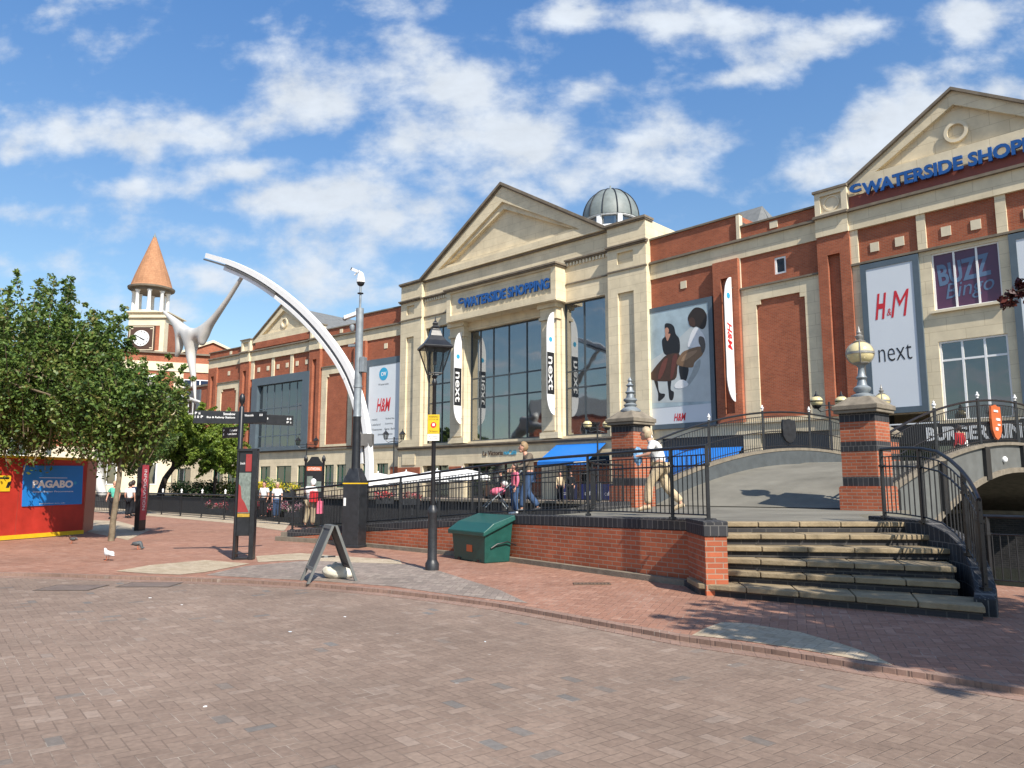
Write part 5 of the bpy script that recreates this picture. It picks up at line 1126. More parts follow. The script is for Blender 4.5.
b=MB(); b.lathe([(.13,1.95),(.115,2.05),(.1,3.35)],n=16); b.build('lower_pole',M_['black'],t,smooth=True)
b=MB(); b.lathe([(.115,3.34),(.1,3.4),(.1,4.1),(.115,4.1),(.115,4.16),(.1,4.16),(.1,6.22),(.03,6.24),(.03,6.9)],n=16); b.build('upper_pole',M_['galv'],t,smooth=True)
b=MB(); b.lathe([(.02,6.6),(.08,6.62),(.08,6.64),(.02,6.66)],n=12); b.box(-.02,.02,-.02,.02,6.5,6.95); b.build('collar',M_['black'],t)
b=MB(); b.lathe([(.02,7.22),(.05,7.2),(.08,7.14),(.11,7.0),(.115,6.93)],n=16); b.box(-.18,.0,-.04,.04,-.035,.035,Matrix.Translation((-.1,0,7.24))@Matrix.Rotation(R(25),4,'Y')); b.tube([(0,0,7.1),(-.05,0,7.25),(-.2,0,7.15)],.02,6); cm=b.build('camera_housing',M_['white'],t,smooth=False)
b=MB(); b.ball((0,0,6.92),.1,16,10); b.box(-.21,-.18,-.042,.042,-.037,.037,Matrix.Translation((-.1,0,7.24))@Matrix.Rotation(R(25),4,'Y')); b.build('camera_dome',M_['blackp'],cm,smooth=True)
b=MB(); b.box(-.42,.0,-.06,.06,-.05,.05,Matrix.Translation((-.05,0,6.1))@Matrix.Rotation(R(-14),4,'Y')); b.box(-.12,.0,-.04,.04,6.0,6.2); b.build('camera_arm',M_['white'],t,bevel=.01); b=MB(); b.ball((-.46,0,5.98),.06,12,8); b.lathe([(.04,5.62),(.07,5.68),(.07,5.76),(.03,5.8)],(-.22,0,0),n=10); b.build('small_camera',M_['galv'],t,smooth=True)
b=MB(); b.box(-.3,-.08,-.05,.05,5.2,5.26); b.build('side_bracket',M_['galv'],t); b=MB(); b.box(.08,.2,-.1,.1,4.5,4.9); b.build('junction_box',M_['galv'],t,bevel=.01)
# information monolith with fingerpost
kp=gz(243,560); KM=Tz((kp.x-.05,kp.y+.1,0))@Matrix.Rotation(R(6),4,'Z')@Matrix.Diagonal((.70,1.35,1,1))
t=thing('map_board','tall black information board with a red map panel, fixed to the signpost','information board',mw=KM)
b=MB(); b.box(-.26,-.2,-.07,.07,0,2.3); b.box(.2,.34,-.09,.09,0,2.36); b.box(-.2,.2,-.05,.05,.5,2.3); b.box(-.26,.34,-.08,.08,2.3,2.36); b.box(-.2,.2,-.05,.05,0,.05); b.box(-.2,.2,-.04,.04,.12,.14); b.build('board_frame',M_['black'],t,bevel=.006)
b=MB(); b.box(-.18,.18,-.056,-.05,.98,1.84); b.build('map_panel',M_['mapgrey'],t)
b=MB(); b.box(.0,.18,-.058,-.05,1.87,2.24); b.build('red_panel',M_['mapred'],t); b=MB(); b.vprism([(-.18,1.0),(.15,1.0),(.02,1.2),(-.08,1.3),(-.12,1.55),(-.18,1.6)],-.06,-.056); b.build('map_red_area',M_['mapred'],t)
b=MB(); b.box(-.18,.18,-.06,-.05,.9,.97); b.build('yellow_stripe',M_['faded'],t); lettering('board_title','Lincoln',M_['white'],t,-.16,-.02,2.02,2.07,-.056,.002)
t=thing('finger_post','black signpost with four finger arms pointing to stations and shops','signpost',mw=Tz((kp.x-.3,kp.y+.35,0)))
b=MB(); b.lathe([(.06,0),(.055,3.28),(.03,3.32)],n=12); b.build('pole',M_['black'],t,smooth=True)
b=MB(); b.lathe([(.03,3.28),(.02,3.34),(.06,3.42),(.065,3.48),(.06,3.54),(.02,3.6)],n=12); b.build('finial',M_['black'],t,smooth=True)
def arm(rz,ln,z0,z1,rows,flip=False,lab=None):
    b=MB(); x0,x1=(.05,ln) if not flip else (-ln,-.05); b.box(x0,x1,-.018,.018,z0,z1); m=Matrix.Rotation(R(rz),4,'Z'); o=b.build('finger_arm',M_['black'],t,mw=m,bevel=.004)
    if lab: o['label']=lab
    h=(z1-z0)
    for tx,a,c,zz in rows: lettering('arm_text',tx,M_['white'],o,a,c,z0+h*zz,z0+h*(zz+.2),-.0185,.002,bold=.012)
arm(12,1.0,2.92,3.2,[('Stonebow',-.38,-.13,.68),('Bus & Railway Stations',-.72,-.13,.38),('P ii',-.97,-.86,.7),('i ii P',-.97,-.80,.42)],True,'left arm reading Bus & Railway Stations')
arm(-28,.56,2.62,2.86,[('Cathedral',-.33,-.1,.6),('Castle Quarter',-.4,-.1,.25),('P',-.53,-.49,.6),('i',-.53,-.5,.25)],True)
arm(-20,.66,2.93,3.18,[('Waterside',.1,.34,.6),('ii',.5,.58,.6)],False)
arm(32,1.15,2.93,3.16,[('ii',1.0,1.1,.55),('P i',1.0,1.1,.2),('ii',.52,.58,.5)],False)
# pink monolith
mp=gz(137,531); t=thing('information_pillar','narrow red and black information pillar beside the young tree trunk','information pillar',mw=Tz((mp.x,mp.y+.2,0))@Matrix.Rotation(R(0),4,'Z'))
b=MB(); b.box(-.09,.07,-.25,.25,0,2.3); b.build('casing',M_['black'],t,bevel=.006)
b=MB(); b.box(.07,.078,-.23,.23,.36,2.26); pn=b.build('red_face',paint('pink_red_panel',(.42,.035,.055),.35,var=.1),t)
o=lettering('pillar_text','INFORMATION',M_['parasol'],pn,0,1.4,0,.2,0,.002); o.matrix_basis=Matrix(((0,-1,0,.079),(0,0,1,-.1),(-1,0,0,2.1),(0,0,0,1)))
# grit bin
q0=gz(453.5,558.6); q1=gz(486,563.8); rz=math.atan2(q1.y-q0.y,q1.x-q0.x); w=(q1-q0).length-.02
t=thing('grit_bin','dark green plastic grit bin with a sloping lid by the ramp wall','grit bin',mw=Tz(q0)@Matrix.Rotation(rz,4,'Z'))
dp=.66; b=MB(); b.add([(.03,.0,0),(w-.03,.0,0),(w-.03,dp-.05,0),(.03,dp-.05,0),(-.03,-.03,.56),(w+.03,-.03,.56),(w+.03,dp,.86),(-.03,dp,.86)],[(3,2,1,0),(4,5,6,7),(0,1,5,4),(1,2,6,5),(2,3,7,6),(3,0,4,7)])
b.build('bin_body',M_['binG'],t,bevel=.02)
b=MB(); b.add([(-.09,-.1,.54),(w+.09,-.1,.54),(w+.09,dp+.03,.86),(-.09,dp+.03,.86),(-.09,-.1,.63),(w+.09,-.1,.63),(w+.07,.15,.80),(w+.07,dp+.02,.96),(-.07,dp+.02,.96),(-.07,.15,.80)],[(3,2,1,0),(4,5,6,9),(9,6,7,8),(0,1,5,4),(2,3,8,7),(1,2,7,6,5),(3,0,4,9,8)])
b.build('lid',M_['binG'],t,bevel=.015)
b=MB(); b.tube([(w+.02,.12,.30),(w+.05,.25,.38),(w+.06,.5,.42),(w+.05,.72,.34)],.014,6); b.build('strap',M_['blackp'],t,smooth=True)
b=MB(); b.box(w*.45,w*.62,-.024,-.012,.2,.34); b.build('bin_label',M_['orange'],t,mw=Matrix.Rotation(R(0),4,'X')); b=MB(); [b.box(w*k-.06,w*k+.06,-.02,.05,0,.06) for k in (.2,.8)]; b.build('foot_slot',M_['blackp'],t)
# folded A frame sign, propped
f0_=gz(309,582); f1_=gz(343,566); t=thing('pavement_sign','grey folding pavement sign standing on its own, seen from the edge','pavement sign',mw=Tz((f0_.x+.27,f0_.y+.15,0))@Matrix.Rotation(R(-63),4,'Z')@Matrix.Scale(.9,4))
# local y = from front leg to back leg handled by two leaning panels
def panel(y0,y1,nm,mat):
    h=1.02; b=MB()
    def bar(xa,xb,u0,u1,th=.03):
        P=lambda x,u,o:(x,y0+(y1-y0)*u+o,h*u); vs=[P(xa,u0,-th/2),P(xb,u0,-th/2),P(xb,u1,-th/2),P(xa,u1,-th/2),P(xa,u0,th/2),P(xb,u0,th/2),P(xb,u1,th/2),P(xa,u1,th/2)]; b.add(vs,[(0,1,2,3),(7,6,5,4),(1,0,4,5),(2,1,5,6),(3,2,6,7),(0,3,7,4)])
    bar(-.3,-.25,0,1,.05); bar(.25,.3,0,1,.05); bar(-.25,.25,.94,1,.05); bar(-.25,.25,.22,.27,.05); f=b.build(nm,mat,t); b=MB(); bar(-.25,.25,.27,.94,.02); b.build('board',M_['kerbgrey'],f)
panel(-.42,.0,'front_panel',M_['panelgrey']); panel(.46,.06,'back_panel',M_['panelgrey']); b=MB(); b.box(-.28,-.26,-.2,.2,.4,.43); b.build('hinge_bar',M_['galv'],t)
t=thing('sand_bag','crumpled cream sack weighing down the grey pavement sign','sack',loc=gz(337,578)); b=MB(); b.ball((0,0,.1),.24,20,12,(1.05,.75,.55))
rs=random.Random(2); b.v=[(x*(1+rs.uniform(-.13,.13)),y*(1+rs.uniform(-.13,.13)),max(0.002,z*(1+rs.uniform(-.2,.3)))) for x,y,z in b.v]; b.ball((.16,-.05,.07),.13,14,8,(1.1,.8,.6)); o=b.build('sack',M_['bag'],t,smooth=True); sb=o.modifiers.new('s','SUBSURF'); sb.levels=1; sb.render_levels=1
b=MB(); b.ball((.06,-.1,.13),.07,10,6,(1,.7,.8)); b.build('sack_mark',M_['blackp'],t,smooth=True)
# hoarding
h0=gz(0,541); h1=gz(81.5,534.5); h1b=gz(91.5,530.8); dvh=(h1-h0); rz=math.atan2(dvh.y,dvh.x); Lh=dvh.length
t=thing('site_hoarding','red painted timber hoarding with yellow top and bottom edges','hoarding',mw=Tz(h1)@Matrix.Rotation(rz,4,'Z')); HH=2.42
b=MB(); b.box(-Lh-5,0,-.02,.05,.14,HH-.08)
k=-Lh-5
b.build('front_panel',M_['redhoard'],t)
b=MB(); 
for j in range(1,5): b.box(-j*1.22-.004,-j*1.22+.004,-.023,-.02,.14,HH-.08)
b.build('panel_joint',M_['brickd'],t)
v=h1b-h1; ra_=math.atan2(v.y,v.x)-rz; b=MB(); b.box(0,v.length,-.02,.05,.05,HH-.06); b.build('side_panel',paint('salmon_hoarding_paint',(.42,.12,.075),.5,var=.15),t,mw=Tz((.03,.0,0))@Matrix.Rotation(ra_,4,'Z'))
b=MB(); b.box(-Lh-5,.06,-.05,.07,HH-.08,HH); b.box(-Lh-5,.03,-.05,.06,.02,.14); b.build('yellow_edge',M_['yellow'],t); b=MB(); b.box(.02,v.length,-.05,.07,HH-.06,HH); b.build('yellow_edge',M_['yellow'],t,mw=Tz((.05,0,0))@Matrix.Rotation(ra_,4,'Z'))
def onh(px,py):
    a,b_=tr(px,py); nx,ny=-math.sin(rz),math.cos(rz); Y=(h1.x*nx+h1.y*ny)/(a*nx+ny); return ((a*Y-h1.x)*math.cos(rz)+(Y-h1.y)*math.sin(rz), CH+b_*Y)
t2=thing('contractor_board','blue PAGABO contractor board with white lettering on the red hoarding','sign',mw=Tz(h1)@Matrix.Rotation(rz,4,'Z'))
cn=[onh(22.5,465.5),onh(82,465.8),onh(80.5,504),onh(21,506.5)]
b=MB(); b.vprism(cn,-.05,-.022); b.build('board',M_['blueboard'],t2)
a=onh(31,488); c=onh(72,481); lettering('board_title','PAGABO',M_['white'],t2,a[0],c[0],a[1],c[1]+.02,-.0505,.003,bold=.045)
a=onh(31,493); c=onh(72,490.5); lettering('board_text','Simple Better Procurement',M_['white'],t2,a[0],c[0],a[1],c[1],-.0505,.003,bold=.0)
a=onh(38,505); c=onh(64,503); lettering('board_text','pagabo.co.uk',M_['white'],t2,a[0],c[0],a[1]+.02,c[1]+.02,-.0505,.003)
a=onh(38,478); c=onh(66,477); b=MB(); b.box(a[0],c[0],-.053,-.05,a[1],a[1]+.015); b.build('rule_line',M_['white'],t2)
a=onh(74,483); b=MB(); n=12; b.vprism([(a[0]+.05*math.cos(2*math.pi*i/n),a[1]+.05*math.sin(2*math.pi*i/n)) for i in range(n)],-.053,-.05); b.build('ring_mark',M_['cyan'],t2)
t3=thing('safety_notice','small yellow and black safety notice on the red hoarding, left of the blue board','sign',mw=Tz(h1)@Matrix.Rotation(rz,4,'Z')); a=onh(-6,491.5); c=onh(10,475.5)
b=MB(); b.box(a[0],c[0],-.04,-.022,a[1],c[1]); b.build('notice',M_['yellow'],t3); b=MB(); b.box(a[0]+.05,c[0]-.05,-.043,-.04,a[1]+.35,c[1]-.05); b.vprism([(a[0]+.32,a[1]+.1),(a[0]+.42,a[1]+.1),(a[0]+.5,a[1]+.3),(a[0]+.38,a[1]+.26)],-.043,-.04); b.build('symbol',M_['blackp'],t3)
# lamps on the far bank
def twin(label,p,h,kind,w=.42,rz=0,g='twin headed lamps on the far bank'):
    t=thing('twin_lamp_post',label,'street lamp',mw=Tz((p[0],p[1],GB))@Matrix.Rotation(rz,4,'Z'),group=g); b=MB(); b.lathe([(.12,0),(.1,.5),(.05,.6),(.045,h)],n=10); b.build('pole',M_['black'],t,smooth=True)
    b=MB(); b.tube([(-w,0,h-.25),(-w*.7,0,h-.4),(0,0,h-.3),(w*.7,0,h-.4),(w,0,h-.25)],.03,6); b.box(-w,w,-.02,.02,h-.16,h-.12); b.build('arm',M_['black'],t)
    for sx in (-1,1):
        b=MB()
        if kind=='globe':
            b.ball((sx*w,0,h+.02),.26,16,10,(1,1,.9)); o=b.build('globe',M_['globe'],t,smooth=True); b=MB(); b.lathe([(.1,h-.28),(.18,h-.2),(.2,h-.14)],(sx*w,0,0),n=10); b.lathe([(.268,h),(.27,h+.05)],(sx*w,0,0),n=16); b.lathe([(.16,h+.2),(.1,h+.26),(.04,h+.34),(.02,h+.45)],(sx*w,0,0),n=10); b.build('globe_cap',M_['black'],o)
        else:
            b.lathe([(.1,h-.2),(.22,h+.2)],(sx*w,0,0),n=6); o=b.build('lantern',M_['lampglass'],t); b=MB(); b.lathe([(.27,h+.2),(.12,h+.38),(.04,h+.45),(.02,h+.6)],(sx*w,0,0),n=6); [b.tube([(sx*w+.1*math.cos(q),.1*math.sin(q),h-.2),(sx*w+.22*math.cos(q),.22*math.sin(q),h+.2)],.015,4) for q in [k*math.pi/3 for k in range(6)]]; b.build('lantern_roof',M_['black'],o)
    return t
def fbp(px,off,S): # point on the far bank: offset in front of the facade, at photo column px
    s=S.px(px,440,-off)[0]; return S.w(s,-off,0)
p=fbp(597.5,4,SP); twin('lamp with two cream globes left of the brick pillar with the grey finial',p,at(597,425,p.y).z-GB,'globe',w=.55)
p=fbp(829,4,SR); p=Vector(at(829,402,31.5)); twin('lamp with two cream globes just left of the nearest brick pillar',(p.x,31.5),p.z-GB,'globe',w=.52)
b=MB(); b.lathe([(.06,0),(.14,.1),(.16,.3),(.05,.35)],n=10); 
p=fbp(307,4,SL); twin('twin lantern lamp below the grey framed window, behind the ornate notice board',p,at(307,443,p.y).z-GB,'lantern',w=.75)
p=fbp(394,4,SL); twin('twin lantern lamp in front of the CW poster',p,at(394,437,p.y).z-GB,'lantern',w=.62)
# ornate notice board
p=gz(313.5,516,0.0); p=A0+U*17+NI*1.2
p=Vector(at(313.5,500,29.5)); t=thing('notice_board','ornate black notice board with a pediment and red heading, behind the leaning person','notice board',loc=(p.x,29.5,0)); h=at(313,463,29.5).z; w=.62*1.05/2+.02
b=MB(); 
for sx in (-1,1): b.lathe([(.05,0),(.045,h+.05),(.08,h+.1),(.07,h+.2),(.02,h+.3)],(sx*w,0,0),n=10)
b.build('post',M_['black'],t,smooth=True)
b=MB(); b.box(-w,w,-.04,.04,1.0,h-.05); b.vprism([(-w,h-.05),(w,h-.05),(w*.6,h+.1),(.12,h+.24),(-.12,h+.24),(-w*.6,h+.1)],-.05,.05); b.build('board',M_['black'],t); b=MB(); b.box(-w+.06,w-.06,-.05,-.04,h-.3,h-.14); b.build('red_heading',M_['orange'],t); b=MB(); b.box(.05,w-.06,-.05,-.04,1.3,1.7); b.box(-w+.08,-.05,-.05,-.04,1.5,1.9); b.build('notice',M_['mapgrey'],t)
lettering('board_text','CATHEDRAL',M_['white'],t,-w+.1,w-.1,h-.28,h-.17,-.051,.002)
# small black bin near the ramp foot
p=gz(327,541); t=thing('litter_bin','small black litter bin at the foot of the ramp','litter bin',loc=(p.x,p.y+.1,0)); b=MB(); b.lathe([(.2,0),(.24,.03),(.24,.36),(.27,.38),(.27,.42),(.22,.43),(.2,.4)],n=16); b.build('drum',M_['iron'],t,smooth=True)
# benches near the hoarding
p=gz(104,508); t=thing('park_bench','dark bench beyond the red hoarding, near the sculpture foot','bench',mw=Tz(p)); b=MB(); b.box(-1.2,1.2,-.25,.25,.42,.47); b.build('seat',M_['iron'],t); 
for x in (-.9,.9): b=MB(); b.box(x-.05,x+.05,-.2,.2,0,.42); b.build('leg',M_['galv'],t)
# parasols, cafe screens and tables
def parasol(label,x,y,r,h,z0=GB):
    t=thing('cafe_parasol',label,'parasol',loc=(x,y,z0),group='white parasols on the far bank'); b=MB(); b.tube([(0,0,0),(0,0,h+.1)],.03,8); b.build('pole',M_['white'],t)
    b=MB(); n=8; b.lathe([(r,h-.42),(r*.55,h-.15),(.03,h)],n=n); b.lathe([(r,h-.62),(r+.01,h-.42)],n=n); b.build('canopy',M_['parasol'],t)
for k,(px,lab) in enumerate(((378,'white parasol right of the camera mast, nearest the curved beam'),(406,'middle white parasol, left of the lamp post'),(437,'white parasol just right of the lamp post'),(462,'rightmost white parasol, left of the tall central window shop'))):
    y=41; p=at(px,478,y); parasol(lab,p.x,y,1.5,at(px,473-k*1.5,y).z-GB)
def screen(label,px0,px1,y0,y1,S,off,mat,grp):
    a=fbp(px0,off,S); c=fbp(px1,off,S); v=c-a; t=thing('cafe_screen',label,'cafe screen',mw=Tz((a.x,a.y,GB))@Matrix.Rotation(math.atan2(v.y,v.x),4,'Z'),group=grp); w=v.length-.1; b=MB(); b.tube([(0,0,0),(0,0,1.05)],.025,8); b.tube([(w,0,0),(w,0,1.05)],.025,8); b.build('post',M_['galv'],t); b=MB(); b.box(.03,w-.03,-.01,.01,.12,1.0); b.build('canvas',mat,t); lettering('screen_text','café',M_['white'],t,w*.25,w*.75,.35,.6,-.011,.002)
g='cafe screens on the far bank'
screen('navy canvas cafe screen furthest left, by the woman with the pushchair',557,578,0,0,SP,3,M_['navy'],g); screen('navy canvas cafe screen between two others, left of the pillar',580,598,0,0,SP,3,M_['navy'],g); screen('navy canvas cafe screen nearest the pillar with the grey finial',600,616,0,0,SP,3,M_['navy'],g)
# far bank railing
fr_=[SL.w(-30,-4.7,GB),SL.w(-2,-4.7,GB),SP.w(-22,-4.7,GB),SP.w(-1,-4.7,GB),SR.w(6,-4.7,GB)]
railing('far_bank_railing','long dark railing along the far bank in front of the shops',[p for p in fr_],[i/26 for i in range(27)],H=1.1,rails=((1.1,.03),(.12,.02)),bal=(.12,1.1,.16),balr=.011)
# ================================================================ TREES AND PLANTS
import numpy as np
def leaves(name,centres,per,spread,size,mat,parent,mw=None,seed=1,flat_=.0):
    rg=np.random.default_rng(seed); C=np.array(centres,dtype=float); n=len(C)*per
    c=np.repeat(C[:,:3],per,axis=0); sp=np.repeat(C[:,3] if C.shape[1]>3 else np.full(len(C),spread),per)
    v=rg.normal(size=(n,3)); v/=np.linalg.norm(v,axis=1)[:,None]; rad=rg.random(n)**.45; pos=c+v*(rad*sp)[:,None]*np.array([1,1,.85])
    a=rg.normal(size=(n,3)); a/=np.linalg.norm(a,axis=1)[:,None]; up=np.array([0,0,1.0]); nrm=rg.normal(size=(n,3))*.8+up*.7+v*.5; nrm/=np.linalg.norm(nrm,axis=1)[:,None]
    a=a-(a*nrm).sum(1)[:,None]*nrm; a/=np.linalg.norm(a,axis=1)[:,None]; b_=np.cross(nrm,a); s=size*(.6+.8*rg.random(n))[:,None]
    p=np.stack([pos-a*s*.5,pos+b_*s*.32+nrm*s*.06,pos+a*s*.5,pos-b_*s*.32+nrm*s*.06],axis=1).reshape(-1,3)
    me=D.meshes.new(name); me.vertices.add(len(p)); me.vertices.foreach_set('co',p.ravel()); me.loops.add(n*4); me.loops.foreach_set('vertex_index',np.arange(n*4)); me.polygons.add(n); me.polygons.foreach_set('loop_start',np.arange(0,n*4,4)); me.materials.append(mat); me.update(calc_edges=True)
    o=D.objects.new(name,me); COL.objects.link(o); o.parent=parent
    if mw is not None: o.matrix_basis=mw
    return o
LM_g=leafmat('maple_leaf',[(0,(.055,.105,.026)),(.35,(.10,.17,.035)),(.7,(.145,.215,.045)),(.93,(.19,.235,.055)),(1,(.20,.18,.06))])
LM_y=leafmat('yellow_green_leaf',[(0,(.09,.15,.015)),(.5,(.16,.24,.03)),(1,(.26,.32,.06))],.4)
LM_d=leafmat('dark_leaf',[(0,(.015,.035,.012)),(.6,(.03,.065,.02)),(1,(.06,.10,.03))])
LM_m2=leafmat('mid_leaf',[(0,(.04,.08,.02)),(.6,(.08,.14,.03)),(1,(.13,.18,.05))])
LM_c=leafmat('copper_leaf',[(0,(.03,.01,.012)),(.6,(.06,.015,.018)),(1,(.12,.03,.02))],.25)
LM_m=leafmat('mixed_shrub_leaf',[(0,(.03,.06,.015)),(.6,(.12,.16,.03)),(1,(.35,.30,.05))])
def tree(name,label,base,trunk,r0,cent,rad,nl,shoots,per,leaf,mat,bark,seed,up=.6,slen=(.7,1.5),group=None,bias=0,cat='tree',trad=.4,lobes=()):
    t=thing(name,label,cat,loc=base,group=group); rs=random.Random(seed); tr_=[Vector(p) for p in trunk]
    b=MB(); b.tube(smooth(tr_,4),[r0*(1-.45*i/(4*(len(tr_)-1))) for i in range(4*(len(tr_)-1)+1)],10)
    b.v=[(x+rs.uniform(-.01,.01)*r0*5,y+rs.uniform(-.01,.01)*r0*5,z) for x,y,z in b.v]; b.build('trunk',bark,t,smooth=True)
    c=Vector(cent); top=tr_[-1]; L_=MB(); cents=[]; limbs=[]
    for k in range(nl):
        while 1:
            v=Vector((rs.uniform(-1,1),rs.uniform(-1,1),rs.uniform(-.6,1)))
            if .5<v.length<.95: break
        e=c+Vector((v.x*rad[0],v.y*rad[1],v.z*rad[2])); st=top.lerp(tr_[-2],rs.random()*.5); mid=st.lerp(e,.5)+Vector((rs.uniform(-.3,.3),rs.uniform(-.3,.3),.25*rad[2]*rs.random()))
        P=smooth([st,mid,e],4); L_.tube(P,[r0*.45*(1-.85*i/(len(P)-1))+.008 for i in range(len(P))],6); limbs.append(P)
    for k in range(shoots):
        while 1:
            v=Vector((rs.uniform(-1,1),rs.uniform(-1,1),rs.uniform(-1,1)))
            if v.length<1 and v.length>rs.random()*.95: break
        if v.z<-.55 and rs.random()<.4: v.z=-.5
        cc_,rr_=c,rad
        for lc__,lr__,wt__ in lobes:
            if rs.random()<wt__: cc_,rr_=Vector(lc__),lr__; break
        p=cc_+Vector((v.x*rr_[0],v.y*rr_[1],v.z*rr_[2])); dr=Vector((v.x*.9+rs.uniform(-.3,.3),v.y*.9+rs.uniform(-.3,.3),up+rs.uniform(0,.5))).normalized(); ln=rs.uniform(*slen); sp=rs.uniform(.25,.45)*trad/.4
        m=6
        for j in range(m):
            u=j/(m-1); q=p+dr*ln*(u-.3)+Vector((rs.gauss(0,.05),rs.gauss(0,.05),0)); cents.append((q.x,q.y,q.z,sp*(1.2-.85*u)))
        L_.tube([p-dr*ln*.5,p+dr*ln*.6],[.018,.004],4,cap=False)
    L_.build('branches',bark,t,smooth=True)
    leaves('crown',cents,per,.3,leaf,mat,t,seed=seed); return t
tb=gz(111,541)
cp_=at(30,375,22.6); cq_=at(118,415,22.2)
tree('maple_tree','broad leafy green tree overhanging the red hoarding at the left edge',tb,[(0,0,-.05),(.02,.02,.7),(.06,.05,1.4),(.06,.1,2.1),(-.2,.3,2.8),(-.9,.6,3.8)],.088,(cp_.x-tb.x,cp_.y-tb.y,4.62),(2.45,2.6,2.3),26,460,34,.115,LM_g,M_['bark'],11,up=1.0,slen=(.8,2.1),lobes=[((cq_.x-tb.x,.3,3.45),(1.45,1.6,1.0),.26)])
# denser dark tree between, behind the hoarding corner
b1=at(146,480,40)
tree('small_tree','dark green tree right behind the maple, beside the sculpture foot',(b1.x,40,0),[(0,0,-.1),(.1,0,1.2),(.0,.1,2.2)],.14,(-.5,0,3.5),(1.5,1.5,1.1),14,60,40,.16,LM_m2,M_['barkd'],5,up=.4,group=None)
b1=at(160,500,58)
tree('pale_green_tree','bright yellow green tree on the far bank below the clock tower',(b1.x,58,GB),[(0,0,-.1),(.3,0,1.4),(1.2,0,2.6)],.28,(2.2,0,4.6),(3.4,2.4,2.0),16,170,42,.2,LM_y,M_['barkd'],8,up=.3)
b1=at(214,500,56)
tree('willow_like_tree','slim bright green weeping tree left of the information board',(b1.x,56,GB),[(0,0,-.1),(.0,0,1.4),(.1,0,3.0)],.12,(.3,0,3.4),(1.5,1.2,1.7),10,90,40,.17,LM_y,M_['barkd'],9,up=-.6)
# copper tree outside the frame: only a few twigs reach in, its shade falls on the paving
tree('copper_plum_tree','copper leaved tree at the right edge whose twigs reach into view beside the bingo window',(9.75,2.95,-.05),[(0,0,0),(.05,0,1.5),(-.1,.1,2.6),(-.3,.2,3.6)],.17,(-1.2,.6,5.5),(2.8,2.2,1.9),20,270,32,.12,LM_c,M_['barkd'],21,up=.3,lobes=[((-2.8,.1,5.7),(1.45,1.3,1.2),.24),((-1.9,-.6,5.4),(1.2,1.0,1.0),.2)])
tw_=[o for o in D.objects if o.get('label','').startswith('copper leaved')][0]
tip=at(1008,294,5.6); st_=Vector((7.9,3.3,3.4)); b=MB(); off=tw_.location
P=smooth([st_-off,(st_.lerp(tip,.5)+Vector((0,0,.25)))-off,tip-off],5); b.tube(P,[.04*(1-.8*i/(len(P)-1)) for i in range(len(P))],6); P2=[P[-3],P[-2]+Vector((.1,.1,.25))]; b.tube(P2,[.01,.004],5); b.build('low_branch',M_['barkd'],tw_)
lc_=[]; 
for px,py in ((1003,300),(1006,305),(1013,296),(1017,288),(1020,282),(1012,303),(1021,294),(1024,290),(1030,300),(1028,285),(1040,290),(1010,292)):
    q=at(px,py,5.6)-off; lc_.append((q.x,q.y,q.z,.035))
leaves('hanging_leaves',lc_,16,.04,.055,LM_c,tw_,seed=4)
# shrubs and flower beds along the far left railing
rs=random.Random(12)
sh=[(150,'dense dark green shrub',LM_d,1.2),(168,'green shrub with pale leaves',LM_m,1.0),(186,'yellow flowering shrub',LM_m,1.3),(200,'low green shrub',LM_d,.9),(222,'tall leafy shrub',LM_y,1.2),(132,'dark shrub beside the pillar',LM_d,1.0)]
for k,(px,lab,mt,hh) in enumerate(sh):
    p=at(px,500,47+rs.random()*3); t=thing('shrub',lab+(' behind the left riverside railing, %s'%('at its left end','below the pale tree trunk','in the middle of the row','right of the yellow one','nearest the information board','nearest the red information pillar')[k]),'shrub',loc=(p.x,p.y+8,GB),group='shrubs on the far bank by the clock tower')
    cs_=[(rs.uniform(-1.1,1.1),rs.uniform(-.5,.5),rs.uniform(.2,hh),.45) for _ in range(22)]; leaves('foliage',cs_,42,.4,.16,mt,t,seed=k+30); b=MB(); [b.tube([(0,0,0),(c[0]*.6,c[1]*.6,c[2]*.7)],[.03,.01],5) for c in cs_[:6]]; b.build('stems',M_['barkd'],t)
FL={'yellow':leafmat('yellow_petal',[(0,(.65,.45,.02)),(.6,(.75,.6,.05)),(1,(.15,.25,.03))]),'red':leafmat('red_petal',[(0,(.5,.02,.03)),(.5,(.65,.08,.12)),(.8,(.7,.5,.5)),(1,(.05,.12,.02))]),'pink':leafmat('pink_petal',[(0,(.6,.15,.25)),(.5,(.75,.55,.6)),(1,(.06,.13,.03))])}
fl=[(258,488,'yellow','left end of the row'),(272,489,'yellow','second in the row'),(286,488,'yellow','behind the white shirted people'),(263,508,'red','at the foot of the railing, leftmost'),(276,508,'pink','at the foot of the railing, in the middle'),(291,509,'pink','at the foot of the railing, rightmost'),(216,508,'red','left of the information board'),(385,496,'red','between the camera mast and the lamp post'),(412,497,'red','below the middle parasol')]
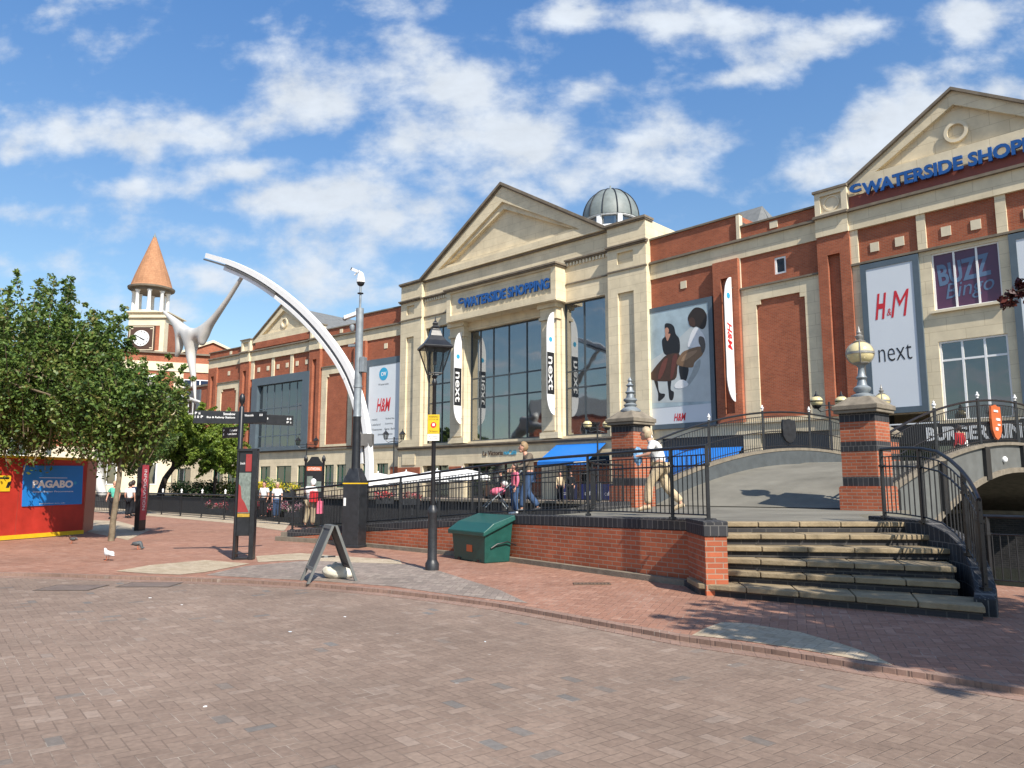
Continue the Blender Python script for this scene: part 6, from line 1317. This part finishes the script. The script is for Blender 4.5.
for k,(px,py,c,wh) in enumerate(fl):
    Y=37.5 if k<6 else (43 if k==6 else 40); p=at(px,py,Y); hh=max(.35,p.z); t=thing('flower_planter','planter of %s flowers, %s'%(c if c!='pink' else 'pink and white',wh),'planter',loc=(p.x,Y,0),group='flower planters by the river')
    b=MB(); b.box(-.5,.5,-.25,.25,0,hh-.1) if hh<.6 else b.box(-.45,.45,-.2,.2,hh-.4,hh-.1); 
    if hh>=.6: b.tube([(0,0,0),(0,0,hh-.4)],.05,8)
    b.build('trough',M_['iron'],t); leaves('flowers',[(rs.uniform(-.5,.5),rs.uniform(-.2,.2),hh+rs.uniform(-.1,.2),.2) for _ in range(14)],26,.2,.09,FL[c],t,seed=60+k); leaves('foliage',[(rs.uniform(-.5,.5),rs.uniform(-.2,.2),hh-.05+rs.uniform(-.15,.1),.2) for _ in range(8)],20,.2,.09,LM_d,t,seed=80+k)
b1=at(30,470,95)
tree('far_tree','distant dark tree behind the hoarding at the far left',(b1.x,95,GB),[(0,0,-.1),(0,0,2),(0,0,4)],.3,(0,0,6),(6,3,3.5),12,120,40,.35,LM_d,M_['barkd'],15,up=.4,trad=.9,slen=(1,2))
# weeds at the foot of the wall and moss at the steps
for px,py,n in ((617,572,16),(620,571,10),(880,626,1)):
    p=gz(px,py); t=thing('weed','small tuft of green weeds at the foot of the ramp wall%s'%(', slightly to the left' if px==617 else ', slightly to the right' if px==620 else ''),'weed',loc=p) if n>1 else None
    if t: leaves('leaves',[(rs.uniform(-.06,.06),rs.uniform(-.03,.03),.03,.05) for _ in range(n)],12,.05,.04,LM_y,t,seed=n)
# ================================================================ PEOPLE
def person(label,loc,face,height,pose={},top=None,leg=None,hair=None,skin_=None,short=False,skirt=False,shoe=None,group=None,bald=False,extra=None,lean=0,hairlen=0,child=False):
    """face: heading in degrees of the local +y axis; joints in a 1.75 m standing pose, overridden by pose"""
    t=thing('person',label,'person',mw=Matrix.Translation(loc)@Matrix.Rotation(R(face),4,'Z')@Matrix.Scale(height/1.75,4),group=group)
    J=dict(pel=(0,0,.96),spi=(0,0,1.12),che=(0,.0,1.32),nek=(0,-.01,1.47),hdb=(0,.01,1.55),
      shL=(-.17,0,1.41),elL=(-.22,-.03,1.14),wrL=(-.22,.06,.91),haL=(-.22,.09,.83),shR=(.17,0,1.41),elR=(.22,-.03,1.14),wrR=(.22,.06,.91),haR=(.22,.09,.83),
      hiL=(-.09,0,.90),knL=(-.10,.03,.50),anL=(-.10,-.01,.10),toL=(-.11,.15,.035),hiR=(.09,0,.90),knR=(.10,.03,.50),anR=(.10,-.01,.10),toR=(.11,.15,.035),head=(0,.02,1.635))
    J.update(pose); V={k:Vector(v) for k,v in J.items()}
    names=['pel','spi','che','nek','hdb','shL','elL','wrL','haL','shR','elR','wrR','haR','hiL','knL','anL','toL','hiR','knR','anR','toR']
    rad=dict(pel=.125,spi=.105,che=.13,nek=.052,hdb=.06,shL=.055,elL=.042,wrL=.027,haL=.034,shR=.055,elR=.042,wrR=.027,haR=.034,hiL=.085,knL=.056,anL=.038,toL=.034,hiR=.085,knR=.056,anR=.038,toR=.034)
    E=[('pel','spi'),('spi','che'),('che','nek'),('nek','hdb'),('che','shL'),('shL','elL'),('elL','wrL'),('wrL','haL'),('che','shR'),('shR','elR'),('elR','wrR'),('wrR','haR'),('pel','hiL'),('hiL','knL'),('knL','anL'),('anL','toL'),('pel','hiR'),('hiR','knR'),('knR','anR'),('anR','toR')]
    pts=[V[n] for n in names]; ix={n:i for i,n in enumerate(names)}
    sk=skin_ or M_['skin']
    body=skin('body',pts,[(ix[a],ix[b]) for a,b in E],[rad[n] for n in names],sk,t)
    # head and hands joined into the same body mesh
    b=MB(); h=V['head']; b.ball(h,.098,18,12,(.80,.94,1.2)); b.ball(h+Vector((0,.098,-.012)),.016,8,6,(.8,1.1,1.3)); b.ball(h+Vector((-.08,0,-.01)),.02,8,6,(.5,1,1.3)); b.ball(h+Vector((.08,0,-.01)),.02,8,6,(.5,1,1.3)); b.ball(h+Vector((0,.05,-.08)),.045,10,6)
    for s,sg in (('L',-1),('R',1)):
        w,p=V['wr'+s],V['ha'+s]; dr=(p-w).normalized(); side=dr.cross(Vector((sg,0,.3))).normalized(); oth=dr.cross(side).normalized()
        for k in range(4):
            a=p+side*(.012*(k-1.5)*1.4); m=a+dr*(.035+.006*(1-abs(k-1.5)))+oth*.006; e=m+dr*(.024+.005*(1-abs(k-1.5)))+oth*.016
            b.tube([a,m,e],[.0085,.008,.006],6)
        b.tube([w+dr*.03+side*.02,w+dr*.055+side*.045,w+dr*.085+side*.05],[.011,.0095,.007],6)
    hd=b.build('tmp',sk,None,smooth=True)
    bm=bmesh.new(); bm.from_mesh(body.data); bm.from_mesh(hd.data); bm.to_mesh(body.data); bm.free(); D.objects.remove(hd)
    body.data.polygons.foreach_set('use_smooth',[True]*len(body.data.polygons))
    b=MB(); [b.ball(h+Vector((sx*.032,.088,.012)),.011,8,6) for sx in (-1,1)]; b.build('eye',M_['blackp'],t)
    b=MB(); b.box(-.022,.022,-.002,.004,-.003,.003,Matrix.Translation(h+Vector((0,.091,-.05)))); b.build('mouth',M_['mapred'],t)
    if not bald:
        b=MB(); b.ball(h+Vector((0,-.02,.024)),.118,20,14,(.86,.98,1.14)); b.v=[(x*(1+rs.uniform(-.004,.004))+rs.uniform(-.006,.006),y+rs.uniform(-.006,.006),z+rs.uniform(-.006,.006)) for x,y,z in b.v]; b.v=[v for v in b.v]; 
        fr=h.y+.055; b.v=[(x,min(y,fr if z>h.z+.03 else h.y+.0),z if z>h.z-.08-hairlen else h.z-.08-hairlen*rs.random()) for x,y,z in b.v]; b.build('hair',hair or M_['haird'],t,smooth=True)
        if hairlen: b=MB(); b.tube([h+Vector((0,-.05,.02)),h+Vector((0,-.08,-.12)),h+Vector((0,-.07,-.12-hairlen))],[.08,.085,.04],10); b.build('long_hair',hair or M_['haird'],t,smooth=True)
    # clothes grown on the same skeleton
    sp=V['shL'].lerp(V['elL'],.75); sq=V['shR'].lerp(V['elR'],.75)
    cn=['pel','spi','che','nk','shL','shR']; cp=[V['pel']+Vector((0,0,-.03)),V['spi'],V['che'],V['che'].lerp(V['nek'],.75),V['shL'],V['shR']]; ce=[(0,1),(1,2),(2,3),(2,4),(2,5)]; cr=[.15,.132,.15,.075,.075,.075]
    if short: cp+=[sp,sq]; ce+=[(4,6),(5,7)]; cr+=[.078,.078]
    else: cp+=[V['elL'],V['elR'],V['elL'].lerp(V['wrL'],.9),V['elR'].lerp(V['wrR'],.9)]; ce+=[(4,6),(5,7),(6,8),(7,9)]; cr+=[.058,.058,.042,.042]
    if top: skin('shirt',cp,ce,cr,top,t)
    if skirt:
        b=MB(); m=V['hiL'].lerp(V['hiR'],.5); k=V['knL'].lerp(V['knR'],.5); b.tube([V['pel'],m,m.lerp(k,.6),k+Vector((0,0,-.06))],[.15,.17,.2,.22],16); b.build('skirt',leg,t,smooth=True)
    elif leg:
        lp=[V['pel'],V['hiL'],V['knL'],V['anL']+Vector((0,0,.03)),V['hiR'],V['knR'],V['anR']+Vector((0,0,.03))]
        skin('trousers',lp,[(0,1),(1,2),(2,3),(0,4),(4,5),(5,6)],[.15,.12,.098,.085,.12,.098,.085],leg,t)
    for s in 'LR':
        a,o_=V['an'+s],V['to'+s]; b=MB(); b.tube([a+Vector((0,-.05,-.02)),a.lerp(o_,.45)+Vector((0,0,-.0)),o_+Vector((0,.04,0))],[.048,.05,.032],10); b.v=[(x,y,max(z,min(a.z,o_.z)-.035)) for x,y,z in b.v]; b.build('shoe',shoe or M_['blackp'],t,smooth=True)
    return t
cloth=lambda n,c:paint(n,c,.85,var=.25,scale=7,spec=.15,bump=.6)
C_w=cloth('white_cotton',(.72,.72,.72)); C_b=cloth('beige_cotton',(.55,.43,.28)); C_m=cloth('maroon_cloth',(.10,.025,.03)); C_g=cloth('olive_jacket',(.16,.13,.10)); C_k=cloth('black_cloth',(.015,.016,.02)); C_d=cloth('denim',(.05,.09,.18)); C_p=cloth('pink_jacket',(.70,.16,.25)); C_gr=cloth('mint_top',(.10,.42,.32)); C_n=cloth('navy_jacket',(.02,.035,.08)); C_r=cloth('red_bag',(.5,.03,.04)); C_lb=cloth('light_blue_scarf',(.22,.40,.62))
# white haired walker on the landing, stooping as he walks left
a=Vector(at(660,512,16.7)); 
wk=person('stooping white haired person in a white shirt and beige trousers walking across the landing',(a.x,a.y,ZL),70,1.88,dict(pel=(0,-.04,.96),spi=(0,.0,1.13),che=(0,.09,1.31),nek=(0,.17,1.44),hdb=(0,.22,1.50),head=(0,.26,1.575),shL=(-.18,.08,1.38),shR=(.18,.08,1.38),elL=(-.22,.18,1.15),wrL=(-.16,.38,1.12),haL=(-.14,.46,1.12),elR=(.22,.02,1.14),wrR=(.22,.10,.92),haR=(.22,.12,.84),
  hiL=(-.09,-.03,.90),knL=(-.1,.2,.53),anL=(-.1,.22,.12),toL=(-.11,.38,.04),hiR=(.09,-.05,.9),knR=(.1,-.12,.50),anR=(.1,-.42,.17),toR=(.11,-.30,.05)),top=C_w,leg=C_b,hair=M_['hairg'],short=True,shoe=C_b)
b=MB(); b.ball((.27,.08,.78),.15,16,10,(.5,1.1,1.1)); b.tube([(.24,-.03,.86),(.22,.12,.86+.12),(.24,.2,.86)],.012,6); 
def hand(par,label,cat,mb,name,mat,M=None):
    t=thing(name,label,cat,mw=par.matrix_basis.copy()); mb.build('body',mat,t,smooth=True); return t
hand(wk,'dark maroon shoulder bag carried by the white haired walker','bag',b,'shoulder_bag',C_m)
b=MB(); b.ball((-.1,.40,1.12),.12,16,10,(.6,.75,1.5)); b.v=[(x+rs.uniform(-.015,.015),y+rs.uniform(-.02,.02),z+rs.uniform(-.02,.02)) for x,y,z in b.v]; hand(wk,'light blue jacket held in front by the white haired walker','jacket',b,'folded_jacket',C_lb)
# person leaning on the river railing
a=at(309,528,27.6)
ln_=person('person with a white cap leaning on the railing in front of the ornate notice board',(a.x,27.7,.05),-14,1.74,dict(che=(0,.06,1.31),nek=(0,.10,1.45),hdb=(0,.12,1.52),head=(.02,.14,1.60),elL=(-.3,.16,1.2),wrL=(-.42,.36,1.24),haL=(-.46,.43,1.22),knL=(-.12,.02,.5),anL=(-.16,-.08,.1),toL=(-.2,.06,.04),anR=(.1,0,.1)),top=C_w,leg=cloth('khaki_trousers',(.30,.25,.17)),hair=C_w,short=True)
b=MB(); b.box(.08,.34,-.24,-.1,.92,1.3); b.tube([(.1,-.1,1.3),(.08,.02,1.45),(.12,.05,1.3)],.02,6); hand(ln_,'red shoulder bag on the back of the leaning person','bag',b,'shoulder_bag',C_r)
b=MB(); b.box(.3,.48,-.1,.04,.5,.95); b.tube([(.38,-.06,.95),(.38,-.03,1.05),(.38,.0,.95)],.012,6); hand(ln_,'red and white carrier bag hanging beside the leaning person','bag',b,'carrier_bag',C_p)
# woman with pushchair on the ramp
a=gz(524,513,.93)
wm_=person('grey haired woman in an olive jacket walking down the ramp behind a pushchair',(a.x+.12,a.y,.93),100,1.66,dict(che=(0,.05,1.31),nek=(0,.10,1.45),hdb=(0,.12,1.52),head=(0,.15,1.60),elL=(-.22,.14,1.16),wrL=(-.18,.4,1.06),haL=(-.17,.47,1.04),elR=(.22,.14,1.16),wrR=(.18,.4,1.06),haR=(.17,.47,1.04),knL=(-.1,.16,.52),anL=(-.1,.2,.1),toL=(-.11,.36,.04),anR=(.1,-.25,.13),toR=(.11,-.12,.04)),top=C_g,leg=C_d,hair=M_['hairb'])
a2=gz(514,514,.93)
person('small child in a pink jacket and blue jeans walking beside the pushchair',(a2.x+.02,a2.y-.35,.93),110,1.12,dict(),top=C_p,leg=C_d,hair=M_['haird'],shoe=C_w,hairlen=.08)
pc=gz(496,514,.92); t=thing('pushchair','black pushchair with a hood, pushed down the ramp by the woman in olive','pushchair',mw=Tz((pc.x,pc.y+.1,.9))@Matrix.Rotation(R(100),4,'Z'))
b=MB(); 
for sx in (-.22,.22): b.tube([(sx,-.55,1.0),(sx,-.35,.75),(sx,.1,.35),(sx,.35,.1)],.014,8); b.tube([(sx,-.3,.1),(sx,.0,.5)],.014,8)
b.tube([(-.22,-.55,1.0),(.22,-.55,1.0)],.018,8); b.build('frame',M_['galv'],t,smooth=True)
b=MB(); b.box(-.18,.18,-.12,.25,.36,.42); b.add([(-.18,-.14,.4),(.18,-.14,.4),(.18,-.32,.82),(-.18,-.32,.82),(-.18,-.18,.38),(.18,-.18,.38),(.18,-.36,.8),(-.18,-.36,.8)],[(0,1,2,3),(7,6,5,4),(0,3,7,4),(1,5,6,2),(3,2,6,7)]); b.build('seat',C_k,t)
b=MB(); b.ball((0,-.05,.52),.15,14,8,(1,1.3,.7)); b.build('blanket',C_p,t,smooth=True)
b=MB(); b.ball((0,-.2,.72),.09,14,8); b.build('child_bonnet',C_w,t,smooth=True)
b=MB(); n=8; 
for k in range(n): 
    a_,c_=R(20+k*15),R(35+k*15); r=.3; o0=(-.05-.0,.62); b.add([(-.2,-.18+r*math.cos(a_),.68+r*math.sin(a_)*.7),(.2,-.18+r*math.cos(a_),.68+r*math.sin(a_)*.7),(.2,-.18+r*math.cos(c_),.68+r*math.sin(c_)*.7),(-.2,-.18+r*math.cos(c_),.68+r*math.sin(c_)*.7)],[(0,1,2,3)])
b.build('hood',C_k,t)
for x,y in ((-.24,-.3),(.24,-.3),(-.24,.35),(.24,.35)):
    b=MB(); b.tube([(x-.02,y,.1),(x+.02,y,.1)],.1,16); b.build('wheel',M_['blackp'],t)
# the three on the left
a=gz(115,519); person('walker in a mint green top, half hidden by the young tree trunk',(a.x-.1,a.y,0),-170,1.72,dict(elR=(.28,0,1.16),wrR=(.3,.1,.93),haR=(.3,.13,.86)),top=C_gr,leg=C_k,short=True,hair=M_['hairg'])
a=gz(120,517); person('walker in a dark navy jacket between the other two by the red information pillar',(a.x+.2,a.y+.7,0),10,1.76,dict(knL=(-.1,.15,.5),anL=(-.1,.22,.1),toL=(-.1,.38,.04)),top=C_n,leg=C_k)
a=gz(128.5,518); person('dark haired walker in a white top and black trousers next to the red information pillar',(a.x,a.y,0),5,1.68,dict(anR=(.1,-.22,.13),toR=(.1,-.08,.04),knL=(-.1,.1,.5)),top=C_w,leg=C_k,short=True)
# far bank and bridge passers by
def fp(label,px,py,Y,z,f,h,**k):
    p=at(px,py,Y); person(label,(p.x,Y,z),f,h,**k)
fp('person in a white shirt nearest the information board, beyond the riverside railing',285,0,36.5,.0,170,1.7,top=C_w,leg=C_k,short=True)
fp('person in a white t-shirt between the flower planters and the leaning person',297,0,35.5,.0,200,1.66,top=C_w,leg=C_d,short=True,hair=M_['hairg'])
fp('person in black on the far promenade left of the pillar with the grey finial',566,0,42,GB,160,1.7,top=C_k,leg=C_k)
fp('person in a cream jacket on the far promenade, right of the woman with the pushchair',556,0,43,GB,190,1.66,top=C_b,leg=C_k)
fp('person in black on the far promenade behind the pushchair',502,0,44,GB,120,1.75,top=C_k,leg=C_k)
q=NB(13.4,-3.4); person('walker in a white top at the far end of the footbridge',(q.x,q.y,zd(13.4)),200,1.7,top=C_w,leg=C_d,short=True,hair=M_['hairg'])
q=NB(12.0,-3.0); person('walker in red at the far end of the footbridge',(q.x,q.y,zd(12.0)),20,1.66,top=C_r,leg=C_k)
# pigeons
def pigeon(label,p,rz,mat,sc=1.0,peck=False):
    t=thing('pigeon',label,'pigeon',mw=Tz(p)@Matrix.Rotation(R(rz),4,'Z')@Matrix.Scale(sc,4),group='pigeons on the paving')
    hz=.05 if peck else .22; hy=.13 if peck else .10
    skin('body',[(0,-.02,.13),(0,.05,.145),(0,hy-.02,hz-.03),(0,hy,hz),(0,-.10,.115),(0,-.19,.10),(0,hy+.035,hz-.008)],[(0,1),(1,2),(2,3),(0,4),(4,5),(3,6)],[(.052,.058),(.05,.055),.028,.024,(.036,.03),(.03,.008),.006],mat,t)
    b=MB(); b.ball((-.045,-.04,.135),.06,12,8,(.35,1.5,.7)); b.ball((.045,-.04,.135),.06,12,8,(.35,1.5,.7)); b.build('wing',M_['kerbgrey'] if mat is not C_w else C_w,t,smooth=True)
    b=MB(); 
    for s in (-.022,.022): b.tube([(s,0,.09),(s,.0,.02),(s,.03,.004)],.005,5); b.tube([(s,.0,.01),(s*2,.03,.004)],.004,5)
    b.build('leg',M_['orange'],t)
pigeon('white pigeon with a dark head on the red paving',gz(107.5,560.5),60,C_w,1.1)
pigeon('dark grey pigeon pecking behind the white one',gz(138,549.5),-100,M_['kerbgrey'],1.1,True)
pigeon('third pigeon in the shade below the hoarding, brown and small',gz(72,543.5),80,M_['timber'],.95)
# cover plates, drain grate, litter
t=thing('drain_grate','iron drain grate set in the red paving in front of the ramp wall','drain grate',loc=gz(592,584)+Vector((0,0,.004))); b=MB(); ring(b,-.3,.3,-.12,.12,.03,0,.008); b.v=[(x,z,y) for x,y,z in b.v]; [b.box(-.27+i*.06,-.24+i*.06,-.1,.1,0,.007) for i in range(9)]; b.build('grate',paint('rusty_grate',(.14,.09,.06),.7,var=.3),t); b=MB(); b.box(-.29,.29,-.11,.11,-.002,.002); b.build('sump',paint('dirt_fill',(.09,.06,.045),.9),t)
for k,(px,py,w_) in enumerate(((290,632,.045),(345,617,.045),(150,598,.05),(485,642,.035),(182,605,.04),(205,707,.035))):
    p=gz(px,py,-.05); t=thing('litter_scrap','small pale paper scrap on the brown roadway, %s'%('left of centre','beyond the first towards the kerb','far left near the kerb','in the middle','near the leftmost manhole','near the bottom left','low at the left','at the bottom centre','bottom right of centre','at the bottom right')[k],'litter',loc=(p.x,p.y,-.048)); w_*=.55; b=MB(); q=random.Random(k); b.prism([(q.uniform(.5,1)*w_*math.cos(a),q.uniform(.5,1)*w_*math.sin(a)) for a in [i*math.pi/3 for i in range(6)]],0,.004); b.build('paper',M_['parasol'] if k%3 else M_['poster'],t)
for k,(px,py,w_,h_) in enumerate(((72,588,.4,.3),(150,585,.4,.25))):
    p=gz(px,py,-.05); t=thing('manhole_cover','flat dark service cover in the roadway near the kerb, %s'%('the left one','the right one')[k],'manhole cover',loc=(p.x,p.y,-.046),group='service covers in the roadway'); b=MB(); b.box(-w_,w_,-h_,h_,0,.004); b.build('cover',paint('worn_cover',(.16,.12,.10),.7,var=.3),t); b=MB(); ring(b,-w_-.03,w_+.03,-h_-.03,h_+.03,.03,0,.006); b.v=[(x,z,y) for x,y,z in b.v]; b.build('cover_frame',paint('cover_rim',(.11,.085,.07),.7),t)
bpy.context.view_layer.update()
